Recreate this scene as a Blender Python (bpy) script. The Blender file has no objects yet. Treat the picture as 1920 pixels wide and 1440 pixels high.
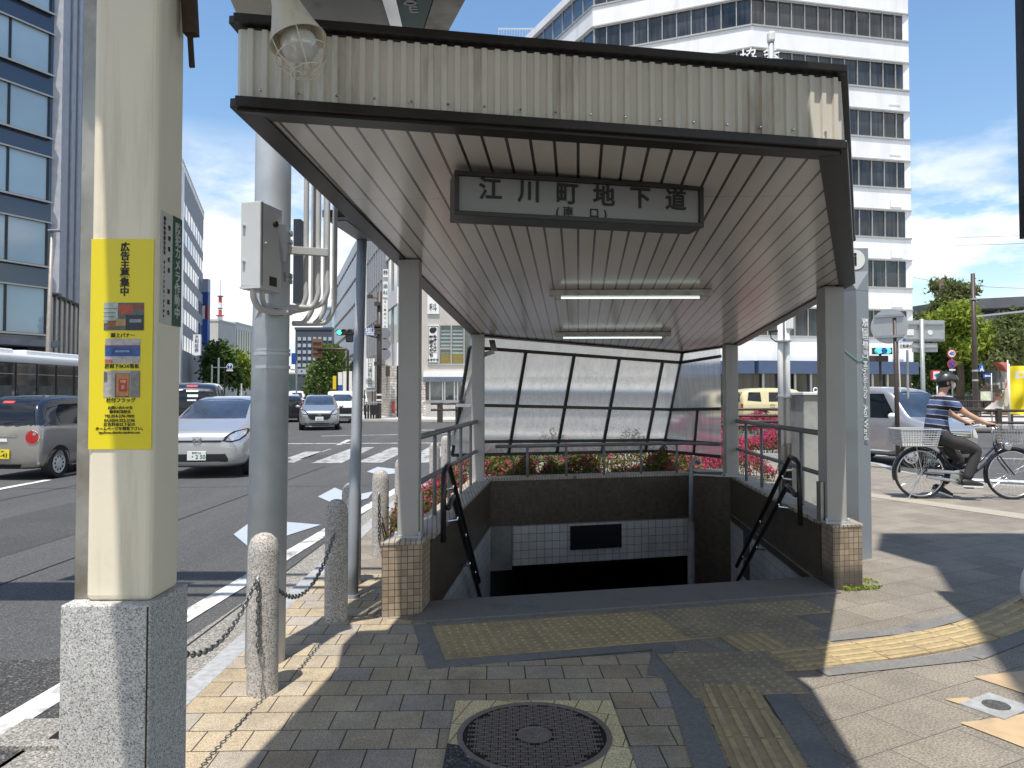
import bpy, bmesh, math, random
from math import sin, cos, pi, radians, sqrt, atan2, tan
from mathutils import Vector, Matrix
from mathutils.bvhtree import BVHTree
random.seed(7)
scene = bpy.context.scene
COL = scene.collection

# ------------------------------------------------------------------ camera
F = 1390.0; HOR = 738.0; EYE = 1.5; PITCH = radians(1.6)
CY = HOR - F*tan(PITCH)
cd = bpy.data.cameras.new("camera")
cam = bpy.data.objects.new("camera", cd); COL.objects.link(cam)
cam.location = (0, 0, EYE)
cam.rotation_euler = (pi/2 + PITCH, 0, 0)
cd.sensor_width = 36; cd.lens = F/1920*36
cd.shift_y = -(720-CY)/1920
cd.clip_start = 0.05; cd.clip_end = 5000
scene.camera = cam

def ray(px, py):
    u = (px-960)/F; v = (CY-py)/F
    return Vector((u, cos(PITCH)-v*sin(PITCH), sin(PITCH)+v*cos(PITCH)))
def G(px, py, z=0.0):
    "the point of the level plane z seen at photo pixel (px,py)"
    r = ray(px, py); t = (z-EYE)/r.z
    return Vector((r.x*t, r.y*t, z))
def P(px, py, Y):
    "the point at distance Y seen at photo pixel (px,py)"
    r = ray(px, py); t = Y/r.y
    return Vector((r.x*t, Y, EYE+r.z*t))
def X(px, Y): return (px-960)/F*Y
def Z(py, Y): return EYE+(HOR-py)/F*Y

# ------------------------------------------------------------------ sun and sky
SUN_EL = radians(71.5); SUN_AZ = radians(14.5)          # behind the camera, to the left
SD = Vector((sin(SUN_AZ)*cos(SUN_EL), cos(SUN_AZ)*cos(SUN_EL), -sin(SUN_EL)))
sl = bpy.data.lights.new("sun", 'SUN'); sl.energy = 4.4; sl.angle = radians(0.53); sl.color = (1.0, .94, .85)
so = bpy.data.objects.new("sun", sl); COL.objects.link(so)
so.rotation_euler = SD.to_track_quat('-Z', 'Y').to_euler(); so.location = (-20, -40, 80)
w = bpy.data.worlds.new("World"); scene.world = w; w.use_nodes = True
nt = w.node_tree; nt.nodes.clear()
def wn(t, **k):
    n = nt.nodes.new(t)
    for a, b in k.items(): setattr(n, a, b)
    return n
out = wn('ShaderNodeOutputWorld'); bg = wn('ShaderNodeBackground'); bg.inputs[1].default_value = 0.142
sky = wn('ShaderNodeTexSky'); sky.sky_type = 'NISHITA'; sky.sun_disc = False
sky.sun_elevation = SUN_EL; sky.sun_rotation = SUN_AZ + pi
sky.air_density = 1.25; sky.dust_density = 0.35; sky.ozone_density = 1.7; sky.altitude = 30
tc = wn('ShaderNodeTexCoord'); sep = wn('ShaderNodeSeparateXYZ'); nt.links.new(tc.outputs['Generated'], sep.inputs[0])
mp = wn('ShaderNodeMapping'); mp.inputs['Scale'].default_value = (1, 1, 2.6); mp.inputs['Location'].default_value = (.35, .1, .22)
nt.links.new(tc.outputs['Generated'], mp.inputs[0])
no = wn('ShaderNodeTexNoise'); no.inputs['Scale'].default_value = 4.2; no.inputs['Detail'].default_value = 9; no.inputs['Roughness'].default_value = .56
nt.links.new(mp.outputs[0], no.inputs['Vector'])
rp = wn('ShaderNodeValToRGB'); rp.color_ramp.elements[0].position = .45; rp.color_ramp.elements[1].position = .56
nt.links.new(no.outputs[0], rp.inputs[0])
el = wn('ShaderNodeMapRange'); el.inputs[1].default_value = .33; el.inputs[2].default_value = .20   # clouds stand low over the town
nt.links.new(sep.outputs[2], el.inputs[0])
bk = wn('ShaderNodeMapRange'); bk.inputs[1].default_value = .05; bk.inputs[2].default_value = -.25; bk.inputs[4].default_value = .85   # unseen cloud bank added behind the camera as neutral fill light
nt.links.new(sep.outputs[1], bk.inputs[0]); em_ = wn('ShaderNodeMath', operation='MAXIMUM'); nt.links.new(el.outputs[0], em_.inputs[0]); nt.links.new(bk.outputs[0], em_.inputs[1])
mu = wn('ShaderNodeMath', operation='MULTIPLY'); nt.links.new(rp.outputs[0], mu.inputs[0]); nt.links.new(em_.outputs[0], mu.inputs[1])
no2 = wn('ShaderNodeTexNoise'); no2.inputs['Scale'].default_value = 9; no2.inputs['Detail'].default_value = 7
nt.links.new(mp.outputs[0], no2.inputs['Vector'])
cr = wn('ShaderNodeValToRGB'); cr.color_ramp.elements[0].position = .35; cr.color_ramp.elements[0].color = (4.9, 5.3, 5.8, 1)
cr.color_ramp.elements[1].position = .62; cr.color_ramp.elements[1].color = (8.4, 8.2, 7.9, 1)
nt.links.new(no2.outputs[0], cr.inputs[0])
hs_ = wn('ShaderNodeHueSaturation'); hs_.inputs['Saturation'].default_value = 1.12; nt.links.new(sky.outputs[0], hs_.inputs['Color'])
mx = wn('ShaderNodeMixRGB'); nt.links.new(mu.outputs[0], mx.inputs[0]); nt.links.new(hs_.outputs[0], mx.inputs[1]); nt.links.new(cr.outputs[0], mx.inputs[2])
nt.links.new(mx.outputs[0], bg.inputs[0]); nt.links.new(bg.outputs[0], out.inputs[0])
scene.view_settings.view_transform = 'Standard'; scene.view_settings.look = 'None'
scene.view_settings.exposure = 0.38; scene.view_settings.gamma = 1.0
scene.render.resolution_x = 1024; scene.render.resolution_y = 768

# ------------------------------------------------------------------ materials
MATS = {}
def nodes_of(name):
    m = bpy.data.materials.new(name); m.use_nodes = True
    t = m.node_tree
    return m, t, t.nodes['Principled BSDF']
def mat(name, col, rough=.6, metal=0., var=.12, scale=8., bump=0., bscale=None, coat=0., spec=.5, dirt=None, dscale=1.3, dlo=.5, dhi=.7, coord='Object', streak=None):
    "painted / cast / stone surface: base colour broken by fine noise, optional larger stains and bump"
    if name in MATS: return MATS[name]
    m, t, b = nodes_of(name); L = t.links.new
    b.inputs['Roughness'].default_value = rough; b.inputs['Metallic'].default_value = metal
    b.inputs['Coat Weight'].default_value = coat; b.inputs['Coat Roughness'].default_value = .05
    b.inputs['Specular IOR Level'].default_value = spec
    tcn = t.nodes.new('ShaderNodeTexCoord')
    n = t.nodes.new('ShaderNodeTexNoise'); n.inputs['Scale'].default_value = scale; n.inputs['Detail'].default_value = 6
    L(tcn.outputs[coord], n.inputs['Vector'])
    r = t.nodes.new('ShaderNodeValToRGB')
    r.color_ramp.elements[0].position = .3; r.color_ramp.elements[1].position = .7
    r.color_ramp.elements[0].color = (*[max(0, c*(1-var)) for c in col], 1)
    r.color_ramp.elements[1].color = (*[min(1, c*(1+var)) for c in col], 1)
    L(n.outputs[0], r.inputs[0]); outc = r.outputs[0]
    if dirt:
        n2 = t.nodes.new('ShaderNodeTexNoise'); n2.inputs['Scale'].default_value = dscale; n2.inputs['Detail'].default_value = 8; n2.inputs['Roughness'].default_value = .65
        if streak:      # rain streaks: the stain noise drawn out down the wall
            mps = t.nodes.new('ShaderNodeMapping'); mps.inputs['Scale'].default_value = (1, 1, streak); L(tcn.outputs[coord], mps.inputs[0]); L(mps.outputs[0], n2.inputs['Vector'])
        else: L(tcn.outputs[coord], n2.inputs['Vector'])
        r2 = t.nodes.new('ShaderNodeValToRGB'); r2.color_ramp.elements[0].position = dlo; r2.color_ramp.elements[1].position = dhi
        L(n2.outputs[0], r2.inputs[0])
        mxn = t.nodes.new('ShaderNodeMixRGB'); mxn.inputs[2].default_value = (*dirt, 1)
        L(r2.outputs[0], mxn.inputs[0]); L(outc, mxn.inputs[1]); outc = mxn.outputs[0]
    L(outc, b.inputs['Base Color'])
    rr = t.nodes.new('ShaderNodeMapRange'); rr.inputs[3].default_value = max(.02, rough*.85); rr.inputs[4].default_value = min(1, rough*1.15)
    L(n.outputs[0], rr.inputs[0]); L(rr.outputs[0], b.inputs['Roughness'])
    if bump:
        n3 = t.nodes.new('ShaderNodeTexNoise'); n3.inputs['Scale'].default_value = bscale or scale; n3.inputs['Detail'].default_value = 5
        L(tcn.outputs[coord], n3.inputs['Vector'])
        bp = t.nodes.new('ShaderNodeBump'); bp.inputs['Strength'].default_value = bump; bp.inputs['Distance'].default_value = .01
        L(n3.outputs[0], bp.inputs['Height']); L(bp.outputs[0], b.inputs['Normal'])
    MATS[name] = m; return m
def speckle(name, cols, scale=220., rough=.8, bump=.35, big=None, track=False):
    "granite / asphalt: cell speckle through a colour ramp"
    if name in MATS: return MATS[name]
    m, t, b = nodes_of(name); L = t.links.new
    tcn = t.nodes.new('ShaderNodeTexCoord')
    v = t.nodes.new('ShaderNodeTexVoronoi'); v.inputs['Scale'].default_value = scale; L(tcn.outputs['Object'], v.inputs['Vector'])
    sp = t.nodes.new('ShaderNodeSeparateColor'); L(v.outputs['Color'], sp.inputs[0])
    r = t.nodes.new('ShaderNodeValToRGB')
    e = r.color_ramp.elements
    while len(e) < len(cols): e.new(.5)
    for i, (p, c) in enumerate(cols): e[i].position = p; e[i].color = (*c, 1)
    L(sp.outputs[0], r.inputs[0])
    n = t.nodes.new('ShaderNodeTexNoise'); n.inputs['Scale'].default_value = 1.1; n.inputs['Detail'].default_value = 9; n.inputs['Roughness'].default_value = .7
    if track:       # wheel tracks and worn lanes run with the street
        mps = t.nodes.new('ShaderNodeMapping'); mps.inputs['Scale'].default_value = (.85, .07, 1); L(tcn.outputs['Object'], mps.inputs[0]); L(mps.outputs[0], n.inputs['Vector'])
    else: L(tcn.outputs['Object'], n.inputs['Vector'])
    mr = t.nodes.new('ShaderNodeMapRange'); mr.inputs[1].default_value = .3; mr.inputs[2].default_value = .7
    lo, hi = big or (.82, 1.16); mr.inputs[3].default_value = lo; mr.inputs[4].default_value = hi
    L(n.outputs[0], mr.inputs[0])
    mm = t.nodes.new('ShaderNodeMixRGB'); mm.blend_type = 'MULTIPLY'; mm.inputs[0].default_value = 1
    L(r.outputs[0], mm.inputs[1]); L(mr.outputs[0], mm.inputs[2]); L(mm.outputs[0], b.inputs['Base Color'])
    b.inputs['Roughness'].default_value = rough
    bp = t.nodes.new('ShaderNodeBump'); bp.inputs['Strength'].default_value = bump; bp.inputs['Distance'].default_value = .004
    L(sp.outputs[0], bp.inputs['Height']); L(bp.outputs[0], b.inputs['Normal'])
    MATS[name] = m; return m
def tiles(name, cols, tw, th, mortar=.003, mcol=(.05, .05, .05), offset=.5, rough=.6, coord='UV', rot=0., speck=0., bump=.5, smooth=.1, stain=None, loc=(0, 0, 0), spec=.5, zstain=None):
    "tiles / slabs: every unit its own tone from the ramp, dark joints"
    if name in MATS: return MATS[name]
    m, t, b = nodes_of(name); L = t.links.new
    tcn = t.nodes.new('ShaderNodeTexCoord')
    mpn = t.nodes.new('ShaderNodeMapping'); mpn.inputs['Rotation'].default_value = (0, 0, rot); mpn.inputs['Location'].default_value = loc
    L(tcn.outputs[coord], mpn.inputs[0])
    br = t.nodes.new('ShaderNodeTexBrick'); br.offset = offset
    br.inputs['Scale'].default_value = 1; br.inputs['Brick Width'].default_value = tw; br.inputs['Row Height'].default_value = th
    br.inputs['Mortar Size'].default_value = mortar; br.inputs['Mortar Smooth'].default_value = smooth
    br.inputs['Color1'].default_value = (0, 0, 0, 1); br.inputs['Color2'].default_value = (1, 1, 1, 1)
    br.inputs['Mortar'].default_value = (.5, .5, .5, 1)
    L(mpn.outputs[0], br.inputs['Vector'])
    r = t.nodes.new('ShaderNodeValToRGB'); e = r.color_ramp.elements
    while len(e) < len(cols): e.new(.5)
    for i, (p, c) in enumerate(cols): e[i].position = p; e[i].color = (*c, 1)
    L(br.outputs['Color'], r.inputs[0]); oc = r.outputs[0]
    n = t.nodes.new('ShaderNodeTexNoise'); n.inputs['Scale'].default_value = 2.3; n.inputs['Detail'].default_value = 10; n.inputs['Roughness'].default_value = .7
    L(mpn.outputs[0], n.inputs['Vector'])
    mr = t.nodes.new('ShaderNodeMapRange'); mr.inputs[1].default_value = .3; mr.inputs[2].default_value = .7; mr.inputs[3].default_value = .74; mr.inputs[4].default_value = 1.18
    L(n.outputs[0], mr.inputs[0])
    mm = t.nodes.new('ShaderNodeMixRGB'); mm.blend_type = 'MULTIPLY'; mm.inputs[0].default_value = 1
    L(oc, mm.inputs[1]); L(mr.outputs[0], mm.inputs[2]); oc = mm.outputs[0]
    if speck:
        v = t.nodes.new('ShaderNodeTexNoise'); v.inputs['Scale'].default_value = speck; v.inputs['Detail'].default_value = 3; L(mpn.outputs[0], v.inputs['Vector'])
        m2 = t.nodes.new('ShaderNodeMapRange'); m2.inputs[1].default_value = .35; m2.inputs[2].default_value = .65; m2.inputs[3].default_value = .62; m2.inputs[4].default_value = 1.35
        L(v.outputs[0], m2.inputs[0])
        m3 = t.nodes.new('ShaderNodeMixRGB'); m3.blend_type = 'MULTIPLY'; m3.inputs[0].default_value = 1
        L(oc, m3.inputs[1]); L(m2.outputs[0], m3.inputs[2]); oc = m3.outputs[0]
    mo = t.nodes.new('ShaderNodeMixRGB'); mo.inputs[2].default_value = (*mcol, 1)
    L(br.outputs['Fac'], mo.inputs[0]); L(oc, mo.inputs[1]); oc = mo.outputs[0]
    if stain:
        n5 = t.nodes.new('ShaderNodeTexNoise'); n5.inputs['Scale'].default_value = 1.7; n5.inputs['Detail'].default_value = 10; n5.inputs['Roughness'].default_value = .75
        L(tcn.outputs['Object'], n5.inputs['Vector'])
        r5 = t.nodes.new('ShaderNodeValToRGB'); r5.color_ramp.elements[0].position = .55; r5.color_ramp.elements[1].position = .8
        L(n5.outputs[0], r5.inputs[0]); sf = r5.outputs[0]
        if zstain:      # splashed black grime along the foot
            sz = t.nodes.new('ShaderNodeSeparateXYZ'); L(tcn.outputs['Object'], sz.inputs[0]); ns_ = t.nodes.new('ShaderNodeMath'); ns_.operation = 'MULTIPLY_ADD'; L(n5.outputs[0], ns_.inputs[0]); ns_.inputs[1].default_value = -.22; L(sz.outputs[2], ns_.inputs[2])
            mz = t.nodes.new('ShaderNodeMapRange'); mz.inputs[1].default_value = zstain[0]-.11; mz.inputs[2].default_value = zstain[1]-.11; mz.inputs[4].default_value = .85; L(ns_.outputs[0], mz.inputs[0])
            mxx = t.nodes.new('ShaderNodeMath'); mxx.operation = 'MAXIMUM'; L(sf, mxx.inputs[0]); L(mz.outputs[0], mxx.inputs[1]); sf = mxx.outputs[0]
        m5 = t.nodes.new('ShaderNodeMixRGB'); m5.inputs[2].default_value = (*stain, 1)
        L(sf, m5.inputs[0]); L(oc, m5.inputs[1]); oc = m5.outputs[0]
    L(oc, b.inputs['Base Color']); b.inputs['Roughness'].default_value = rough; b.inputs['Specular IOR Level'].default_value = spec
    inv = t.nodes.new('ShaderNodeMath'); inv.operation = 'SUBTRACT'; inv.inputs[0].default_value = 1; L(br.outputs['Fac'], inv.inputs[1])
    ad = t.nodes.new('ShaderNodeMath'); ad.operation = 'MULTIPLY_ADD'; ad.inputs[1].default_value = .35
    L(n.outputs[0], ad.inputs[0]); L(inv.outputs[0], ad.inputs[2])
    bp = t.nodes.new('ShaderNodeBump'); bp.inputs['Strength'].default_value = bump; bp.inputs['Distance'].default_value = .004
    L(ad.outputs[0], bp.inputs['Height']); L(bp.outputs[0], b.inputs['Normal'])
    MATS[name] = m; return m
def emit(name, col, strength):
    if name in MATS: return MATS[name]
    m, t, b = nodes_of(name)
    b.inputs['Base Color'].default_value = (*col, 1); b.inputs['Emission Color'].default_value = (*col, 1); b.inputs['Emission Strength'].default_value = strength
    MATS[name] = m; return m
def leafmat(name, cols, rough=.55, transl=.35):
    "foliage: every leaf its own tone (random per island)"
    if name in MATS: return MATS[name]
    m, t, b = nodes_of(name); L = t.links.new
    g = t.nodes.new('ShaderNodeNewGeometry')
    r = t.nodes.new('ShaderNodeValToRGB'); e = r.color_ramp.elements
    while len(e) < len(cols): e.new(.5)
    for i, c in enumerate(cols): e[i].position = i/max(1, len(cols)-1); e[i].color = (*c, 1)
    L(g.outputs['Random Per Island'], r.inputs[0]); L(r.outputs[0], b.inputs['Base Color'])
    b.inputs['Roughness'].default_value = rough; b.inputs['Specular IOR Level'].default_value = .3
    tr = t.nodes.new('ShaderNodeBsdfTranslucent'); L(r.outputs[0], tr.inputs[0])
    ms = t.nodes.new('ShaderNodeMixShader'); ms.inputs[0].default_value = transl
    o = t.nodes['Material Output']; L(b.outputs[0], ms.inputs[1]); L(tr.outputs[0], ms.inputs[2]); L(ms.outputs[0], o.inputs[0])
    MATS[name] = m; return m
def glassy(name, tint, rough=.03, var=.3, scale=.35, spec=1.0, seen=None):
    "dark window glass: curtains and rooms behind read as soft tone changes, the pane mirrors what stands opposite"
    m = mat(name, tint, rough=rough, var=var, scale=scale, spec=spec, coat=.6)
    return m

# ------------------------------------------------------------------ mesh building
ORIG = {}
class MB:
    def __init__(s): s.v = []; s.f = []; s.m = []; s.cur = 0
    def mi(s, i): s.cur = i; return s
    def add(s, vs, fs):
        o = len(s.v); s.v += [Vector(p) for p in vs]
        for f in fs: s.f.append([o+i for i in f]); s.m.append(s.cur)
        return s
    def poly(s, pts): return s.add(pts, [list(range(len(pts)))])
    def box(s, c, d, rz=0., tilt=None):
        c = Vector(c); hx, hy, hz = d[0]/2, d[1]/2, d[2]/2
        R = Matrix.Rotation(rz, 3, 'Z')
        if tilt is not None: R = R @ tilt
        vs = [c + R @ Vector((x*hx, y*hy, z*hz)) for z in (-1, 1) for y in (-1, 1) for x in (-1, 1)]
        return s.add(vs, [(0, 2, 3, 1), (4, 5, 7, 6), (0, 1, 5, 4), (2, 6, 7, 3), (0, 4, 6, 2), (1, 3, 7, 5)])
    def bx(s, x0, x1, y0, y1, z0, z1): return s.box(((x0+x1)/2, (y0+y1)/2, (z0+z1)/2), (abs(x1-x0), abs(y1-y0), abs(z1-z0)))
    def prism(s, pts, dz=None, vec=None):
        "polygon (3-D points) pushed along vec"
        pts = [Vector(p) for p in pts]; vec = Vector((0, 0, dz)) if vec is None else Vector(vec); n = len(pts)
        nrm = Vector((0, 0, 0))
        for i in range(n):
            a = pts[i]-pts[0]; b2 = pts[(i+1) % n]-pts[0]; nrm += a.cross(b2)
        if nrm.dot(vec) > 0: pts = pts[::-1]
        vs = pts + [p+vec for p in pts]
        return s.add(vs, [list(range(n)), [n+i for i in reversed(range(n))]] + [[(i+1) % n, i, n+i, n+(i+1) % n] for i in range(n)])
    def tube(s, path, r, n=10, cap=True, closed=False):
        path = [Vector(p) for p in path]; k = len(path)
        rs = r if isinstance(r, (list, tuple)) else [r]*k
        vs = []; prev = None
        for i, p in enumerate(path):
            if closed: d = path[(i+1) % k]-path[i-1]
            else: d = (path[min(i+1, k-1)]-path[max(i-1, 0)])
            d = d.normalized() if d.length > 1e-9 else Vector((0, 0, 1))
            if prev is None:
                a = Vector((0, 0, 1)) if abs(d.z) < .9 else Vector((1, 0, 0))
                u = d.cross(a).normalized()
            else: u = (prev - d*prev.dot(d)).normalized()
            prev = u; w2 = d.cross(u)
            vs += [p + (u*cos(2*pi*j/n)+w2*sin(2*pi*j/n))*rs[i] for j in range(n)]
        fs = []
        for i in range(k if closed else k-1):
            a = i*n; b2 = ((i+1) % k)*n
            fs += [(a+j, a+(j+1) % n, b2+(j+1) % n, b2+j) for j in range(n)]
        if cap and not closed: fs += [list(reversed(range(n))), [(k-1)*n+j for j in range(n)]]
        return s.add(vs, fs)
    def cyl(s, a, b2, r, r1=None, n=16): return s.tube([a, b2], [r, r if r1 is None else r1], n)
    def lathe(s, prof, c, n=24, ax=(0, 0, 1)):
        "profile (radius, height) turned about axis ax through c"
        ax = Vector(ax).normalized(); c = Vector(c)
        u = ax.orthogonal().normalized(); w2 = ax.cross(u); vs = []
        for r, h in prof: vs += [c + ax*h + (u*cos(2*pi*j/n)+w2*sin(2*pi*j/n))*r for j in range(n)]
        fs = []
        for i in range(len(prof)-1): fs += [(i*n+j, i*n+(j+1) % n, (i+1)*n+(j+1) % n, (i+1)*n+j) for j in range(n)]
        fs += [list(reversed(range(n))), [(len(prof)-1)*n+j for j in range(n)]]
        return s.add(vs, fs)
    def beam(s, a, b2, wd, ht, up=(0, 0, 1)):
        "rectangular bar from a to b"
        a = Vector(a); b2 = Vector(b2); d = (b2-a).normalized(); up = Vector(up)
        sd = d.cross(up)
        if sd.length < 1e-6: sd = d.cross(Vector((0, 1, 0)))
        sd.normalize(); u = sd.cross(d).normalized()
        q = [sd*wd/2+u*ht/2, sd*wd/2-u*ht/2, -sd*wd/2-u*ht/2, -sd*wd/2+u*ht/2]
        vs = [a+i for i in q]+[b2+i for i in q]
        return s.add(vs, [(0, 1, 2, 3), (7, 6, 5, 4), (0, 4, 5, 1), (1, 5, 6, 2), (2, 6, 7, 3), (3, 7, 4, 0)])
    def ball(s, c, r, n=12, m=8, sc=(1, 1, 1)):
        c = Vector(c); vs = [c+Vector((0, 0, -r*sc[2]))]
        for i in range(1, m):
            t = -pi/2+pi*i/m
            vs += [c+Vector((r*sc[0]*cos(t)*cos(2*pi*j/n), r*sc[1]*cos(t)*sin(2*pi*j/n), r*sc[2]*sin(t))) for j in range(n)]
        vs.append(c+Vector((0, 0, r*sc[2]))); fs = []
        fs += [(0, 1+(j+1) % n, 1+j) for j in range(n)]
        for i in range(m-2): fs += [(1+i*n+j, 1+i*n+(j+1) % n, 1+(i+1)*n+(j+1) % n, 1+(i+1)*n+j) for j in range(n)]
        e = len(vs)-1; fs += [(1+(m-2)*n+j, 1+(m-2)*n+(j+1) % n, e) for j in range(n)]
        return s.add(vs, fs)
    def build(s, name, mats, parent=None, smooth=False, bevel=0., origin=None, seg=2, auto=None):
        me = bpy.data.meshes.new(name)
        o0 = ORIG.get(parent.name, Vector((0, 0, 0))) if parent else (Vector(origin) if origin is not None else Vector((0, 0, 0)))
        me.from_pydata([p-o0 for p in s.v], [], s.f)
        if not isinstance(mats, (list, tuple)): mats = [mats]
        for m in mats: me.materials.append(m)
        me.polygons.foreach_set('material_index', s.m)
        if smooth: me.polygons.foreach_set('use_smooth', [True]*len(me.polygons))
        uv = me.uv_layers.new(name='UVMap'); me.update()
        for p in me.polygons:
            n = p.normal
            if abs(n.z) > .7: a = (1, 0, 0); b2 = (0, 1, 0)
            else:
                h = sqrt(n.x*n.x+n.y*n.y) or 1; a = (-n.y/h, n.x/h, 0); b2 = (0, 0, 1)
            for li in p.loop_indices:
                q = me.vertices[me.loops[li].vertex_index].co + o0
                uv.data[li].uv = (q.x*a[0]+q.y*a[1], q.x*b2[0]+q.y*b2[1]+q.z*b2[2])
        ob = bpy.data.objects.new(name, me); COL.objects.link(ob)
        if parent: ob.parent = parent; ORIG[ob.name] = o0
        else:
            ob.location = o0; ORIG[ob.name] = o0
        if bevel:
            bv = ob.modifiers.new('bevel', 'BEVEL'); bv.width = bevel; bv.segments = seg; bv.limit_method = 'ANGLE'; bv.angle_limit = radians(40)
        if smooth and auto:
            try: me.set_sharp_from_angle(angle=radians(auto))
            except Exception: pass
        return ob
def tag(o, label=None, cat=None, group=None, kind=None):
    if label: o['label'] = label
    if cat: o['category'] = cat
    if group: o['group'] = group
    if kind: o['kind'] = kind
    return o
def thing(name, label, cat, loc=(0, 0, 0), rz=0., group=None, world=True):
    "an Empty at the thing's base; world=True: its parts are given in world metres, else in its own frame"
    o = bpy.data.objects.new(name, None); COL.objects.link(o); o.empty_display_size = .2
    o.location = loc; o.rotation_euler = (0, 0, rz)
    ORIG[o.name] = Vector(loc) if world else Vector((0, 0, 0))
    return tag(o, label, cat, group)
def struct(mb, name, m, **k): return tag(mb.build(name, m, **k), kind='structure')
def kids(o): return [c for c in bpy.data.objects if c.parent == o]
def dup(r, loc, rz=None, label=None):
    "copy a thing with its parts and sub-parts"
    def cp(o, par):
        c = o.copy(); COL.objects.link(c); c.parent = par; ORIG[c.name] = ORIG.get(o.name, Vector((0, 0, 0)))
        for ch in kids(o): cp(ch, c)
        return c
    n = cp(r, None); n.location = loc
    if rz is not None: n.rotation_euler = (0, 0, rz)
    if label: n['label'] = label
    return n
def bake(o):
    "freeze modifiers into the mesh"
    dg = bpy.context.evaluated_depsgraph_get(); dg.update()
    me = bpy.data.meshes.new_from_object(o.evaluated_get(dg))
    o.modifiers.clear(); o.data = me; return o
def text(s, size, pos, xd, yd, m, parent, name='lettering', bold=0., align='CENTER', sx=1., ext=.0015, spacing=1., line=1.):
    "lettering laid on a surface: pos = centre, xd = reading direction, yd = up"
    c = bpy.data.curves.new('txt', 'FONT'); c.body = s; c.size = size; c.align_x = align; c.align_y = 'CENTER'
    c.offset = bold*size; c.extrude = ext; c.resolution_u = 3; c.space_character = spacing; c.space_line = line
    t = bpy.data.objects.new('txt', c); COL.objects.link(t)
    dg = bpy.context.evaluated_depsgraph_get()
    me = bpy.data.meshes.new_from_object(t.evaluated_get(dg)); bpy.data.objects.remove(t)
    xd = Vector(xd).normalized(); yd = Vector(yd).normalized(); nd = xd.cross(yd).normalized(); o0 = ORIG.get(parent.name, Vector((0, 0, 0)))
    M = Matrix(((xd.x*sx, yd.x, nd.x, 0), (xd.y*sx, yd.y, nd.y, 0), (xd.z*sx, yd.z, nd.z, 0), (0, 0, 0, 1)))
    me.transform(Matrix.Translation(Vector(pos)-o0) @ M)
    me.materials.clear(); me.materials.append(m)
    ob = bpy.data.objects.new(name, me); COL.objects.link(ob); ob.parent = parent; ORIG[ob.name] = o0
    return ob
def vtext(s): return "\n".join(s)

# ------------------------------------------------------------------ shared materials
M_steel = mat('galvanised steel', (.44, .47, .50), .45, .25, .14, 5., .05, 40)
M_greypaint = mat('grey painted steel', (.27, .29, .32), .45, .1, .08, 4., .04, 60)
M_dark = mat('dark bronze trim', (.030, .025, .022), .38, .35, .25, 6.)
M_black = mat('black rubber', (.012, .012, .013), .7, 0, .2, 20)
M_blackgloss = mat('black plastic', (.010, .010, .012), .25, 0, .2, 10)
M_white = mat('white paint', (.78, .78, .76), .45, 0, .04, 3.)
M_granite = speckle('pale granite', [(0, (.12, .12, .12)), (.16, (.33, .33, .325)), (.5, (.52, .515, .50)), (.8, (.64, .63, .61)), (1, (.75, .74, .71))], 330, .75, .25, (.70, 1.12))
M_granite2 = speckle('rough warm granite', [(0, (.15, .14, .13)), (.25, (.35, .325, .30)), (.6, (.50, .465, .43)), (1, (.66, .62, .57))], 210, .9, .45, (.66, 1.15))
M_chrome = mat('chrome', (.75, .76, .78), .12, 1., .03, 3.)
M_brownpole = mat('brown painted pole', (.055, .040, .034), .5, .1, .15, 5.)
M_ink = mat('black lettering', (.012, .012, .012), .6, 0, .1, 9)
M_inkwhite = mat('white lettering', (.80, .80, .80), .5, 0, .03, 9)
# ------------------------------------------------------------------ ground, road, pavement
M_asphalt = speckle('asphalt', [(0, (.036, .036, .036)), (.45, (.064, .064, .064)), (.8, (.090, .090, .090)), (1, (.16, .16, .158))], 170, .85, .5, (.80, 1.22), True)
M_asphalt2 = speckle('coarse worn asphalt', [(0, (.018, .018, .018)), (.5, (.05, .05, .05)), (.85, (.085, .085, .083)), (1, (.22, .21, .2))], 120, .9, .9, (.8, 1.1))
M_gutter = speckle('gutter concrete', [(0, (.10, .095, .09)), (.4, (.22, .21, .19)), (.8, (.33, .31, .28)), (1, (.48, .46, .42))], 130, .9, .6)
M_kerb = mat('kerb stone', (.34, .35, .36), .8, 0, .18, 25, .2, 80, dirt=(.20, .19, .17), dlo=.52, dhi=.75)
M_line = mat('worn white road paint', (.66, .66, .64), .65, 0, .12, 14., .1, 90, dirt=(.16, .16, .16), dscale=6, dlo=.50, dhi=.66)
M_palemark = mat('pale blue road paint', (.37, .42, .47), .65, 0, .08, 14., .1, 90, dirt=(.2, .2, .2), dscale=4, dlo=.62, dhi=.75)
M_slab = tiles('interlocking paving blocks', [(0, (.36, .285, .19)), (.2, (.40, .325, .22)), (.42, (.44, .365, .255)), (.6, (.385, .32, .235)), (.78, (.37, .315, .245)), (.9, (.345, .31, .265)), (1, (.43, .36, .25))],
               .205, .188, .0034, (.05, .042, .032), .42, .85, 'Object', radians(-1.5), 190, .7, .15, (.12, .11, .10), (.03, .02, 0))
M_slab2 = tiles('grey granite paving', [(0, (.205, .182, .150)), (.35, (.235, .21, .175)), (.7, (.262, .235, .195)), (1, (.225, .20, .165))],
                .44, .30, .0026, (.085, .078, .065), .5, .85, 'Object', radians(-27), 95, .5, .15, (.15, .14, .125))
M_border = mat('blue grey border slab', (.19, .185, .178), .8, 0, .2, 60, .2, 160, dirt=(.13, .13, .13), dscale=2)

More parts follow.
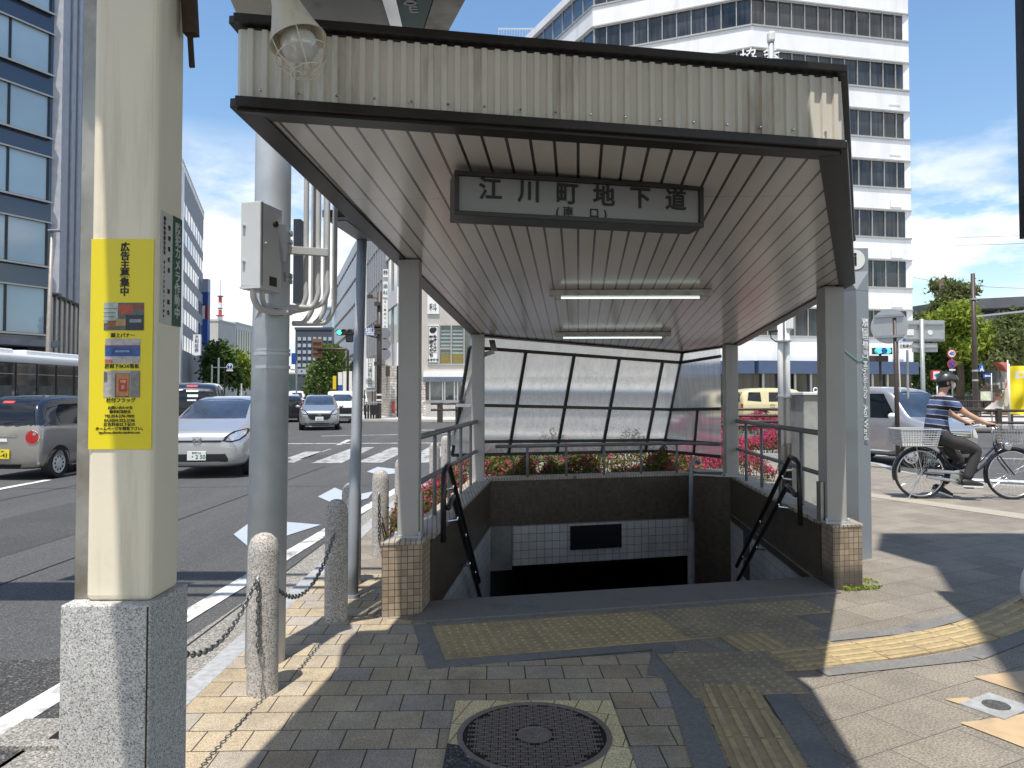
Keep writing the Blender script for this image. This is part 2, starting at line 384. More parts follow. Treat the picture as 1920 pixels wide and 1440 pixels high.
def holed(outer, hole, z):
    bm = bmesh.new(); ed = []
    for ring in (outer, hole):
        if not ring: continue
        vs = [bm.verts.new((x, y, z)) for x, y in ring]
        ed += [bm.edges.new((vs[i], vs[(i+1) % len(vs)])) for i in range(len(vs))]
    bmesh.ops.triangle_fill(bm, use_beauty=True, edges=ed)
    mb = MB(); bm.verts.index_update()
    for f in bm.faces:
        if f.normal.z < 0: f.normal_flip()
    mb.add([v.co.copy() for v in bm.verts], [[v.index for v in f.verts] for f in bm.faces]); bm.free()
    return mb
# plan of the stair pit (inner faces of its walls)
THR = (Vector((-.615, 5.06, 0)), Vector((2.46, 5.76, 0)))           # line of the front piers
WL = (Vector((-.615, 5.0, 0)), Vector((-.26, 8.92, 0)))             # left wall, inner face
WR = (Vector((2.46, 5.72, 0)), Vector((2.74, 9.35, 0)))             # right wall, inner face
WB = (Vector((-.26, 8.92, 0)), Vector((2.30, 9.58, 0)))             # back wall, inner face
PIT = [(-.60, 5.35), (-.24, 8.95), (2.30, 9.60), (2.72, 9.32), (2.44, 6.03)]
PITBIG = [(-.64, 5.34), (-.30, 9.0), (2.32, 9.66), (2.78, 9.38), (2.49, 6.02)]
ROAD = -.06
big = [(-1500, -200), (1500, -200), (1500, 3000), (-1500, 3000)]
struct(holed(big, PITBIG, ROAD), 'ground', M_asphalt)
walk = [(-1.56, -12), (-1.56, 9.2), (-1.45, 11.6), (-1.0, 13.8), (.8, 16.2), (3.6, 18.8), (7.3, 19.6), (7.75, 15.8), (7.4, 14.4), (7.85, 12.3), (10, 11.1), (30, 5.5), (30, -12)]
mb = holed(walk, PIT, 0.0)
o = struct(mb, 'pavement', M_slab2)
kb = MB()
for i in range(len(walk)-1):
    a = Vector((*walk[i], 0)); b = Vector((*walk[i+1], 0))
    if i == len(walk)-2: break
    d = (b-a).normalized(); nrm = Vector((-d.y, d.x, 0))
    if i == 0:
        kk = int((b-a).length/.6)
        for j in range(kk):
            p = a+d*(.6*j); q = p+d*.594
            kb.prism([p+Vector((0, 0, ROAD-.05)), q+Vector((0, 0, ROAD-.05)), q+nrm*.13+Vector((0, 0, ROAD-.05)), p+nrm*.13+Vector((0, 0, ROAD-.05))], .11+.005)
    else:
        kb.prism([a+Vector((0, 0, ROAD-.05)), b+Vector((0, 0, ROAD-.05)), b+nrm*.15+Vector((0, 0, ROAD-.05)), a+nrm*.15+Vector((0, 0, ROAD-.05))], .118 if i < 7 else .115)
struct(kb, 'kerb', M_kerb, bevel=.006)
def sheet(name, pts, z, m, kind='structure'):
    mb = MB(); pts = [Vector((p[0], p[1], z)) for p in pts]
    a = sum(pts[i].x*pts[(i+1) % len(pts)].y-pts[(i+1) % len(pts)].x*pts[i].y for i in range(len(pts)))
    mb.poly(pts if a > 0 else pts[::-1]); return tag(mb.build(name, m), kind=kind)
# warm block paving strip in front of the stairs (near the kerb and round the manhole)
sheet('block_paving', [(-1.56, -3), (-1.56, 6.2), (-.93, 6.2), (-.93, 5.0), (-.60, 4.92), (-.50, 4.80), (-.345, 4.12), (1.02, 4.36), (1.14, 3.72), (1.3, 3.25), (1.42, 2.7), (1.44, -3)], .004, M_slab)
sheet('gutter', [(-2.50, -3), (-2.0, 5.7), (-1.93, 9), (-1.85, 12.5), (-1.60, 12.0), (-1.693, 9.2), (-1.693, -3)], ROAD+.004, M_gutter)
sheet('worn_asphalt', [(-9, -2), (-9, 3.4), (-5.2, 4.05), (-2.6, 4.42), (-2.05, 4.45), (-2.42, -2)], ROAD+.004, M_asphalt2)
def mark(name, pts, m=None, dz=.008): return sheet(name, pts, ROAD+dz, m or M_line)
def strip(a, b, wd, name, m=None, dz=.008):
    a = Vector((*a, 0)); b = Vector((*b, 0)); d = (b-a).normalized(); n = Vector((-d.y, d.x, 0))*wd/2
    return mark(name, [a+n, a-n, b-n, b+n], m, dz)
strip((-2.70, -2), (-2.08, 8.6), .16, 'edge_line')
strip((-2.08, 8.62), (-1.8, 13.0), .15, 'edge_line')
strip((-8.35, 4), (-8.35, 13.4), .15, 'lane_line')
strip((-8.6, 14.2), (-8.6, 18), .15, 'lane_line')
def gp(*pp): return [G(x, y, ROAD) for x, y in pp]
mark('road_arrow', gp((438, 1003), (486, 968), (540, 980), (602, 985), (545, 1003), (470, 1030)), M_palemark)
mark('road_arrow', gp((596, 932), (628, 915), (662, 930), (700, 922), (690, 935), (636, 950)), M_palemark)
mark('road_arrow', gp((688, 885), (708, 876), (742, 880), (744, 888), (712, 892)), M_palemark)
mark('lane_line', gp((629, 835), (640, 834), (660, 825), (650, 825)))
# zebra crossing over the far carriageway
for q in (((512, 868), (552, 868), (606, 847), (574, 847)), ((583, 869), (640, 869), (702, 839), (664, 839)), ((668, 868), (716, 868), (770, 842), (736, 839)), ((752, 868), (806, 868), (860, 838), (806, 838)), ((560, 862), (566, 862), (622, 842), (618, 842))):
    mark('crossing_stripe', gp(*q), mat('faded crossing paint', (.40, .40, .39), .7, 0, .15, 14., .1, 90, dirt=(.12, .12, .12), dscale=5, dlo=.46, dhi=.64))
M_patch = speckle('fresh asphalt patch', [(0, (.028, .028, .028)), (.5, (.050, .050, .050)), (1, (.11, .11, .11))], 170, .9, .5)
mark('road_patch', [(-6.4, 5.2), (-4.9, 5.2), (-4.8, 10.6), (-6.3, 10.6)], M_patch, .003); mark('road_patch', [(-12, 17.2), (-3.2, 17.9), (-3.3, 19.0), (-12, 18.3)], M_patch, .003)
for a_, b_ in (((-2.02, 3.6), (-1.94, 9.0)), ((-4.2, 4.5), (-4.0, 16)), ((-8, 12.2), (-2.4, 12.6)), ((-7.6, 5), (-7.4, 13))): strip(a_, b_, .018, 'tar_seam', M_black, .0045)
strip((-14, 22.5), (-2.2, 23.4), .18, 'stop_line')
strip((-7, 27.2), (-2, 29), .15, 'lane_line')
for t in (34, 44, 56): strip((-9.2-.3*(t-34), t), (-10.6-.3*(t-34), t+4.6), .14, 'lane_line')
strip((-4.2, 31.5), (2.5, 32.8), .3, 'stop_line')
strip((6, 19.9), (22, 14), .15, 'edge_line')
strip((7.9, 13.6), (9.6, 12.9), .4, 'crossing_stripe'); strip((8.8, 12.5), (10.4, 11.8), .4, 'crossing_stripe')
# pale paving line across the right of the pavement
sheet('paving_line', [G(1560, 918), G(1632, 925), G(1920, 964), G(2050, 988), G(2050, 1000), G(1920, 974), G(1632, 932), G(1560, 924)], .004, mat('cream paving line', (.36, .33, .27), .85, 0, .1, 20))
# far pavements
M_farwalk = mat('far pale pavement', (.46, .45, .43), .85, 0, .12, 1.2)
SDIR = Vector((-.302, .953, 0))
def slab(name, pts, z0, z1, m, **k): return struct(MB().prism([Vector((p[0], p[1], z0)) for p in pts], z1-z0), name, m, **k)
slab('far_pavement', [(-9.2, 42), (14, 38), (30, 34), (80, 44), (80, 90), (-7, 46), (-40, 150), (-42.5, 149)], -.2, .06, M_farwalk)
slab('far_pavement', [(-70, 34), (-24, 41), (-23.2, 44), (-62, 165), (-66, 165), (-26, 43)], -.2, .06, M_farwalk)
slab('far_pavement', [(13.8, 34.5), (40, 30), (90, 28), (90, 60), (30, 40)], -.25, .05, M_farwalk)

# ------------------------------------------------------------------ yellow tactile paving
M_tact = mat('yellow tactile tile', (.40, .305, .165), .75, 0, .16, 30, .15, 120, dirt=(.21, .17, .11), dscale=2.2, dlo=.48, dhi=.78)
M_tactold = mat('worn yellow tactile tile', (.34, .275, .18), .8, 0, .2, 30, .15, 120, dirt=(.19, .165, .125), dscale=2.2, dlo=.42, dhi=.72)
M_bar = mat('worn yellow guide bar', (.47, .375, .205), .7, 0, .16, 30, .15, 120, dirt=(.3, .24, .15), dscale=3)
TH = radians(13.2); TU = Vector((cos(TH), sin(TH), 0)); TV = Vector((sin(TH), -cos(TH), 0)); T0 = G(810, 1177)
tb = MB(); tz = .006
def tile(org, u, v, kind, s=.297):
    a = org; h = Vector((0, 0, tz)); a = a+Vector((0, 0, {'dot': 0, 'old': .0006, 'barv': .0012, 'barh': .0018}[kind])); k0 = 0 if kind != 'old' else 2
    tb.mi(k0).prism([a, a+u*s, a+u*s+v*s, a+v*s], .010)
    if kind in ('dot', 'old'):
        for i in range(5):
            for j in range(5):
                c = a+u*(.036+.0565*i)+v*(.036+.0565*j)
                tb.lathe([(.0135, .009), (.012, .0135), (.008, .016)], c, 8)
    else:
        tb.mi(1)
        for i in range(4):
            c = a+(u*(.045+.07*i) if kind == 'barv' else v*(.045+.07*i))
            d = v if kind == 'barv' else u; e = u if kind == 'barv' else v
            p = c+d*.012; q = c+d*(s-.012)
            tb.prism([p-e*.012+h, q-e*.012+h, q+e*.012+h, p+e*.012+h], .009)
for r in range(2):
    for c in range(9 if r == 0 else 8): tile(T0+TU*.3*c+TV*.3*r, TU, TV, 'dot' if c < 5 else 'old')
for c in (6, 7): tile(T0+TU*(.3*c-.1)+TV*.6, TU, TV, 'barv' if c < 7 else 'old')
BU = Vector((cos(radians(6)), sin(radians(6)), 0)); BV = Vector((sin(radians(6)), -cos(radians(6)), 0)); B0 = G(1222, 1228)
for r in range(2):
    for c in range(3 if r == 0 else 2): tile(B0+BU*.3*c+BV*.3*r+Vector((.03, -.02, 0)), BU, BV, 'old')
GV = (G(1372, 1440)-G(1306, 1283)).normalized(); GU = Vector((-GV.y, GV.x, 0)); G0 = G(1306, 1285)+GV*.0
for r in range(6): tile(G0+GV*.3*r, GU, GV, 'barv')
cl = [(1.50, 4.19), (2.05, 4.34), (2.55, 4.52), (2.95, 4.72), (3.3, 4.96), (3.65, 5.25), (4.3, 5.8), (5.2, 6.4)]
acc = 0; pts = [Vector((*p, 0)) for p in cl]; path = []
for i in range(len(pts)-1):
    k = 12
    path += [pts[i].lerp(pts[i+1], j/k) for j in range(k)]
cur = path[0]; i = 0
while i < len(path)-2 and len(path):
    j = i
    while j < len(path)-1 and (path[j]-cur).length < .3: j += 1
    d = (path[j]-cur)
    if d.length < .2: break
    d.normalize(); n = Vector((d.y, -d.x, 0))
    tile(cur-n*.15, d, n, 'barh'); cur = cur+d*.3; i = j
tag(tb.build('tactile_paving', [M_tact, M_bar, M_tactold]), kind='structure')
def line_off(p, q, wd, z=.005, name='border_slab'):
    p = Vector((p[0], p[1], 0)); q = Vector((q[0], q[1], 0)); d = (q-p).normalized(); n = Vector((-d.y, d.x, 0))*wd/2
    return sheet(name, [p+n, p-n, q-n, q+n], z, M_border)
e1 = T0+TV*.6; line_off(T0+TV*(.66)-TU*.05, T0+TV*.66+TU*1.35, .11)
line_off(T0-TU*.06+TV*-.06, T0-TU*.06+TV*.72, .11, .0065)
line_off(T0+TV*.66+TU*1.30, B0+BV*.33-BU*.06, .12, .0065)
line_off(B0+BV*.3+BU*.02, G0+GV*.02-GU*.09, .13, .0055)
line_off(G0-GU*.085, G0-GU*.085+GV*1.8, .14, .007)
line_off(G0+GU*.385-GV*.1, G0+GU*.385+GV*1.8, .14, .0072)
line_off((1.62, 4.50), (2.5, 4.74), .12, .0056); line_off((2.5, 4.74), (3.05, 5.05), .12, .0059); line_off((1.66, 4.03), (2.62, 4.27), .12, .0056); line_off((2.62, 4.27), (3.35, 4.74), .12, .0059)
# threshold step in front of the stairs
M_thr = mat('grey threshold stone', (.16, .157, .15), .75, 0, .16, 50, .15, 140, dirt=(.09, .09, .09), dscale=3, dlo=.55, dhi=.8)
thr = MB().prism([(-.66, 4.86, -.3), (2.47, 5.60, -.3), (2.44, 6.06, -.3), (-.585, 5.36, -.3)], .318)
struct(thr, 'threshold', M_thr, bevel=.008)

# ------------------------------------------------------------------ manhole
M_iron = mat('cast iron', (.20, .165, .15), .5, .1, .25, 60, .2, 200, dirt=(.20, .17, .15), dscale=5)
M_irondk = mat('cast iron recess', (.012, .010, .009), .7, .2, .2, 60)
M_mhframe = tiles('cracked cream concrete', [(0, (.68, .55, .29)), (.5, (.78, .66, .39)), (1, (.62, .50, .28))], .11, .30, .003, (.16, .12, .07), .5, .85, 'Object', .3, 120, .5, .3, (.42, .34, .20))
mc = Vector((.098, 3.285, .004))
mh = thing('manhole', 'round cast iron manhole cover with woven pattern in a cream frame', 'manhole', (mc.x, mc.y, 0))
fr = MB(); ring = [Vector((mc.x+.337*cos(a*2*pi/48), mc.y+.337*sin(a*2*pi/48), 0)) for a in range(48)]
bm_ = holed([(mc.x-.37, mc.y-.10), (mc.x-.37, mc.y+.362), (mc.x+.385, mc.y+.362), (mc.x+.40, mc.y-.38), (mc.x-.05, mc.y-.38), (mc.x-.05, mc.y-.345), (mc.x-.35, mc.y-.10)], None, .012)
hb = holed([(mc.x-.372, mc.y-.41), (mc.x-.37, mc.y+.362), (mc.x+.385, mc.y+.362), (mc.x+.40, mc.y-.41)], [(p.x, p.y) for p in ring], .009)
hb.build('surround', M_mhframe, mh)
MB().add([(mc.x-.374, mc.y-.42, .0125), (mc.x-.10, mc.y-.42, .0125), (mc.x-.16, mc.y-.315, .0125), (mc.x-.28, mc.y-.205, .0125), (mc.x-.325, mc.y-.10, .0125), (mc.x-.374, mc.y-.09, .0125)], [(0, 1, 2, 3, 4, 5)]).build('asphalt_patch', M_asphalt2, mh)
MB().lathe([(.338, .0), (.338, .012), (.315, .014), (.314, .006)], (mc.x, mc.y, 0), 56).build('rim', M_iron, mh)
MB().lathe([(.3135, .0), (.3135, .0072), (.02, .0072)], (mc.x, mc.y, 0), 48).build('recess', M_irondk, mh)
wv = MB(); pw, pl = .0215, .064
for iy in range(-14, 15):
    for ix in range(-6, 7):
        cx = ix*pl*.98+(pl*.49 if iy % 2 else 0); cy = iy*pw
        if sqrt((abs(cx)+.026)**2+cy*cy) < .308 and sqrt(cx*cx+cy*cy) > .088:
            wv.bx(mc.x+cx-.0205, mc.x+cx+.0205, mc.y+cy-.0054, mc.y+cy+.0054, .004, .0108)
        for s in (-1, 1):
            dx = cx+pl*.49+s*.0058
            if sqrt(abs(dx)**2+(abs(cy)+.008)**2) < .306 and sqrt(dx*dx+cy*cy) > .082:
                wv.bx(mc.x+dx-.003, mc.x+dx+.003, mc.y+cy-.0078, mc.y+cy+.0078, .004, .0104)
wv.build('woven_pattern', M_iron, mh)
md = MB().lathe([(.076, .004), (.076, .0125), (.066, .0128), (.065, .0098), (.01, .0098)], (mc.x, mc.y, 0), 36)
for k in range(7):
    a = -.9+.3*k; md.tube([(mc.x+.012*sin(a), mc.y-.03, .0105), (mc.x+.05*sin(a), mc.y+.035*cos(a), .0105)], .0035, 5)
md.build('emblem', M_iron, mh, smooth=False)
# small square valve cover, drain lid
vc = thing('valve_cover', 'small white square utility cover set in the grey pavement', 'utility cover', G(1868, 1326))
p = G(1868, 1326); MB().box((p.x, p.y, .004), (.26, .2, .012), radians(30)).build('lid', M_kerb, vc)
MB().lathe([(.06, .0), (.06, .0125), (.05, .0125)], (p.x, p.y, 0), 20).build('ring', M_asphalt, vc)
M_tan = mat('tan porcelain slab', (.52, .38, .22), .5, 0, .1, 6, dirt=(.38, .28, .17), dscale=5)
for q in ((1905, 1384), (1915, 1290), (1812, 1322)):
    p = G(*q); sheet('tan_slab', [p+Vector((x, y, 0)) for x, y in ((-.16, .14), (.0, -.15), (.45, .0), (.3, .26))] if q[0] > 1850 else [p+Vector((x, y, 0)) for x, y in ((-.07, .06), (.0, -.05), (.1, -.02), (.05, .08))], .005, M_tan)
dg_ = thing('drain_cover', 'concrete gutter lid with a steel grate beside the granite plinth', 'drain cover', G(90, 1388, ROAD))
p = G(96, 1385, ROAD); MB().bx(p.x-.22, p.x+.25, p.y-.12, p.y+.16, ROAD-.02, ROAD+.022).build('lid', M_gutter, dg_)
MB().bx(p.x+.02, p.x+.22, p.y-.05, p.y+.06, ROAD+.0, ROAD+.026).build('grate', M_irondk, dg_)
# ------------------------------------------------------------------ stair pit: steps, walls, tunnel
M_shadetile = tiles('shade darkened mosaic tile', [(0, (.060, .042, .028)), (.4, (.080, .058, .040)), (.75, (.095, .070, .049)), (1, (.068, .05, .036))], .043, .043, .0022, (.045, .04, .035), 0., .4, 'UV', 0, 0, .6, .1)  # same tile as the pier, with the pit's shade put into its colour
M_beigetile = tiles('beige pier tile', [(0, (.29, .215, .145)), (.4, (.37, .285, .20)), (.75, (.42, .33, .235)), (1, (.31, .24, .17))], .0425, .044, .0024, (.075, .065, .055), 0., .45, 'UV', 0, 0, .6, .1, (.09, .085, .075))
M_pierstain = tiles('weather stained beige pier tile', [(0, (.29, .215, .145)), (.4, (.37, .285, .20)), (.75, (.42, .33, .235)), (1, (.31, .24, .17))], .0425, .044, .0024, (.075, .065, .055), 0., .45, 'UV', 0, 0, .6, .1, (.05, .045, .04), zstain=(.22, .10))
M_whitetile = tiles('white wall tile', [(0, (.46, .45, .435)), (.5, (.52, .51, .49)), (1, (.49, .48, .46))], .098, .098, .003, (.10, .10, .10), 0., .3, 'UV', 0, 0, .5, .1, (.34, .33, .32))
M_cap = tiles('ribbed cap tile', [(0, (.40, .34, .27)), (.5, (.46, .40, .33)), (1, (.36, .31, .25))], .8, .036, .0035, (.12, .10, .085), 0., .6, 'Object', radians(84), 0, .8, .1, (.2, .18, .15))
M_conc = mat('stained concrete', (.25, .25, .24), .9, 0, .2, 6, .3, 30, dirt=(.09, .09, .085), dscale=3, dlo=.45, dhi=.7)
M_stair = mat('dark stair stone', (.11, .11, .11), .85, 0, .2, 30)
st = MB()
d0 = Vector((-.60, 5.36, 0)); d1 = Vector((2.44, 6.06, 0)); ax = Vector((.09, .996, 0))
for i in range(14):
    o_ = ax*(.29*i); z1 = -.16*(i+1)
    if i*.29 > 3.2: break
    a = d0+o_; b = d1+o_; st.prism([a+Vector((0, 0, z1-.3)), b+Vector((0, 0, z1-.3)), b+ax*.30+Vector((0, 0, z1-.3)), a+ax*.30+Vector((0, 0, z1-.3))], .3)
struct(st, 'stairs', M_stair)
def wall2(mb, a, b, z0, z1, t, side=1):
    a = Vector(a); b = Vector(b); d = (b-a).normalized(); n = Vector((-d.y, d.x, 0))*t*side
    mb.prism([Vector((a.x, a.y, z0)), Vector((b.x, b.y, z0)), Vector((b.x, b.y, z0))+n, Vector((a.x, a.y, z0))+n], z1-z0)
ZC, ZB = .47, -.09
def stairwall(label, a, b, side, pier, pierside):
    t = thing('stair_wall', label, 'wall', (a[0], a[1], 0))
    m = MB(); wall2(m, a, b, ZB, ZC-.02, .22, side); m.build('tile_facing', M_shadetile, t)
    m = MB(); wall2(m, a, b, -2.6, ZB, .2, side); m.build('lower_tile', M_whitetile, t)
    aa = Vector(a); bb = Vector(b); d = (bb-aa).normalized(); n = Vector((-d.y, d.x, 0))*side
    m = MB(); wall2(m, aa-n*.012+d*.03, bb-n*.012, ZC-.02, ZC+.012, .25, side); m.build('cap', M_cap, t, bevel=.004)
    if pier:
        x0, x1, y0, y1 = pier
        m = MB().prism([(x0, y0, -.2), (x1, y0+.235*(x1-x0), -.2), (x1+.03, y1+.235*(x1-x0), -.2), (x0+.03, y1, -.2)], ZC+.2+.004)
        m.build('pier', M_beigetile if side > 0 else M_pierstain, t, bevel=.004)
        m = MB().prism([(x0-.006, y0-.006, ZC+.004), (x1+.006, y0-.006+.235*(x1-x0), ZC+.004), (x1+.036, y1+.235*(x1-x0), ZC+.004), (x0+.024, y1, ZC+.004)], .022)
        m.build('pier_cap', M_cap, t, bevel=.004)
    return t
swl = stairwall('shade darkened tiled stair wall on the kerb side with a beige tiled pier at its front', (-.575, 5.36, 0), WB[0], 1, (-.878, -.612, 5.02, 5.38), 1)
swr = stairwall('shade darkened tiled stair wall on the cyclist side with a chipped pier at its front', (2.47, 6.0, 0), (2.74, 9.35, 0), -1, (2.452, 2.70, 5.69, 5.98), -1)
# damp dark foot of the right pier
bw = thing('stair_wall', 'shade darkened tiled wall at the back of the stairs above a white tiled lintel', 'wall', (.9, 9.2, 0))
m = MB(); wall2(m, WB[0], WB[1], ZB, ZC-.02, .22, 1); m.build('tile_facing', M_shadetile, bw)
m = MB(); wall2(m, WB[0], WB[1], ZC-.02, ZC+.012, .26, 1); m.build('cap', M_cap, bw)
wdir = (WB[1]-WB[0]).normalized(); wn_ = Vector((wdir.y, -wdir.x, 0))
m = MB(); wall2(m, WB[0]+wdir*.27+wn_*.02, WB[1]+wn_*.02, -.57, ZB-.003, .2, 1); m.build('lintel', M_whitetile, bw)
m = MB(); wall2(m, WB[0], WB[0]+wdir*.268, -.62, ZB-.002, .2, 1); m.build('concrete_block', M_conc, bw)
m = MB(); wall2(m, (2.28, 9.59, 0), (2.76, 9.33, 0), -2.6, ZC-.02, .2, 1); m.build('corner_face', M_shadetile, bw)
# plain dark notice board on the lintel
a = P(1063, 986, 9.16); b = P(1163, 979, 9.42)
nb = thing('notice_board', 'black rectangular board on the white tiled lintel at the back of the stairs', 'sign', (a+b)/2)
q = (b-a); q.z = 0; q.normalize(); m = MB()
c = (P(1063, 986, 9.16)+P(1163, 1022, 9.42))/2; m.beam(Vector((c.x, c.y, c.z))-wdir*.335+wn_*.06, Vector((c.x, c.y, c.z))+wdir*.335+wn_*.06, .05, .29); m.build('board', M_blackgloss, nb)
# tunnel beyond
tn = MB()
ra = WB[0]+Vector((-.1, .25, 0)); rb = WB[1]+Vector((.6, .25, 0))
def wq(p, q2, z0, z1): tn.poly([(p.x, p.y, z0), (q2.x, q2.y, z0), (q2.x, q2.y, z1), (p.x, p.y, z1)])
far = Vector((.8, 9, 0))
tn.poly([(ra.x, ra.y, -.56), (rb.x, rb.y, -.56), (rb.x+far.x, rb.y+far.y, -.56), (ra.x+far.x, ra.y+far.y, -.56)])
wq(ra, ra+far, -3, -.56); wq(rb+far, rb, -3, -.56); wq(ra+far, rb+far, -3, -.56)
tn.poly([(-3, 4.5, -2.75), (5, 4.5, -2.75), (5, 20, -2.75), (-3, 20, -2.75)])
struct(tn, 'tunnel', M_stair)
# drain pipe in the back right corner
pp = thing('drain_pipe', 'steel drain pipe in the dark back corner of the stairs', 'pipe', (2.33, 9.40, 0))
MB().tube([(2.36, 9.36, ZC+.16), (2.30, 9.33, ZC+.2), (2.25, 9.33, ZC+.14), (2.24, 9.33, -.1)], .028, 10).build('pipe', M_greypaint, pp, smooth=True)
MB().tube([(2.24, 9.33, -.1), (2.24, 9.33, -2.4)], .045, 10).build('lower_pipe', M_conc, pp, smooth=True)
# ------------------------------------------------------------------ the shelter roof
M_corr = mat('cream corrugated sheet', (.66, .62, .54), .5, .0, .05, 3., .08, 14, dirt=(.26, .21, .15), dscale=5, dlo=.56, dhi=.80, streak=.18)
M_post = mat('grey painted pillar', (.40, .385, .365), .45, 0, .06, 2.5, .06, 12, dirt=(.26, .24, .21), dscale=9, dlo=.56, dhi=.82, streak=.10)
def plank_mat():
    m, t, b = nodes_of('soffit planks'); L = t.links.new
    tcn = t.nodes.new('ShaderNodeTexCoord'); mpn = t.nodes.new('ShaderNodeMapping'); mpn.vector_type = 'POINT'
    mpn.inputs['Rotation'].default_value = (0, 0, radians(5.1)); L(tcn.outputs['Object'], mpn.inputs[0])
    sp = t.nodes.new('ShaderNodeSeparateXYZ'); L(mpn.outputs[0], sp.inputs[0])
    def M(op, a, b2=None):
        n = t.nodes.new('ShaderNodeMath'); n.operation = op
        for i, q in enumerate((a, b2)):
            if q is None: continue
            if isinstance(q, (int, float)): n.inputs[i].default_value = q
            else: L(q, n.inputs[i])
        return n.outputs[0]
    dv = M('DIVIDE', sp.outputs[0], .1015); fr_ = M('FRACT', dv); fl = M('FLOOR', dv)
    gap = M('LESS_THAN', fr_, .135)
    jy = M('FRACT', M('DIVIDE', M('ADD', sp.outputs[1], 1.34), 2.42)); joint = M('LESS_THAN', jy, .0022)
    wnz = t.nodes.new('ShaderNodeTexWhiteNoise'); wnz.noise_dimensions = '1D'; L(fl, wnz.inputs['W'])
    nz = t.nodes.new('ShaderNodeTexNoise'); nz.inputs['Scale'].default_value = 1.6; nz.inputs['Detail'].default_value = 8; L(tcn.outputs['Object'], nz.inputs['Vector'])
    val = M('ADD', M('MULTIPLY', wnz.outputs[0], .10), M('MULTIPLY', nz.outputs[0], .35))
    r = t.nodes.new('ShaderNodeValToRGB'); r.color_ramp.elements[0].position = .05; r.color_ramp.elements[1].position = .4
    r.color_ramp.elements[0].color = (.56, .51, .46, 1); r.color_ramp.elements[1].color = (.74, .685, .62, 1)
    L(val, r.inputs[0]); m1 = t.nodes.new('ShaderNodeMixRGB'); m1.inputs[2].default_value = (.035, .028, .022, 1)
    L(M('MAXIMUM', gap, M('MULTIPLY', joint, .6)), m1.inputs[0]); L(r.outputs[0], m1.inputs[1]); L(m1.outputs[0], b.inputs['Base Color'])
    b.inputs['Roughness'].default_value = .30; b.inputs['Coat Weight'].default_value = .6; b.inputs['Coat Roughness'].default_value = .16
    # slightly dished planks
    dish = M('MULTIPLY', M('SINE', M('MULTIPLY', M('SUBTRACT', fr_, .1), 3.49)), .5); hgt = M('ADD', M('MULTIPLY', M('SUBTRACT', 1, gap), 1), dish)
    n3 = t.nodes.new('ShaderNodeTexNoise'); n3.inputs['Scale'].default_value = 3.; n3.inputs['Detail'].default_value = 2; L(tcn.outputs['Object'], n3.inputs['Vector'])
    h2 = M('ADD', M('MULTIPLY', hgt, .35), M('MULTIPLY', n3.outputs[0], .9))
    bp = t.nodes.new('ShaderNodeBump'); bp.inputs['Strength'].default_value = .16; bp.inputs['Distance'].default_value = .02
    L(h2, bp.inputs['Height']); L(bp.outputs[0], b.inputs['Normal'])
    return m
M_plank = plank_mat()
def sof(x, y): return 2.456-.068*(y-5.2)-.022*(x+.7)
def S(px, py):
    "point of the sloping soffit plane under pixel"
    r = ray(px, py); k = EYE-2.456-.068*5.2+.022*.7
    t = -k/(r.z+.068*r.y+.022*r.x); return Vector((r.x*t, r.y*t, EYE+r.z*t))
A, B, C, D, Fc, E = S(450, 204), S(1572, 284), S(1594, 532), S(1386, 646), S(1283, 661), S(888, 628)
sh = thing('underpass_shelter', 'cream corrugated shelter roof on grey pillars over the underpass stairs', 'shelter', (A.x, A.y, 0))
edge = [A, B, C, D, Fc, E]
HF = .348
def up(p, z): return Vector((p.x, p.y, p.z+z))
ins = .0
MB().poly([up(p, 0.0) for p in [A, E, Fc, D, C, B]]).build('soffit', M_plank, sh)
MB().poly([up(p, HF-.02) for p in edge]).build('roof_deck', M_conc, sh)
cen = sum(edge, Vector())/6
def corrugate(p, q, z0, z1, pitch=.0535, dep=.013, zt0=None):
    m = MB(); d = q-p; ln = Vector((d.x, d.y, 0)).length; dh = d/ln; n = Vector((dh.y, -dh.x, 0)).normalized()
    if n.dot(cen-p) > 0: n = -n
    k = int(ln/pitch); pt = ln/k; prof = []
    for i in range(k): prof += [(i*pt, 0), (i*pt+pt*.46, 0), (i*pt+pt*.56, dep), (i*pt+pt*.90, dep)]
    prof.append((ln, 0)); vs = []
    for s_, o_ in prof: vs += [p+dh*s_+n*o_+Vector((0, 0, z0)), p+dh*s_+n*o_+Vector((0, 0, z1))]
    fs = [(2*i, 2*i+2, 2*i+3, 2*i+1) for i in range(len(prof)-1)]
    m.add(vs, fs); return m, n
names = ['fascia', 'side_fascia', 'side_fascia', 'back_fascia', 'back_fascia', 'side_fascia']
for i in range(6):
    p, q = edge[i], edge[(i+1) % 6]
    m, n = corrugate(p, q, .045, HF-.03); fo = m.build(names[i], M_corr, sh)
    d = (q-p).normalized()
    MB().beam(up(p, .02)+n*.012-d*.012, up(q, .02)+n*.012+d*.012, .05, .040).build('bottom_trim', M_dark, sh, bevel=.004)
    MB().beam(up(p, HF)+n*.012-d*.02, up(q, HF)+n*.012+d*.02, .058, .034).build('top_trim', M_dark, sh, bevel=.004)
    ii = MB().beam(up(p, -.005)-n*.034, up(q, -.005)-n*.034, .092, .018); ii.build('soffit_trim', M_dark, sh)
    if i == 0:
        for k in range(17):
            c = p.lerp(q, (k+.55)/17)+n*.012; MB().lathe([(.007, 0), (.006, .006), (.003, .009)], c+Vector((0, 0, .075)), 8, n).build('bolt', M_chrome, fo)
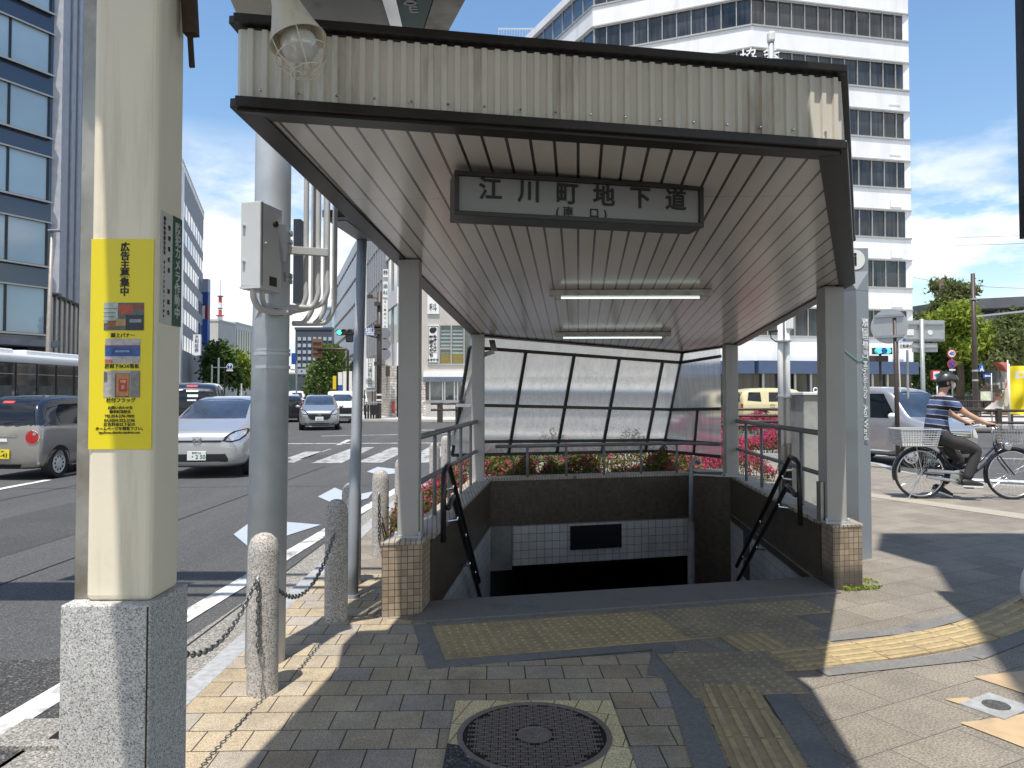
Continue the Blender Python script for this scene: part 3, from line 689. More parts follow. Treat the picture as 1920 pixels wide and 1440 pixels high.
# pillars
def pillar(x, y, wx, wy, z0):
    m = MB().bx(x, x+wx, y, y+wy, z0, sof(x+wx/2, y+wy/2)-.004); o_ = m.build('pillar', M_post, sh, bevel=.006)
    MB().bx(x-.02, x+wx+.02, y-.02, y+wy+.02, z0-.004, z0+.012).build('base_plate', M_steel, o_)
    for sx in (-.008, wx+.008): MB().lathe([(.012, 0), (.012, .02), (.006, .03)], (x+sx, y-.006, z0+.01), 6).build('bolt', M_steel, o_)
pillar(-.80, 5.20, .148, .15, ZC+.03); pillar(2.44, 5.76, .15, .17, ZC+.03)
pillar(-.475, 8.72, .148, .15, ZC+.015); pillar(2.63, 9.12, .155, .15, ZC+.015)
M_seal = mat('brushed steel strip', (.42, .40, .38), .35, .8, .15, 20)
MB().bx(-.648, -.628, 5.22, 5.30, ZC+.03, ZC+.34).build('guard_strip', M_seal, sh); MB().bx(2.405, 2.428, 5.80, 5.88, ZC+.03, ZC+.34).build('guard_strip', M_seal, sh)
# gutter bracket at the back left pillar
g_ = MB(); c = P(922, 640, 8.9); g_.beam(c+Vector((0, .1, .02)), c+Vector((.03, -.1, -.12)), .07, .012); g_.beam(c+Vector((.03, -.1, -.13)), c+Vector((-.1, -.1, -.17)), .05, .05); g_.build('bracket', M_post, sh)
# ------------------------------------------------------------------ fluorescent lamps under the roof
M_tube = emit('lit tube', (.86, 1.0, .93), .85)
M_lampw = mat('lamp housing', (.60, .59, .56), .4, 0, .08, 8, dirt=(.35, .31, .26), dscale=9)
def lampf(p0, p1, label):
    a = S(*p0); b = S(*p1); d = (b-a).normalized(); up_ = Vector((.022, .068, 1)).normalized()
    t = thing('ceiling_lamp', label, 'lamp', (a+b)/2, group='lamps under the shelter roof')
    MB().beam(a-up_*.028, b-up_*.028, .085, .05, up_).build('housing', M_lampw, t, bevel=.006)
    MB().tube([a-up_*.066+d*.10, b-up_*.066-d*.10], .0085, 10).build('tube', M_tube, t, smooth=True)
    for s_, q in ((a, 1), (b, -1)): MB().beam(s_-up_*.066+d*.06*q, s_-up_*.066+d*.10*q, .045, .03, up_).build('socket', M_lampw, t)
lampf((1030, 544), (1335, 543), 'long fluorescent lamp near the middle of the plank ceiling')
lampf((1040, 623), (1258, 622), 'fluorescent lamp at the back of the plank ceiling')
# ------------------------------------------------------------------ name sign hung from the ceiling
M_signface = mat('white sign acrylic', (.22, .215, .205), .3, 0, .03, 3.)
a = P(852, 317, 3.40); b = P(1318, 346, 3.66)
fd = Vector((b.x-a.x, b.y-a.y, 0)); wl = fd.length; fd.normalize(); fn = Vector((fd.y, -fd.x, 0))
zt = a.z+.0; hh = (Z(317, a.y)-Z(402, a.y)); cen_s = (a+b)/2; czs = (Z(317, a.y)+Z(346, b.y))/2-hh/2
ns = thing('name_sign', 'dark framed white sign box with black lettering hanging under the ceiling', 'sign', (cen_s.x, cen_s.y, czs-hh/2))
c0 = Vector((cen_s.x, cen_s.y, czs))
def sb(u0, u1, z0, z1, n0, n1, nm, m_):
    p = [c0+fd*u0+fn*n0, c0+fd*u1+fn*n0, c0+fd*u1+fn*n1, c0+fd*u0+fn*n1]
    return MB().prism([q+Vector((0, 0, z0)) for q in p], z1-z0).build(nm, m_, ns, bevel=.002)
hw = wl/2; ft = .022
sb(-hw, hw, hh/2-ft, hh/2, -.16, .01, 'frame', M_dark); sb(-hw, hw, -hh/2, -hh/2+ft, -.16, .01, 'frame', M_dark)
sb(-hw, -hw+ft, -hh/2+ft, hh/2-ft, -.16, .01, 'frame', M_dark); sb(hw-ft, hw, -hh/2+ft, hh/2-ft, -.16, .01, 'frame', M_dark)
sb(-hw+ft, hw-ft, -hh/2+ft, hh/2-ft, -.15, -.004, 'panel', M_signface)
for k, ch in enumerate('江川町地下道'):
    u = -hw+.17+k*(wl-.315)/5
    text(ch, .112, c0+fd*u+fn*.0+Vector((0, 0, .022)), fd, (0, 0, 1), M_ink, ns, bold=.022)
for ch, u in (('(', -.128), ('南', -.075), ('口', .055), (')', .112)):
    text(ch, .052, c0+fd*u+Vector((0, 0, -.062)), fd, (0, 0, 1), M_ink, ns, bold=.012)
for s_ in (-.8, .8): MB().tube([c0+fd*hw*s_-fn*.08+Vector((0, 0, hh/2)), c0+fd*hw*s_-fn*.08+Vector((0, 0, sof(c0.x, c0.y)-czs))], .012, 8).build('hanger', M_dark, ns)
# ------------------------------------------------------------------ railings
M_rail = mat('grey painted rail', (.20, .20, .20), .45, .1, .12, 9, .05, 40)
def railing(label, a, b, n, zt, zm, zb, inset=.06):
    t = thing('railing', label, 'railing', ((a[0]+b[0])/2, (a[1]+b[1])/2, 0))
    a = Vector((*a, 0)); b = Vector((*b, 0))
    MB().tube([a+Vector((0, 0, zt)), b+Vector((0, 0, zt))], .024, 12).build('top_rail', M_rail, t, smooth=True)
    MB().tube([a+Vector((0, 0, zm)), b+Vector((0, 0, zm))], .020, 12).build('middle_rail', M_rail, t, smooth=True)
    for i in range(n):
        p = a.lerp(b, (i+.35)/n); MB().tube([p+Vector((0, 0, zb)), p+Vector((0, 0, zt))], .0165, 10).build('post', M_rail, t, smooth=True)
railing('sloping grey tube railing on the kerb side stair wall', (-.735, 5.35), (-.42, 8.72), 5, 1.17, .825, ZC)
railing('grey tube railing on the cyclist side stair wall', (2.60, 5.93), (2.77, 9.14), 5, 1.165, .82, ZC)
# ------------------------------------------------------------------ stair handrails
M_hand = mat('dark handrail sleeve', (.022, .020, .019), .35, .1, .2, 12)
def handrail(label, x0, y0, sgn, x1, y1):
    t = thing('stair_handrail', label, 'handrail', (x0, y0, 0))
    ax_ = Vector((x1-x0, y1-y0, 0)); L_ = ax_.length; ax_.normalize(); sl_ = -.72
    for k, (zh, off) in enumerate(((.95, 0), (.70, .035))):
        s0 = Vector((x0+sgn*off, y0, 0)); p1 = s0+ax_*.10+Vector((0, 0, zh)); p2 = s0+ax_*.24+Vector((0, 0, zh+.015))
        p3 = p2+ax_*1.9+Vector((0, 0, sl_*1.9))
        MB().tube([s0+Vector((0, 0, ZC-.05 if k == 0 else zh-.03)), s0+ax_*.02+Vector((0, 0, zh-.03)), p1, p2, p2.lerp(p3, .04)+Vector((0, 0, -.004)), p3], .021, 12).build('rail', M_hand, t, smooth=True)
        for f_ in (.12, .5, .86):
            c = p2.lerp(p3, f_); MB().tube([c, c+Vector((0, 0, -.05)), c+Vector((-sgn*.08, 0, -.06))], .009, 8).build('bracket', M_chrome, t, smooth=True)
handrail('dark double handrail down the kerb side of the stairs', -.50, 5.42, 1, -.30, 8.0)
handrail('dark double handrail down the cyclist side of the stairs', 2.36, 6.10, -1, 2.50, 8.6)
# grey hatch panels in the right stair wall
M_hatch = mat('dull steel hatch', (.07, .07, .075), .5, .3, .1, 5)
for (yy, z0, z1, wd, lb) in ((8.5, -.62, -.02, .3, 'dark steel hatch low in the white tiles of the right stair wall'), (6.72, -.2, .28, .36, 'dark hatch in the shade darkened tiles of the right stair wall')):
    xx = 2.47+(yy-6.0)*.0806
    tag(MB().beam((xx-.004, yy-wd/2, (z0+z1)/2), (xx+.0242*wd/.3-.004, yy+wd/2, (z0+z1)/2), .02, z1-z0).build('wall_hatch', M_hatch, origin=(xx, yy, 0)), lb, 'hatch')
# ------------------------------------------------------------------ frosted back screen
def frosted():
    m = bpy.data.materials.new('frosted acrylic'); m.use_nodes = True; t = m.node_tree; t.nodes.clear(); L = t.links.new
    o_ = t.nodes.new('ShaderNodeOutputMaterial'); rf = t.nodes.new('ShaderNodeBsdfRefraction'); rf.inputs['Roughness'].default_value = .22; rf.inputs['IOR'].default_value = 1.06
    rf.inputs['Color'].default_value = (.96, .965, .95, 1)
    trn = t.nodes.new('ShaderNodeBsdfTransparent'); trn.inputs[0].default_value = (.92, .92, .92, 1)
    tl = t.nodes.new('ShaderNodeBsdfTranslucent'); tl.inputs[0].default_value = (.86, .84, .80, 1)
    df = t.nodes.new('ShaderNodeBsdfDiffuse'); df.inputs[0].default_value = (.5, .5, .48, 1)
    gl = t.nodes.new('ShaderNodeBsdfGlossy'); gl.inputs['Roughness'].default_value = .2
    tcn = t.nodes.new('ShaderNodeTexCoord'); mpn = t.nodes.new('ShaderNodeMapping'); mpn.inputs['Scale'].default_value = (9, 9, 1.1); L(tcn.outputs['Object'], mpn.inputs[0])
    n = t.nodes.new('ShaderNodeTexNoise'); n.inputs['Scale'].default_value = 2.2; n.inputs['Detail'].default_value = 8; L(mpn.outputs[0], n.inputs['Vector'])
    mr = t.nodes.new('ShaderNodeMapRange'); mr.inputs[1].default_value = .3; mr.inputs[2].default_value = .75; mr.inputs[3].default_value = .34; mr.inputs[4].default_value = .56
    L(n.outputs[0], mr.inputs[0])
    m0 = t.nodes.new('ShaderNodeMixShader'); m0.inputs[0].default_value = .16; L(rf.outputs[0], m0.inputs[1]); L(trn.outputs[0], m0.inputs[2])
    m1 = t.nodes.new('ShaderNodeMixShader'); m1.inputs[0].default_value = .3; L(tl.outputs[0], m1.inputs[1]); L(df.outputs[0], m1.inputs[2])
    m2 = t.nodes.new('ShaderNodeMixShader'); L(mr.outputs[0], m2.inputs[0]); L(m0.outputs[0], m2.inputs[1]); L(m1.outputs[0], m2.inputs[2])
    m3 = t.nodes.new('ShaderNodeMixShader'); m3.inputs[0].default_value = .05; L(m2.outputs[0], m3.inputs[1]); L(gl.outputs[0], m3.inputs[2])
    L(m3.outputs[0], o_.inputs[0]); return m
M_frost = frosted()
M_sframe = mat('dark screen frame', (.055, .052, .048), .45, .3, .15, 8)
sc_ = thing('glazed_screen', 'frosted glazed back screen in a dark frame leaning outwards behind the stairs', 'glass screen', (1, 9.6, 0))
TL, TR, TR2 = Vector((-.33, 8.98, 2.20)), Vector((Fc.x-.03, Fc.y-.03, Fc.z)), Vector((2.66, 9.45, 2.12))
bk = (TR-TL); bk.z = 0; bk.normalize(); bn = Vector((-bk.y, bk.x, 0))
lean = bn*.52
def lerp3(a, b, t): return a+(b-a)*t
BL = TL+lean+Vector((-.07, 0, 0)); BL.z = .72; BR = TR+lean+Vector((.02, 0, 0)); BR.z = .69
def sp_(u, v): return lerp3(lerp3(BL, BR, u), lerp3(TL, TR, u), v)
us = [-.06, .20, .435, .667, .90, 1.0]; vs_ = [0, .115, .43, .90, 1.0]
for i in range(5):
    for j in range(4):
        q = [sp_(us[i], vs_[j]), sp_(us[i+1], vs_[j]), sp_(us[i+1], vs_[j+1]), sp_(us[i], vs_[j+1])]
        MB().poly(q).build('pane', M_frost, sc_)
for u in us: MB().beam(sp_(u, 0), sp_(u, .9 if u < 1 else 1), .035, .035, bn).build('mullion', M_sframe, sc_)
for v in vs_: MB().beam(sp_(-.06, v), sp_(1, v), .04, .036 if v != .43 else .045, bn).build('crossbar', M_sframe, sc_)
# right return of the screen
RB = TR2+Vector((.03, .1, 0)); RB.z = .69
def sr_(u, v): return lerp3(lerp3(BR, RB, u), lerp3(TR, TR2, u), v)
for j in range(4): MB().poly([sr_(0, vs_[j]), sr_(1, vs_[j]), sr_(1, vs_[j+1]), sr_(0, vs_[j+1])]).build('pane', M_frost, sc_)
for v in vs_: MB().beam(sr_(0, v), sr_(1, v), .04, .045, (0, 1, 0)).build('crossbar', M_sframe, sc_)
MB().beam(sr_(.55, 0), sr_(.55, .43), .035, .035, (0, 1, 0)).build('mullion', M_sframe, sc_)
# left return, leaning frame seen edge on
LB = BL+Vector((-.0, -.0, 0)); LT = TL+Vector((-.12, .0, 0))
l0 = P(905, 655, 8.95); l1 = P(846, 832, 9.35)
l2 = P(880, 850, 8.85); l3 = P(908, 660, 8.80)
MB().prism([l1, l2, l3, l0], vec=(.004, .004, 0)).build('pane', M_frost, sc_)
M_alu = mat('pale aluminium frame', (.55, .55, .54), .35, .5, .1, 9)
MB().beam(P(905, 648, 9.0), P(846, 832, 9.4), .05, .05, (0, 1, 0)).build('side_frame', M_alu, sc_)
MB().beam(P(858, 760, 9.2), P(886, 760, 8.9), .05, .04).build('side_bar', M_alu, sc_)
# low guard rail at the back wall
rb_ = thing('railing', 'low grey guard rail on the back stair wall before the screen', 'railing', (1, 9.4, 0))
p0 = Vector((-.20, 8.98, .86)); p1 = Vector((2.22, 9.60, .86)); MB().tube([p0, p1, Vector((2.62, 9.35, .86))], .022, 10).build('top_rail', M_rail, rb_, smooth=True)
for k in range(5):
    p = p0.lerp(p1, .16+.2*k); MB().tube([(p.x, p.y, ZC), p], .016, 8).build('post', M_rail, rb_, smooth=True)
# ------------------------------------------------------------------ arcade column with posters, left foreground
M_cream = mat('cream painted steel', (.78, .71, .56), .5, 0, .05, 2., .08, 45, dirt=(.50, .43, .31), dscale=14, dlo=.52, dhi=.82, streak=.07)
M_strip = mat('dull stainless strip', (.33, .315, .28), .45, .55, .25, 7, dirt=(.22, .19, .15), dscale=6)
M_yellow = mat('yellow vinyl', (.80, .66, .012), .35, 0, .03, 4)
M_green = mat('green sticker', (.018, .095, .058), .4, 0, .08, 6)
M_offwhite = mat('off white sticker', (.55, .54, .50), .4, 0, .05, 6)
ac = thing('arcade_column', 'cream arcade column with a yellow advert poster on a granite plinth', 'column', (-1.06, 2.08, 0))
YC = 2.0
pl_ = MB().bx(-1.187, -.950, 1.964, 2.193, -.02, .944).build('plinth', M_granite, ac, bevel=.005)
MB().bx(-.9585, -.9550, 1.9615, 1.9645, -.02, .940).build('plinth_joint', M_dark, pl_)
MB().bx(-1.143, -.966, YC, 2.164, .944, 3.2).build('shaft', M_cream, ac, bevel=.016, seg=3)
MB().bx(-1.184, -1.144, 2.02, 2.135, .944, 3.2).build('side_plate', M_strip, ac, bevel=.003)
yp = MB().bx(-1.139, -.970, YC-.003, YC+.001, Z(842, YC), Z(447, YC)).build('advert_poster', M_yellow, ac)
tag(yp, 'yellow advert poster with black lettering and three pictures')
yy = YC-.0036; cx = X(231, yy); KS = YC/2.8
text(vtext('広告主募集中'), .0255, (cx, yy, Z(505, yy)), (1, 0, 0), (0, 0, 1), M_ink, yp, bold=.028, line=.95, ext=.0008)
def ptxt(s, size, px, py, bold=.012, sx=1.): text(s, size*KS, (X(px, yy), yy, Z(py, yy)), (1, 0, 0), (0, 0, 1), M_ink, yp, bold=bold, sx=sx, ext=.0006)
ptxt('頭上バナー', .0185, 229, 629); ptxt('屋根下BOX看板', .0185, 228, 687); ptxt('柱付フラッグ', .0185, 227, 751)
ptxt('お問い合わせ先', .0135, 226, 765); ptxt('御幸町発展会', .0135, 226, 772.5); ptxt('TEL054-270-7005', .0155, 225, 780.5); ptxt('FAX054-252-3106', .0155, 225, 788.5)
ptxt('広告料金は下記の', .0150, 225, 796, .01); ptxt('ホームページを御覧下さい。', .0145, 227, 804, .01); ptxt('ttps://www.shizuoka-miyukicho.com', .0125, 225, 811, .006, .85)
def pic(px0, px1, py0, py1, rects):
    "a printed picture: a flat board of coloured shapes"
    m = MB(); mats = []
    def rect(a, b, c, d, z, i): m.mi(i); m.add([(X(a, yy), yy-z, Z(d, yy)), (X(b, yy), yy-z, Z(d, yy)), (X(b, yy), yy-z, Z(c, yy)), (X(a, yy), yy-z, Z(c, yy))], [(0, 1, 2, 3)])
    for k, (a, b, c, d, col) in enumerate(rects):
        mats.append(mat('print %.2f %.2f %.2f' % col, col, .35, 0, .25, 90.)); rect(px0+a*(px1-px0), px0+b*(px1-px0), py0+c*(py1-py0), py0+d*(py1-py0), .0003+.0002*k, k)
    m.build('picture', mats, yp)
pic(193, 268, 567, 619, [(0, 1, 0, 1, (.10, .11, .10)), (0, .35, 0, .75, (.40, .46, .42)), (.38, .72, .08, .4, (.42, .06, .02)), (.74, 1, .08, .22, (.25, .04, .02)), (.3, .55, .6, .85, (.40, .24, .09)), (.55, 1, .45, 1, (.015, .02, .035)), (.65, .95, .6, .72, (.25, .3, .34)), (.1, .3, .65, .9, (.25, .08, .02)), (.0, .33, .2, .23, (.15, .17, .15)), (.0, .3, .35, .38, (.15, .17, .15)), (.0, .27, .5, .53, (.15, .17, .15)), (.0, .24, .65, .68, (.15, .17, .15))])
pic(196, 262, 635, 681, [(0, 1, 0, 1, (.42, .40, .39)), (0, 1, .3, .72, (.03, .09, .30)), (.2, .78, .4, .66, (.02, .06, .22)), (0, .22, .85, .97, (.5, .1, .08)), (0, 1, .26, .3, (.35, .08, .10)), (.3, .7, .47, .55, (.2, .3, .5))])
pic(194, 262, 695, 745, [(0, 1, 0, 1, (.38, .37, .35)), (.32, .72, .1, 1, (.14, .09, .06)), (.36, .70, .12, .95, (.52, .22, .08)), (.42, .66, .3, .78, (.45, .05, .03)), (.46, .62, .35, .45, (.5, .3, .2)), (.5, .58, .55, .7, (.5, .3, .2)), (.75, 1, 0, 1, (.22, .21, .2)), (.02, .1, .05, .4, (.12, .12, .12))])
gx = -.965; zt_, zb_ = Z(402, 2.09), Z(610, 2.11)
gp_ = MB().bx(-.967, gx+.001, 2.025, 2.150, zb_, zt_).build('camera_notice', M_offwhite, ac); tag(gp_, 'green and white security camera notice')
MB().bx(gx, gx+.0025, 2.095, 2.151, zb_-.001, zt_+.001).build('green_panel', M_green, gp_)
gx2 = gx+.0032
def gt(s, size, y, z, m_, bold, line): text(s, size, (gx2, y, z), (0, 1, 0), (0, 0, 1), m_, gp_, bold=bold, line=line, ext=.0006)
gt(vtext('防犯カメラ作動中'), .036, 2.123, (zt_+zb_)/2, M_offwhite, .02, .96)
gx2 = gx+.0022; gt(vtext('管理責任者　連絡先'), .0145, 2.072, (zt_+zb_)/2-.005, M_ink, .01, 2.05); gt(vtext('御幸町発展会会長　054・252・3106'), .0125, 2.044, (zt_+zb_)/2, M_ink, .008, 1.08)
br = MB(); q = P(356, 40, 2.12)
br.beam(q+Vector((-.004, 0, .09)), q+Vector((.004, 0, -.04)), .035, .035); br.beam(q+Vector((-.007, 0, .07)), q+Vector((.008, 0, -.135)), .009, .014); br.build('rusty_bracket', mat('rusty iron', (.06, .035, .022), .8, .2, .4, 30), ac)
# ------------------------------------------------------------------ hanging direction sign and lamp of the arcade
M_beige = mat('beige sign casing', (.50, .47, .40), .45, 0, .08, 3, dirt=(.2, .17, .13), dscale=4)
hs = thing('hanging_sign', 'green and beige direction sign box hanging above the shelter roof', 'sign', (-.6, 3.7, 3.2))
hz = 3.27
def gq(pts, z=hz): return [G(x, y, z) for x, y in pts]
MB().prism(gq([(405, -60), (440, 22), (475, 60), (762, 78), (724, -60)]), .25).build('casing', M_beige, hs, bevel=.01)
MB().prism([p+Vector((0, 0, -.012)) for p in gq([(700, -60), (742, 78), (762, 78), (730, -60)])], .012).build('steel_frame', M_chrome, hs)
MB().prism(gq([(731, -60), (762, 78), (786, 78), (830, -60)]), .2).build('green_panel', mat('green sign face', (.03, .10, .085), .35, 0, .05, 5), hs)
MB().prism(gq([(832, -60), (788, 78), (830, 78), (905, -60)]), .15).build('steel_frame', M_strip, hs)
d_ = (G(760, 62, hz)-G(745, 0, hz)).normalized()
text('300m', .085, G(770, 4, hz-.004), d_, Vector((d_.y, -d_.x, 0))*-1, M_inkwhite, hs, bold=.0)
fl = thing('floodlight', 'cream trumpet floodlight with a wire guard in front of the shelter fascia', 'lamp', P(555, 60, 2.45))
top = P(528, -40, 2.5); mid = P(536, 30, 2.45); low = P(556, 88, 2.42); dr = (low-mid).normalized()
dr = Vector((.30, -.05, -.9)).normalized()
c0_ = P(540, 20, 2.46)
MB().lathe([(.034, -.22), (.036, -.10), (.048, -.02), (.070, .05), (.092, .105), (.097, .115), (.090, .112), (.06, .06)], c0_, 28, dr).build('shade', M_cream, fl, smooth=True, auto=50)
M_bulb = mat('clear bulb glass', (.62, .62, .58), .08, 0, .1, 20, spec=1., coat=.5)
MB().ball(c0_+dr*.125, .062, 16, 12).build('bulb', M_bulb, fl, smooth=True)
gd = MB(); u_ = dr.orthogonal().normalized(); w_ = dr.cross(u_)
for k in range(6):
    a_ = k*pi/3; e_ = u_*cos(a_)+w_*sin(a_)
    gd.tube([c0_+dr*.11+e_*.096, c0_+dr*.17+e_*.088, c0_+dr*.225+e_*.05, c0_+dr*.24], .0022, 6)
for rr_, hh_ in ((.09, .165), (.052, .224)): gd.tube([c0_+dr*hh_+(u_*cos(t*pi/10)+w_*sin(t*pi/10))*rr_ for t in range(20)], .0022, 6, closed=True)
gd.build('wire_guard', M_cream, fl, smooth=True)
MB().tube([c0_-dr*.2, c0_-dr*.3+Vector((-.03, 0, .03)), c0_+Vector((-.2, -.25, .6))], .032, 12).build('arm', M_cream, fl, smooth=True)
# ------------------------------------------------------------------ galvanised pole with switch box and conduits
M_blue_road = mat('road sign blue', (.02, .09, .38), .4, 0, .05, 4)
gb = Vector((-1.385, 4.2, 0))
gpole = thing('galvanised_pole', 'thick galvanised street pole by the kerb with a switch box and bent conduits', 'pole', gb)
MB().tube([gb+Vector((0, 0, -.05)), gb+Vector((.02, 0, 2.2)), gb+Vector((.04, 0, 7.5))], [.109, .100, .092], 32).build('shaft', M_steel, gpole, smooth=True)
bd = MB(); bd.tube([gb+Vector((.02, 0, Z(667, 4.2))), gb+Vector((.02, 0, Z(661, 4.2)))], .105, 32); bd.tube([gb+Vector((.02, 0, Z(692, 4.2))), gb+Vector((.02, 0, Z(686, 4.2)))], .105, 32); bd.tube([gb+Vector((.02, 0, Z(659, 4.2))), gb+Vector((.02, 0, Z(655, 4.2)))], .104, 32)
bd.build('steel_band', M_steel, gpole, smooth=True, auto=40)
for py in (435, 452, 516, 526):
    z = Z(py, 4.2); pc = MB().tube([gb+Vector((.02, 0, z-.004)), gb+Vector((.02, 0, z+.004))], .107, 28)
    for k in range(14):
        a_ = k*2*pi/14; pc.box(gb+Vector((.02+.106*cos(a_), .106*sin(a_), z)), (.026, .012, .022), a_+pi/2)
    pc.build('clamp_chain', M_steel, gpole)
M_box = mat('pale grey switch box', (.55, .56, .56), .45, 0, .05, 3, .03, 30, dirt=(.40, .40, .38), dscale=5, dlo=.62, dhi=.8)
bc = P(487, 455, 4.06); ang = radians(28)
e1_ = Vector((cos(ang), sin(ang), 0)); e2_ = Vector((-sin(ang), cos(ang), 0))      # e1 along the wide dark side
# near edge at px 487; lit face runs left, shaded face runs right and back
ne = P(488, 455, 3.82); zt_, zb_ = Z(374, 3.82), Z(535, 3.82)
fl_ = Vector((-.97, .25, 0)).normalized(); fr_ = Vector((.25, .97, 0)).normalized()
b0 = [ne, ne+fr_*.204, ne+fr_*.204+fl_*.116, ne+fl_*.116]
bx_ = MB().prism([Vector((p.x, p.y, zb_)) for p in b0], zt_-zb_).build('switch_box', M_box, gpole, bevel=.004)
MB().prism([Vector((p.x, p.y, zb_-.012)) for p in [ne+(fl_+fr_)*-.006, ne+fr_*.208, ne+fr_*.204+fl_*.122, ne+fl_*.122]], .012).build('box_rim', M_box, bx_)
sm = MB(); q_ = ne+fr_*.018; sm.beam(Vector((q_.x+.0010, q_.y-.0013, zb_)), Vector((q_.x+.0010, q_.y-.0013, zt_)), .004, .003); sm.build('door_seam', M_dark, bx_)
nrm_f = Vector((fl_.y, -fl_.x, 0));
if nrm_f.y > 0: nrm_f = -nrm_f
nrm_r = Vector((fr_.y, -fr_.x, 0)); kb_ = MB()
for py in (420, 488): kb_.tube([Vector((ne.x, ne.y, Z(py, 3.82)))+fl_*.095, Vector((ne.x, ne.y, Z(py, 3.82)))+fl_*.095+nrm_f*.016], [.009, .007], 10)
kb_.tube([Vector((ne.x, ne.y, Z(452, 3.82)))+fr_*.045, Vector((ne.x, ne.y, Z(452, 3.82)))+fr_*.045+nrm_r*.012], .008, 10); kb_.build('knob', M_steel, bx_)
MB().tube([Vector((ne.x, ne.y, Z(408, 3.82)))+fr_*.13, Vector((ne.x, ne.y, Z(408, 3.82)))+fr_*.13+nrm_r*.014], .017, 10).build('lock', mat('rusty iron', (.06, .035, .022), .8, .2, .4, 30), bx_)
MB().prism([Vector((ne.x, ne.y, Z(530, 3.82)))+fr_*.085+nrm_r*.001, Vector((ne.x, ne.y, Z(530, 3.82)))+fr_*.155+nrm_r*.001, Vector((ne.x, ne.y, Z(512, 3.82)))+fr_*.155+nrm_r*.001, Vector((ne.x, ne.y, Z(512, 3.82)))+fr_*.085+nrm_r*.001], vec=nrm_r*.001).build('name_plate', M_dark, bx_)
def bend(pts, k=7):
    "rounded pipe run through the given points"
    P_ = [Vector(p) for p in pts]; Q = [P_[0]*2-P_[1]]+P_+[P_[-1]*2-P_[-2]]; out_ = []
    for i in range(1, len(Q)-2):
        a, b, c, d = Q[i-1:i+3]; L1 = max(1e-6, (b-a).length); L2 = max(1e-6, (c-b).length); L3 = max(1e-6, (d-c).length)
        m1 = ((c-b)/L2+(b-a)/L1)*.5*min(L1, L2)*1.0; m2 = ((d-c)/L3+(c-b)/L2)*.5*min(L2, L3)*1.0
        for j in range(k):
            t = j/k; out_.append(b*(2*t**3-3*t**2+1)+m1*(t**3-2*t**2+t)+c*(-2*t**3+3*t**2)+m2*(t**3-t**2))
    return out_+[P_[-1]]
M_conduit = mat('weathered grey conduit', (.54, .54, .54), .5, .1, .08, 9, .05, 60, dirt=(.24, .13, .07), dscale=7, dlo=.72, dhi=.78)
for k, (pxt, pxb) in enumerate(((572, 572), (595, 594), (612, 612))):
    y_ = 4.28+.02*k; zc = Z(575-k*5, y_); x_ = X(pxt, y_); r_ = .0155
    pth = [(x_-.0, y_, 6.8), (x_, y_, zc+.12), (x_, y_, zc+.05), (x_-.03, y_, zc-.01), (x_-.09, y_-.02, zc-.035), (gb.x+.13, y_-.1, zc-.045), (gb.x+.02, gb.y-.15+.008*k, zc-.045-.004*k)]
    MB().tube(bend(pth), r_, 12).build('conduit', M_conduit, gpole, smooth=True)
    x2 = X(pxt+14, y_+.12); zc2 = Z(585, y_)
    MB().tube(bend([(x2, y_+.12, 6.8), (x2, y_+.12, zc2+.10), (x2-.01, y_+.12, zc2+.02), (x2-.055, y_+.11, zc2-.05), (gb.x+.10, y_+.06, zc2-.06)]), .0155, 12).build('conduit', M_conduit, gpole, smooth=True)
q_ = P(474, 552, 4.05); MB().tube(bend([P(475, 536, 3.86), P(475, 556, 3.87), P(484, 575, 3.92), P(505, 584, 4.0), P(540, 586, 4.09)]), .017, 12).build('conduit', M_conduit, gpole, smooth=True)
MB().tube(bend([P(492, 536, 3.92), P(492, 560, 3.94), P(499, 577, 4.0), P(515, 584, 4.06)]), .014, 10).build('conduit', M_conduit, gpole, smooth=True)
MB().beam(P(503, 583, 4.07), P(530, 586, 4.075), .04, .035).build('rusty_joint', mat('rusty iron', (.06, .035, .022), .8, .2, .4, 30), gpole)
MB().tube(bend([P(488, 580, 4.1), P(483, 592, 4.12), P(479, 605, 4.14), P(477.5, 800, 4.18), Vector((X(472, 4.18), 4.16, 0))]), .0115, 10).build('conduit', M_conduit, gpole, smooth=True)
MB().beam(P(515, 455, 3.98), P(515, 455, 4.12), .12, .2).build('box_bracket', M_greypaint, gpole)
ba = P(528, 468, 4.18); bb_ = P(614, 474, 4.3); MB().beam(ba, bb_, .03, .045).build('bracket', M_box, gpole, bevel=.003)
MB().bx(X(552, 4.45), X(566, 4.45), 4.4, 4.5, Z(570, 4.45), Z(412, 4.45)).build('terminal_box', M_greypaint, gpole, bevel=.004)
# road sign boards high on the pole (above the frame; their shadow lies on the carriageway)
rsb = MB().bx(-5.05, -3.15, 4.14, 4.17, 4.55, 6.15).build('road_sign_board', M_blue_road, gpole)
MB().bx(-4.35, -2.75, 4.14, 4.17, 6.4, 7.3).build('road_sign_board', M_blue_road, gpole)
for z in (4.85, 5.7, 6.8): MB().tube([(-4.9 if z < 6 else -4.2, 4.2, z), (-1.36, 4.2, z)], .045, 10).build('sign_arm', M_steel, gpole, smooth=True)
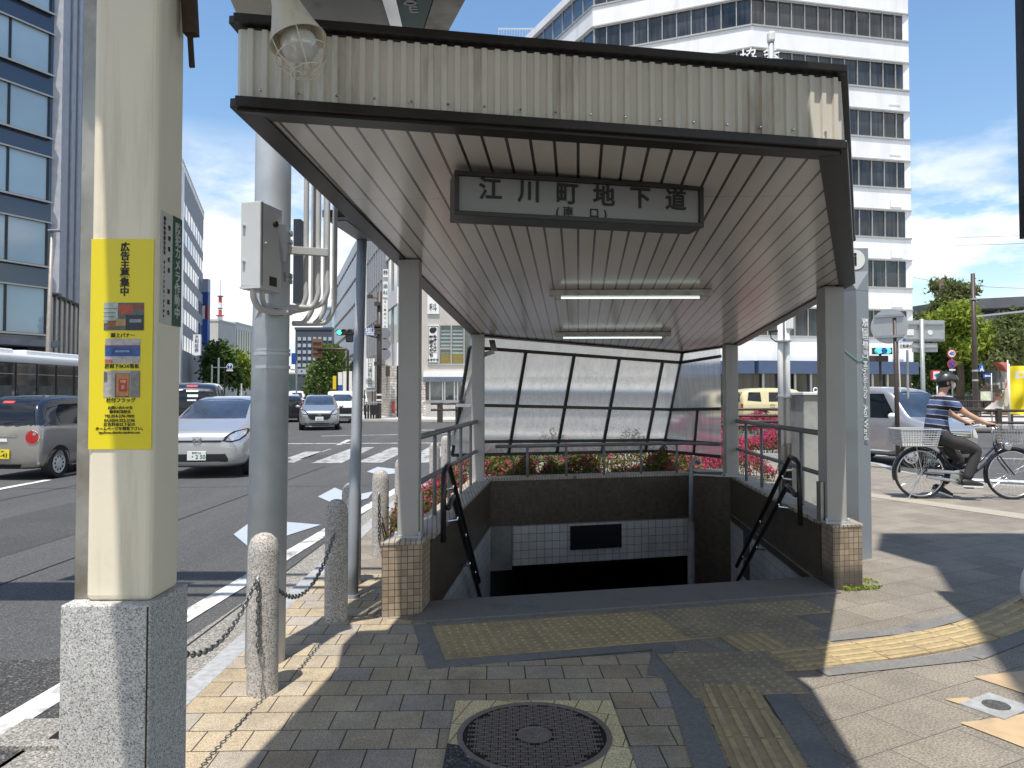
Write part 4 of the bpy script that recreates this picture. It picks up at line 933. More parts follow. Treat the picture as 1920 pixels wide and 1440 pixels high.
# ------------------------------------------------------------------ granite bollards and chains
b_lab = ['granite bollard nearest the arcade column, chain hanging at its side', 'granite bollard hidden behind the granite plinth of the arcade column', 'granite bollard in shade just left of the thin grey pole', 'granite bollard half hidden behind the thin grey pole', 'granite bollard with a chain hanging down beside the azalea', 'granite bollard mostly hidden behind the front left pillar', 'pale granite bollard seen through the left railing', 'farthest pale granite bollard beside the leaning screen frame']
b_pos = [(-1.25, 3.755), (-1.29, 2.66), (-1.165, 4.95), (-1.265, 5.87), (-1.215, 6.88), (-1.20, 8.1), (-1.12, 10.75), (-1.11, 12.4)]
def bollard_mb():
    return MB().lathe([(.076, -.02), (.076, .70), (.072, .738), (.060, .770), (.040, .790), (.018, .798)], (0, 0, 0), 28)
r_ = thing('bollard', b_lab[0], 'bollard', (*b_pos[0], 0), group='granite bollards along the kerb', world=False)
bollard_mb().build('post', M_granite2, r_, smooth=True, auto=35); MB().tube([(.0, -.074, .565), (.0, -.092, .575), (0, -.092, .59), (0, -.074, .60)], .006, 8).build('hook', M_steel, r_, smooth=True)
for i in range(1, 8): dup(r_, (*b_pos[i], 0), label=b_lab[i])
M_chain = mat('steel chain', (.20, .20, .20), .4, .8, .3, 60)
def chain(label, pts, lk=.036, wire=.0042):
    "chain of interlocked links along a hanging line"
    P_ = [Vector(p) for p in pts]; dense = []
    for i in range(len(P_)-1):
        for j in range(40): dense.append(P_[i].lerp(P_[i+1], j/40))
    dense.append(P_[-1]); m = MB(); cur = dense[0]; k = 0; last = cur
    for p in dense:
        if (p-last).length >= lk*.76:
            d = (p-last).normalized(); c = (p+last)/2; a = d.cross(Vector((0, 0, 1)))
            a = a.normalized() if a.length > 1e-3 else Vector((1, 0, 0)); b = d.cross(a)
            s_ = a if k % 2 else b
            ring = []
            for t in range(10):
                an = 2*pi*t/10; ring.append(c+d*(lk/2*cos(an))+s_*(lk*.30*sin(an)))
            m.tube(ring, wire, 5, closed=True); last = p; k += 1
    return tag(m.build('chain', M_chain, smooth=True, origin=P_[0]), label, 'chain', 'chains between the bollards')
def sag(a, b, s, n=10):
    a = Vector(a); b = Vector(b); return [a.lerp(b, i/n)+Vector((0, 0, -s*4*(i/n)*(1-i/n))) for i in range(n+1)]
chain('steel chain sagging from the nearest bollard towards the granite plinth', sag((-1.255, 3.665, .585), (-1.29, 2.75, .585), .165))
chain('steel chain sagging between the nearest bollard and the shaded bollard', sag((-1.19, 3.80, .50), (-1.16, 4.87, .585), .17))
chain('steel chain hanging straight down the bollard by the azalea', [(-1.215, 6.795, .59), (-1.21, 6.79, .15)])
chain('steel chain hanging down the far side of the nearest bollard', [(-1.245, 3.668, .585), (-1.243, 3.664, .22)], .03)
# ------------------------------------------------------------------ thin grey pole carrying an eave lamp
tp = thing('lamp_pole', 'thin dark grey pole beside the left front pillar carrying an eave lamp', 'pole', (-1.172, 5.49, 0))
zt_ = Z(432, 5.49); MB().tube([(-1.172, 5.49, -.02), (-1.172, 5.49, .25), (-1.115, 5.49, zt_)], [.043, .043, .036], 20).build('shaft', M_greypaint, tp, smooth=True)
MB().tube([(-1.172, 5.49, -.0), (-1.172, 5.49, .03)], .052, 20).build('collar', M_greypaint, tp)
MB().beam(P(628, 400, 4.75), P(692, 446, 5.6), .17, .05).build('lamp_head', M_dark, tp, bevel=.006)
MB().beam(P(634, 404, 4.85), P(684, 441, 5.5), .11, .075).build('diffuser', M_greypaint, tp)
# ------------------------------------------------------------------ buildings
def gl(name, col, rough=.04, var=.45, scale=.5): return mat(name, col, rough, 0, var, scale, spec=1., coat=.5)
M_gl_dark = gl('office glass dark', (.022, .026, .032), .05, .6, .35)
M_gl_blue = gl('office glass blue', (.035, .06, .10), .03, .3, .25)
M_mull = mat('aluminium mullion', (.42, .41, .39), .4, .4, .08, 5)
M_panel = mat('white office panel', (.82, .82, .83), .55, 0, .04, .6, dirt=(.66, .66, .65), dscale=1.2, dlo=.5, dhi=.8, streak=.12)
M_curt = mat('window curtain', (.14, .145, .15), .8, 0, .5, 1.6)
def curtain_glass():
    "glass with the vertical folds of curtains behind it"
    m, t, b = nodes_of('curtained office glass'); L = t.links.new
    tcn = t.nodes.new('ShaderNodeTexCoord'); mpn = t.nodes.new('ShaderNodeMapping'); mpn.inputs['Scale'].default_value = (1, .035, 1); L(tcn.outputs['UV'], mpn.inputs[0])
    n = t.nodes.new('ShaderNodeTexNoise'); n.inputs['Scale'].default_value = 5.5; n.inputs['Detail'].default_value = 6; n.inputs['Roughness'].default_value = .7; L(mpn.outputs[0], n.inputs['Vector'])
    n2 = t.nodes.new('ShaderNodeTexNoise'); n2.inputs['Scale'].default_value = .45; n2.inputs['Detail'].default_value = 2; L(tcn.outputs['Object'], n2.inputs['Vector'])
    ma = t.nodes.new('ShaderNodeMath'); ma.operation = 'MULTIPLY'; L(n.outputs[0], ma.inputs[0]); L(n2.outputs[0], ma.inputs[1])
    r = t.nodes.new('ShaderNodeValToRGB'); e = r.color_ramp.elements; e[0].position = .14; e[0].color = (.006, .008, .010, 1); e[1].position = .42; e[1].color = (.085, .09, .095, 1)
    L(ma.outputs[0], r.inputs[0]); L(r.outputs[0], b.inputs['Base Color']); b.inputs['Roughness'].default_value = .06; b.inputs['Specular IOR Level'].default_value = .55
    return m
M_gl_curt = curtain_glass()
def facade(par, p, q, bands, z0, z1, m_wall, m_glass, pane=1.25, rec=.18, mull=.06, frame=True, wall_t=.4, m_mull=None):
    "a wall from p to q (seen from its right-hand side walking p to q) with ribbon windows: bands = list of (z bottom, z top)"
    p = Vector((p[0], p[1], 0)); q = Vector((q[0], q[1], 0)); d = (q-p); ln = d.length; d.normalize(); n = Vector((d.y, -d.x, 0))
    def quadbox(u0, u1, a, b, n0, n1, mb):
        pts = [p+d*u0+n*n0, p+d*u1+n*n0, p+d*u1+n*n1, p+d*u0+n*n1]; mb.prism([Vector((r.x, r.y, a)) for r in pts], b-a)
    m = MB(); zz = z0
    for (a, b) in sorted(bands):
        if a > zz: quadbox(0, ln, zz, a, -wall_t, 0, m)
        zz = b
    if z1 > zz: quadbox(0, ln, zz, z1, -wall_t, 0, m)
    m.build('wall', m_wall, par)
    k = max(1, round(ln/pane))
    for (a, b) in sorted(bands):
        g = MB(); quadbox(0, ln, a, b, -wall_t, -rec, g); w_ = g.build('window_band', m_glass, par)
        f = MB()
        for i in range(k+1): u = i*ln/k; quadbox(max(0, u-mull/2), min(ln, u+mull/2), a, b, -rec, -rec+.09, f)
        if frame: quadbox(0, ln, a-.12, a, .0, .09, f); quadbox(0, ln, b, b+.10, 0, .07, f)
        f.build('mullion', m_mull or M_mull, w_)
    return p, d, n
def winwall(par, p, q, rows, m_wall, m_glass, z0, z1, ncol, wfrac=.6, m_frame=None, proud=.0):
    "a wall with separate punched windows"
    p = Vector((p[0], p[1], 0)); q = Vector((q[0], q[1], 0)); d = (q-p); ln = d.length; d.normalize(); n = Vector((d.y, -d.x, 0))
    m = MB(); pts = [p-n*.4, q-n*.4, q, p]; m.prism([Vector((r.x, r.y, z0)) for r in pts], z1-z0); m.build('wall', m_wall, par)
    for (a, b) in rows:
        for i in range(ncol):
            u0 = (i+.5-wfrac/2)*ln/ncol; u1 = (i+.5+wfrac/2)*ln/ncol; g = MB()
            pts = [p+d*u0+n*.03, p+d*u1+n*.03, p+d*u1+n*(-.1), p+d*u0+n*(-.1)]; g.prism([Vector((r.x, r.y, a)) for r in pts], b-a); g.build('window', m_glass, par)
def core(par, pts, z0, z1, m, name='core'):
    MB().prism([Vector((x, y, z0)) for x, y in pts], z1-z0).build(name, m, par)
# ---- white office block, right
Cn = Vector((16.4, 50)); Rt = Vector((28.45, 52.5)); Lf = Vector((6.0, 54.3)); Bk = Lf+Vector((-.425, .905))*34
of = thing('office_building', 'tall white office block with dark ribbon windows behind the shelter roof', 'building', (16.4, 50, 0))
bands = [(5.46+3.55*k+(0 if k else 0), 7.35+3.55*k) for k in range(8)]
facade(of, Bk, Lf, bands, 3.7, 33.0, M_panel, M_gl_blue, 1.6)
facade(of, Lf, Cn, bands, 3.7, 33.0, M_panel, M_gl_curt, 1.05)
facade(of, Cn, Rt, bands, 3.7, 33.0, M_panel, M_gl_curt, 1.05)
Rb = Rt+Vector((-2.2, 18))
MB().prism([Vector((Rt.x, Rt.y, 3.7)), Vector((Rb.x, Rb.y, 3.7)), Vector((Rb.x-.4, Rb.y, 3.7)), Vector((Rt.x-.4, Rt.y+.05, 3.7))], 29.3).build('side_wall', M_panel, of)
core(of, [(Lf.x+.3, Lf.y+.5), (Cn.x, Cn.y+.6), (Rt.x-.6, Rt.y+.5), (Rb.x-.8, Rb.y), (Bk.x+1, Bk.y)], .0, 32.8, M_panel)
M_awn = mat('navy awning band', (.055, .085, .16), .5, 0, .08, 2)
def offs(p, q, o0, o1, z0, z1, nm, m_, par, ext=0):
    p = Vector((p[0], p[1], 0)); q = Vector((q[0], q[1], 0)); d = (q-p).normalized(); n = Vector((d.y, -d.x, 0)); p = p-d*ext; q = q+d*ext
    return MB().prism([Vector((r.x, r.y, z0)) for r in (p+n*o0, q+n*o0, q+n*o1, p+n*o1)], z1-z0).build(nm, m_, par)
for (a_, b_) in ((Lf, Cn), (Cn, Rt)):
    offs(a_, b_, -.2, .5, 2.85, 3.72, 'awning', M_awn, of); offs(a_, b_, -.5, -.2, .1, 2.85, 'shop_window', M_gl_curt, of)
pv = MB(); d = (Rt-Cn).normalized(); nn = Vector((d.y, -d.x))
for k in range(9):
    c = Cn+d*(1.2*k+.6); pv.bx(c.x-.07, c.x+.07, c.y-.02, c.y+.05, .1, 2.85)
pv.build('window_post', M_mull, of)
for k, z in enumerate((4.2, 7.9, 11.4, 15., 18.5, 22.1)):
    c = Rt-d*1.2+nn*.02; MB().beam(Vector((c.x-.5*d.x, c.y-.5*d.y-.02, z)), Vector((c.x+.4*d.x, c.y+.4*d.y-.02, z)), .03, .02 if k > 3 else .6).build('vent_panel', M_panel, of)
tq = Lf.lerp(Cn, .93); 
text('協会', 1.15, P(1425, 104, 49.6), (Cn-Lf).to_3d(), (0, 0, 1), M_inkwhite, of, bold=.01, spacing=1.6)
# ---- rooftop rail seen left of the office block
rr_b = thing('rooftop_building', 'far pale building whose rooftop rail shows left of the office block', 'building', (2.4, 95, 0))
MB().bx(-1.8, 6, 96, 110, 0, Z(84, 96)).build('wall', M_panel, rr_b)
m = MB()
for k in range(14): m.bx(-1.8+.35*k, -1.75+.35*k, 96, 96.05, Z(84, 96), Z(45, 96))
m.bx(-1.8, 3.2, 96.051, 96.06, Z(46, 96), Z(43, 96)); m.build('roof_rail', M_steel, rr_b)
# ---- glass and granite tower, left
Kc = Vector((-26.1, 42)); gdir = Vector((.445, .895)); Kl = Kc-gdir*26; sd = Vector((SDIR.x, SDIR.y))
gt_ = thing('glass_tower', 'left hand office tower of blue glass bands with a ribbed granite flank', 'building', (Kc.x, Kc.y, 0))
M_spand = mat('navy spandrel', (.028, .045, .085), .12, 0, .1, .3, spec=.8, coat=.4)
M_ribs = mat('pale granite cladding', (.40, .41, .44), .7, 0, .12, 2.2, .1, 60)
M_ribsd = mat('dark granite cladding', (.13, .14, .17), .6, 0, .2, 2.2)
def zk(py): return Z(py, 42)
rows = [(zk(627), zk(543)), (zk(500), zk(420)), (zk(378), zk(297)), (zk(258), zk(182)), (zk(138), zk(63)), (zk(21), zk(-58)), (zk(-98), zk(-178))]
m = MB(); 
def gquad(mb, u0, u1, a, b, n0, n1):
    n = Vector((gdir.y, -gdir.x)); pts = [Kl+gdir*u0+n*n0, Kl+gdir*u1+n*n0, Kl+gdir*u1+n*n1, Kl+gdir*u0+n*n1]
    mb.prism([Vector((p.x, p.y, a)) for p in pts], b-a)
M_gl_sky = gl('sky painted glass', (.33, .44, .52), .03, .22, .16)  # sky reflection painted into the base colour
gquad(m, 0, 26, zk(640), zk(-178), -.6, -.12); m.build('spandrel_wall', M_spand, gt_)
for (a_, b_) in rows:
    m = MB(); gquad(m, 0, 25.7, a_, b_, -.3, -.04); w_ = m.build('window_band', M_gl_sky, gt_)
    m = MB()
    for k in range(13): gquad(m, 25.6-2.15*k-.06, 25.6-2.15*k+.06, a_, b_, -.04, .02)
    gquad(m, 0, 25.8, a_-.10, a_, -.04, .16); gquad(m, 0, 25.8, b_, b_+.08, -.04, .12); m.build('mullion', M_blackgloss, w_)
    m = MB(); gquad(m, 0, 25.8, a_-.12, a_-.02, .16, .20); gquad(m, 0, 25.8, b_, b_+.08, .12, .16); m.build('sill', M_mull, w_)
m = MB(); gquad(m, 0, 25.8, 0, zk(640), -2.5, -2.2); m.build('lobby_glass', M_gl_dark, gt_)
m = MB(); gquad(m, 0, 25.9, zk(652), zk(640), -.5, .8); m.build('lobby_canopy', M_ribsd, gt_)
# granite corner pier and ribbed flank
m = MB(); sdn = Vector((sd.y, -sd.x))
def squad(mb, u0, u1, a, b, n0, n1):
    pts = [Kc+sd*u0+sdn*n0, Kc+sd*u1+sdn*n0, Kc+sd*u1+sdn*n1, Kc+sd*u0+sdn*n1]; mb.prism([Vector((p.x, p.y, a)) for p in pts], b-a)
z5 = zk(548)
for k in range(14):
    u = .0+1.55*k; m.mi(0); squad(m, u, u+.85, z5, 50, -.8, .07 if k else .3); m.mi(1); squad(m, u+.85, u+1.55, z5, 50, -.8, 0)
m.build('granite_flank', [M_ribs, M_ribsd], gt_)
m = MB(); squad(m, 0, 22, 0, z5, -1.2, -.3); m.build('dark_base', M_blackgloss, gt_)
m = MB()
for k in range(16): squad(m, .5+1.1*k, .62+1.1*k, 0, z5, -.3, -.22)
m.build('base_fin', M_mull, gt_)
MB().prism([Vector((p.x, p.y, 0)) for p in (Kl+Vector((-1, 2)), Kc+Vector((-1.5, 1)), Kc+sd*22+Vector((-1.5, -1)), Kl+Vector((-14, 16)))], 50).build('core', M_spand, gt_)
# ---- row along the far street, left side
def along(base, t, off=0): return Vector((base.x+sd.x*t+sdn.x*off, base.y+sd.y*t+sdn.y*off))
M_grey = mat('grey tile cladding', (.20, .205, .23), .6, 0, .12, .8)
gb_ = thing('grey_building', 'dark grey tiled office building with square windows left of the sign tower', 'building', along(Kc, 60).to_3d())
p0, p1 = along(Kc, 58), along(Kc, 88)
rows = [(7.4+3.6*k, 9.4+3.6*k) for k in range(6)]
winwall(gb_, p0, p1, rows, M_grey, gl('pale office window', (.22, .27, .33), .05, .3, .3), 0, 31.5, 9, .74)
offs(p0, p1, -14, -.4, 0, 31.3, 'core', M_grey, gb_)
m = MB()
for k in range(18): c = p0.lerp(p1, k/17); m.bx(c.x-.06, c.x+.06, c.y-.06, c.y+.06, 31.3, 32.6)
m.beam((p0.x, p0.y, 32.5), (p1.x, p1.y, 32.5), .1, .1)
m.build('roof_rail', M_mull, gb_)
M_rf = mat('bright cladding strip', (.50, .52, .56), .3, .3, .1, 1.)
offs(along(Kc, 56.2), along(Kc, 57.9), -1, .3, 0, 31, 'flank_strip', M_rf, gb_)
vs1 = thing('vertical_sign', 'tall white vertical sign with blue characters on the grey building', 'sign', P(367, 640, 96))
a = P(368, 627, 97.); bz0, bz1 = Z(666, 97), Z(627, 97)
MB().bx(X(361, 97), X(375, 97), 97, 97.3, bz0, bz1).build('board', M_white, vs1)
text(vtext('大和証券'), .56, (X(368, 97), 96.97, (bz0+bz1)/2+.15), (1, 0, 0), (0, 0, 1), mat('navy ink', (.02, .05, .2), .5), vs1, bold=.01, line=1.06)
st_ = thing('sign_tower', 'narrow stack of blue and red signs down the side of a building', 'sign', P(383, 700, 127))
Yt = 127; segs = [(522, 547, (.30, .36, .42)), (547, 573, (.03, .07, .28)), (573, 598, (.22, .03, .04)), (598, 648, (.035, .10, .36)), (648, 672, (.22, .02, .035)), (672, 704, (.04, .12, .09))]
for i, (y0, y1, c) in enumerate(segs):
    MB().bx(X(377.5, Yt), X(388, Yt), Yt, Yt+1, Z(y1-.3, Yt), Z(y0, Yt)).build('sign_panel', mat('sign colour %d' % i, c, .4, 0, .06, 1.), st_)
MB().bx(X(378.5, Yt), X(382.5, Yt), Yt-.05, Yt, Z(598, Yt), Z(573, Yt)).build('sign_panel', M_white, st_)
text('azbil', 1.05, (X(383, Yt), Yt-.04, Z(660, Yt)), (0, 0, -1), (1, 0, 0), M_inkwhite, st_, bold=.03)
M_beigeb = mat('beige far building', (.50, .48, .44), .7, 0, .06, .3)
M_beigeb2 = mat('pale beige far building', (.58, .57, .54), .7, 0, .05, .3)
def block(name, label, px0, px1, pyt, Y, depth, m, rows=None, sidepx=None, nc=6):
    t = thing(name, label, 'building', (X((px0+px1)/2, Y), Y, 0))
    zt = Z(pyt, Y); x0, x1 = X(px0, Y), X(px1, Y)
    MB().bx(x0, x1, Y, Y+depth, 0, zt).build('wall', m, t)
    if rows:
        for (a, b) in rows:
            for i in range(nc):
                w_ = (x1-x0)/nc; g = MB().bx(x0+w_*(i+.2), x0+w_*(i+.8), Y-.12, Y+.3, Z(b, Y), Z(a, Y)); g.build('window', M_gl_dark, t)
    MB().bx(x0-.15, x1+.15, Y-.15, Y+depth, zt, zt+.5).build('parapet', m, t)
    return t
bA = block('beige_building', 'windowless beige block under the red and white mast', 386, 408, 602, 190, 12, M_beigeb)
bB = block('beige_building', 'wide beige block with joints right of the mast', 405, 440, 606, 215, 18, M_beigeb2)
m = MB()
for k in range(3): m.bx(X(413+9*k, 215)-.1, X(413+9*k, 215)+.1, 214.85, 215, 0, Z(608, 215))
m.build('panel_joint', M_grey, bB)
m = MB()
for k in range(8): m.bx(X(440, 215)-.05, X(440, 215)+.12, 216+2*k, 217.2+2*k, 4, Z(616, 215))
m.build('side_window', M_gl_dark, bB)
block('grey_building', 'stepped grey block beyond the beige ones', 440, 458, 628, 260, 20, M_beigeb, [(640, 648), (662, 668)], nc=3)
block('grey_building', 'small far grey block at the end of the left row', 456, 468, 672, 330, 20, M_grey, [(680, 684), (690, 694)], nc=3)
mast = thing('radio_mast', 'red and white radio mast on a distant roof', 'mast', P(406, 600, 230))
M_red = mat('mast red', (.55, .07, .04), .5); zs = [Z(y, 230) for y in (604, 592, 580, 566, 555, 522)]
xm = X(406.5, 230)
for i, (a, b) in enumerate(zip(zs, zs[1:-1])): MB().tube([(xm, 232, a), (xm, 232, b)], .55 if i else .8, 8).build('mast_section', M_red if i % 2 == 1 or i == 1 else M_white, mast)
MB().tube([(xm, 232, zs[-2]), (xm, 232, zs[-1])], .09, 6).build('antenna', M_grey, mast)
for z, rr in ((zs[1], 1.3), (zs[3]-2, .8), (zs[4], 1.0)): MB().lathe([(.4, 0), (rr, .2), (rr, .4), (.4, .5)], (xm, 232, z), 10).build('platform', M_red if rr > 1.1 else M_grey, mast)
# ---- far end of the street
dk = block('dark_building', 'dark block with rows of small white framed windows at the end of the street', 553, 622, 618, 150, 20, mat('charcoal cladding', (.07, .085, .11), .5, 0, .1, .3))
for r in range(6):
    for i in range(7):
        px = 558+9.6*i; py = 632+12.4*r
        MB().bx(X(px, 150), X(px+6, 150), 149.8, 150.1, Z(py+6.5, 150), Z(py, 150)).build('window', mat('far bright window', (.42, .48, .52), .1), dk)
block('glass_building', 'pale glass tower top above the dark block', 604, 622, 578, 185, 14, gl('far pale glass', (.33, .42, .50), .1, .1, .2))
hl = MB()
prev = None
for i in range(16):
    x = -420+i*42; 
hl.prism([Vector((-420, 700, 0)), Vector((-340, 700, 30+0)), Vector((-300, 700, 26)), Vector((-255, 700, 17)), Vector((-190, 700, 22)), Vector((-120, 700, 10)), Vector((-90, 700, 0))], vec=(0, 60, 0))
struct(hl, 'hills', mat('far wooded hill', (.05, .08, .075), .9, 0, .2, .05))
# ---- right side of the far street
R0 = Vector((-7.0, 45))
def al(t, off=0): return Vector((R0.x+sd.x*t+sdn.x*off, R0.y+sd.y*t+sdn.y*off))
M_pale = mat('pale blue cladding', (.46, .49, .55), .45, .1, .05, .5)
wb_ = thing('pale_building', 'pale grey office block with thin slit windows right of the far street', 'building', al(30).to_3d())
pA, pB = al(52), al(21)
facade(wb_, pA, pB, [(2.6+2.35*k, 3.0+2.35*k) for k in range(6)], 0, 15.8, M_pale, M_gl_dark, 2.0, .1, .05, False)
offs(pA, pB, -12, -.4, 0, 15.6, 'core', M_pale, wb_)
d3 = (pB-pA).normalized().to_3d(); MB().box((pA.lerp(pB, .08)+Vector((d3.y, -d3.x))*.3).to_3d()+Vector((0, 0, 14.2)), (4, .3, 1.3), atan2(d3.y, d3.x)).build('roof_sign', M_white, wb_)
offs(al(20.9), al(16.2), -4, .2, 0, 30, 'stair_tower', M_panel, wb_)
m = MB()
for z in (4, 7.2, 10.4, 13.6, 16.8, 20): 
    q_ = al(20.9, .21); r_2 = al(16.2, .21); m.prism([Vector((p.x, p.y, z)) for p in (q_, r_2, r_2+sdn*.03, q_+sdn*.03)], .18)
m.build('tower_joint', M_grey, wb_)
bg_ = thing('blue_glass_building', 'narrow office building of blue glass grid beside the dental sign', 'building', al(10).to_3d())
facade(bg_, al(16), al(5.2), [(4.4+2.6*k, 6.9+2.6*k) for k in range(9)], 0, 29, M_mull, gl('bright blue glass', (.07, .16, .38), .03, .3, .3), 1.3, .06, .07, False)
offs(al(16), al(5.2), -4, -.4, 0, 28.8, 'core', M_mull, bg_)
# corner building with dental sign and noodle shop front
M_corner = mat('beige corner cladding', (.50, .47, .43), .6, 0, .05, .8, dirt=(.42, .39, .35), dscale=.6)
M_brick = tiles('pale stone brick', [(0, (.52, .47, .42)), (.5, (.62, .57, .52)), (1, (.46, .41, .36))], .5, .16, .02, (.3, .27, .24), .5, .85, 'UV', 0, 6)
cb_ = thing('corner_building', 'beige corner building with restaurant windows seen between the pillars', 'building', (-4, 46, 0))
facade(cb_, al(5), (R0.x, R0.y), [(4.6+3.4*k, 7+3.4*k) for k in range(4)], 3.2, 19.4, M_panel, gl('grey side window', (.12, .14, .16), .1), 2.5, .1, .06, False)
m = MB(); q_, r_2 = al(5), R0
m.prism([Vector((p.x, p.y, 0)) for p in (q_, r_2, r_2-sdn*.4, q_-sdn*.4)], 3.2); m.build('stone_base', M_brick, cb_)
zf = lambda y: Z(y, 46)
x0, x1 = R0.x, 9.5
m = MB(); m.bx(x0, x1, 46, 46.4, zf(610), 19.4); m.bx(x0, x1, 46, 46.4, zf(705), zf(683)); m.bx(x0, X(803, 46), 46, 46.4, zf(683), zf(610)); m.bx(X(885, 46), x1, 46, 46.4, zf(683), zf(610)); m.build('wall', M_corner, cb_)
MB().bx(X(803, 46), X(885, 46), 46.12, 46.3, zf(683), zf(610)).build('restaurant_window', gl('restaurant glass', (.05, .055, .05), .05, .8, .8), cb_)
m = MB()
for px in (824, 846, 870): m.bx(X(px-1.2, 46), X(px+1.2, 46), 46.0, 46.14, zf(683), zf(610))
m.bx(X(824, 46), X(846, 46), 46.01, 46.15, zf(655), zf(652)); m.bx(X(803, 46), X(885, 46), 45.92, 46.1, zf(685), zf(682)); m.build('window_frame', M_mull, cb_)
m = MB()
for k in range(7): m.bx(X(826, 46), X(868, 46), 46.1, 46.115, zf(621+7*k), zf(618+7*k))
m.build('window_blind', mat('blind slats', (.30, .36, .36), .6), cb_)
MB().bx(X(826, 46), X(868, 46), 46.1, 46.116, zf(683), zf(662)).build('seat_back', mat('mustard bench', (.22, .17, .05), .7), cb_)
m = MB().bx(X(795, 46), x1, 45.6, 46.0, zf(707), zf(696)); m.build('shop_sign', M_white, cb_)
MB().bx(X(795, 46), x1, 45.55, 45.98, zf(716), zf(707)).build('awning', mat('grey blue awning', (.12, .14, .18), .6), cb_)
MB().bx(x0, x1, 46.05, 46.3, zf(716), zf(705)-.02).build('lintel', M_corner, cb_)
MB().bx(X(806, 46), X(868, 46), 46.15, 46.3, zf(750), zf(716)).build('shop_window', gl('shop glass', (.10, .12, .11), .05, .9, 1.2), cb_)
m = MB()
for px in (806, 830, 834, 852, 858, 866): m.bx(X(px-1, 46), X(px+1, 46), 46.0, 46.16, zf(750), zf(716))
m.build('window_frame', M_white, cb_)
MB().bx(X(798, 46), x1, 46, 46.3, 0, zf(750)).build('tiled_base', M_whitetile, cb_)
MB().bx(x0, X(798, 46), 46, 46.3, 0, zf(705)).build('corner_base', M_brick, cb_)
MB().bx(X(868, 46), x1, 46.12, 46.3, zf(750), zf(716)).build('shop_wall', M_corner, cb_)
core(cb_, [(R0.x+.5, 46.4), (9.4, 46.4), (9.4, 58), (al(5).x+.6, al(5).y)], 0, 19.2, M_corner)
# signs of that building
def board(name, label, px0, px1, py0, py1, Y, m_=None, t_=.12):
    t = thing(name, label, 'sign', (X((px0+px1)/2, Y), Y, 0))
    MB().bx(X(px0, Y), X(px1, Y), Y, Y+t_, Z(py1, Y), Z(py0, Y)).build('board', m_ or M_white, t); return t
s1 = board('vertical_sign', 'white vertical dental sign high on the corner building', 717, 727, 504, 557, 45.4)
text(vtext('静岡歯科'), .31, (X(722, 45.4), 45.385, Z(530, 45.4)), (1, 0, 0), (0, 0, 1), M_ink, s1, line=1.35)
s1b = board('vertical_sign', 'lower white vertical sign with small lettering below the dental sign', 716.5, 726.5, 559, 660, 45.45)
text(vtext('くらし静岡マッサ'), .17, (X(721.5, 45.45), 45.44, Z(585, 45.45)), (1, 0, 0), (0, 0, 1), M_ink, s1b, line=1.5)
for py in (625, 645, 664): MB().tube([(X(721, 45.4), 45.43, Z(py, 45.4)), (X(721, 45.4), 45.38, Z(py, 45.4))], .36, 20).build('grey_disc', M_grey, s1b)
s2 = board('vertical_sign', 'white vertical dental clinic sign near the kerb, right of the thin pole', 686, 702, 672, 727, 44)
text(vtext('川口歯科医院'), .30, (X(694, 44), 43.98, Z(699, 44)), (1, 0, 0), (0, 0, 1), M_ink, s2, line=.98)
s3 = board('window_sign', 'white framed restaurant sign with brush lettering in the upper window', 802, 822, 610, 681, 45.9, None, .1)
text(vtext('静岡そだち'), .285, (X(808.5, 45.9), 45.885, Z(650, 45.9)), (1, 0, 0), (0, 0, 1), M_ink, s3, bold=.035, line=.95)
text(vtext('駿府の肉處'), .21, (X(815.5, 45.9), 45.885, Z(645, 45.9)), (1, 0, 0), (0, 0, 1), M_ink, s3, bold=.025, line=1.1)
text('JA静岡市', .17, (X(812, 45.9), 45.885, Z(675, 45.9)), (1, 0, 0), (0, 0, 1), M_ink, s3, bold=.02)
m = MB(); m.ball((X(811, 45.9), 45.88, Z(619, 45.9)), .2, 10, 6, (1, .1, .9)); m.ball((X(815, 45.9), 45.88, Z(617, 45.9)), .12, 8, 6, (1, .1, 1)); m.build('emblem', M_ink, s3)
m = MB()
for (a, b, c, d_) in ((803, 821, 611, 611.8), (803, 821, 679.3, 680), (803, 803.7, 611, 680), (820.3, 821, 611, 680)): m.bx(X(a, 45.9), X(b, 45.9), 45.885, 45.9, Z(d_, 45.9), Z(c, 45.9))
m.build('border', M_ink, s3)
s4 = board('window_sign', 'white sign with one large character above the restaurant window', 801, 823, 552, 588, 45.9)
text('科', .52, (X(811.5, 45.9), 45.885, Z(577, 45.9)), (1, 0, 0), (0, 0, 1), M_ink, s4)
# ---- dark roofed building and wall behind the trees, right
M_dkroof = mat('dark metal roof', (.10, .105, .115), .5, .2, .1, .5)
hb_ = thing('terraced_building', 'long grey building with a dark overhanging roof and balconies behind the trees', 'building', (48, 75, 0))
def yb(x): return 78-(x-40)*.35
m = MB()
def hbx(x0, x1, za, zb, o0, o1, mb): mb.prism([Vector((x0, yb(x0)+o0, za)), Vector((x1, yb(x1)+o0, za)), Vector((x1, yb(x1)+o1, za)), Vector((x0, yb(x0)+o1, za))], zb-za)
hbx(46, 75, 0, 10.0, 2.2, 9, m); m.build('wall', mat('grey concrete wall', (.22, .225, .22), .7), hb_)
m = MB(); m.prism([Vector((44.5, yb(44.5)-2.5, 9.9)), Vector((75, yb(75)-2.5, 10.3)), Vector((75, yb(75)+9, 10.7)), Vector((44.5, yb(44.5)+9, 10.3))], 1.0); m.build('roof', M_dkroof, hb_)
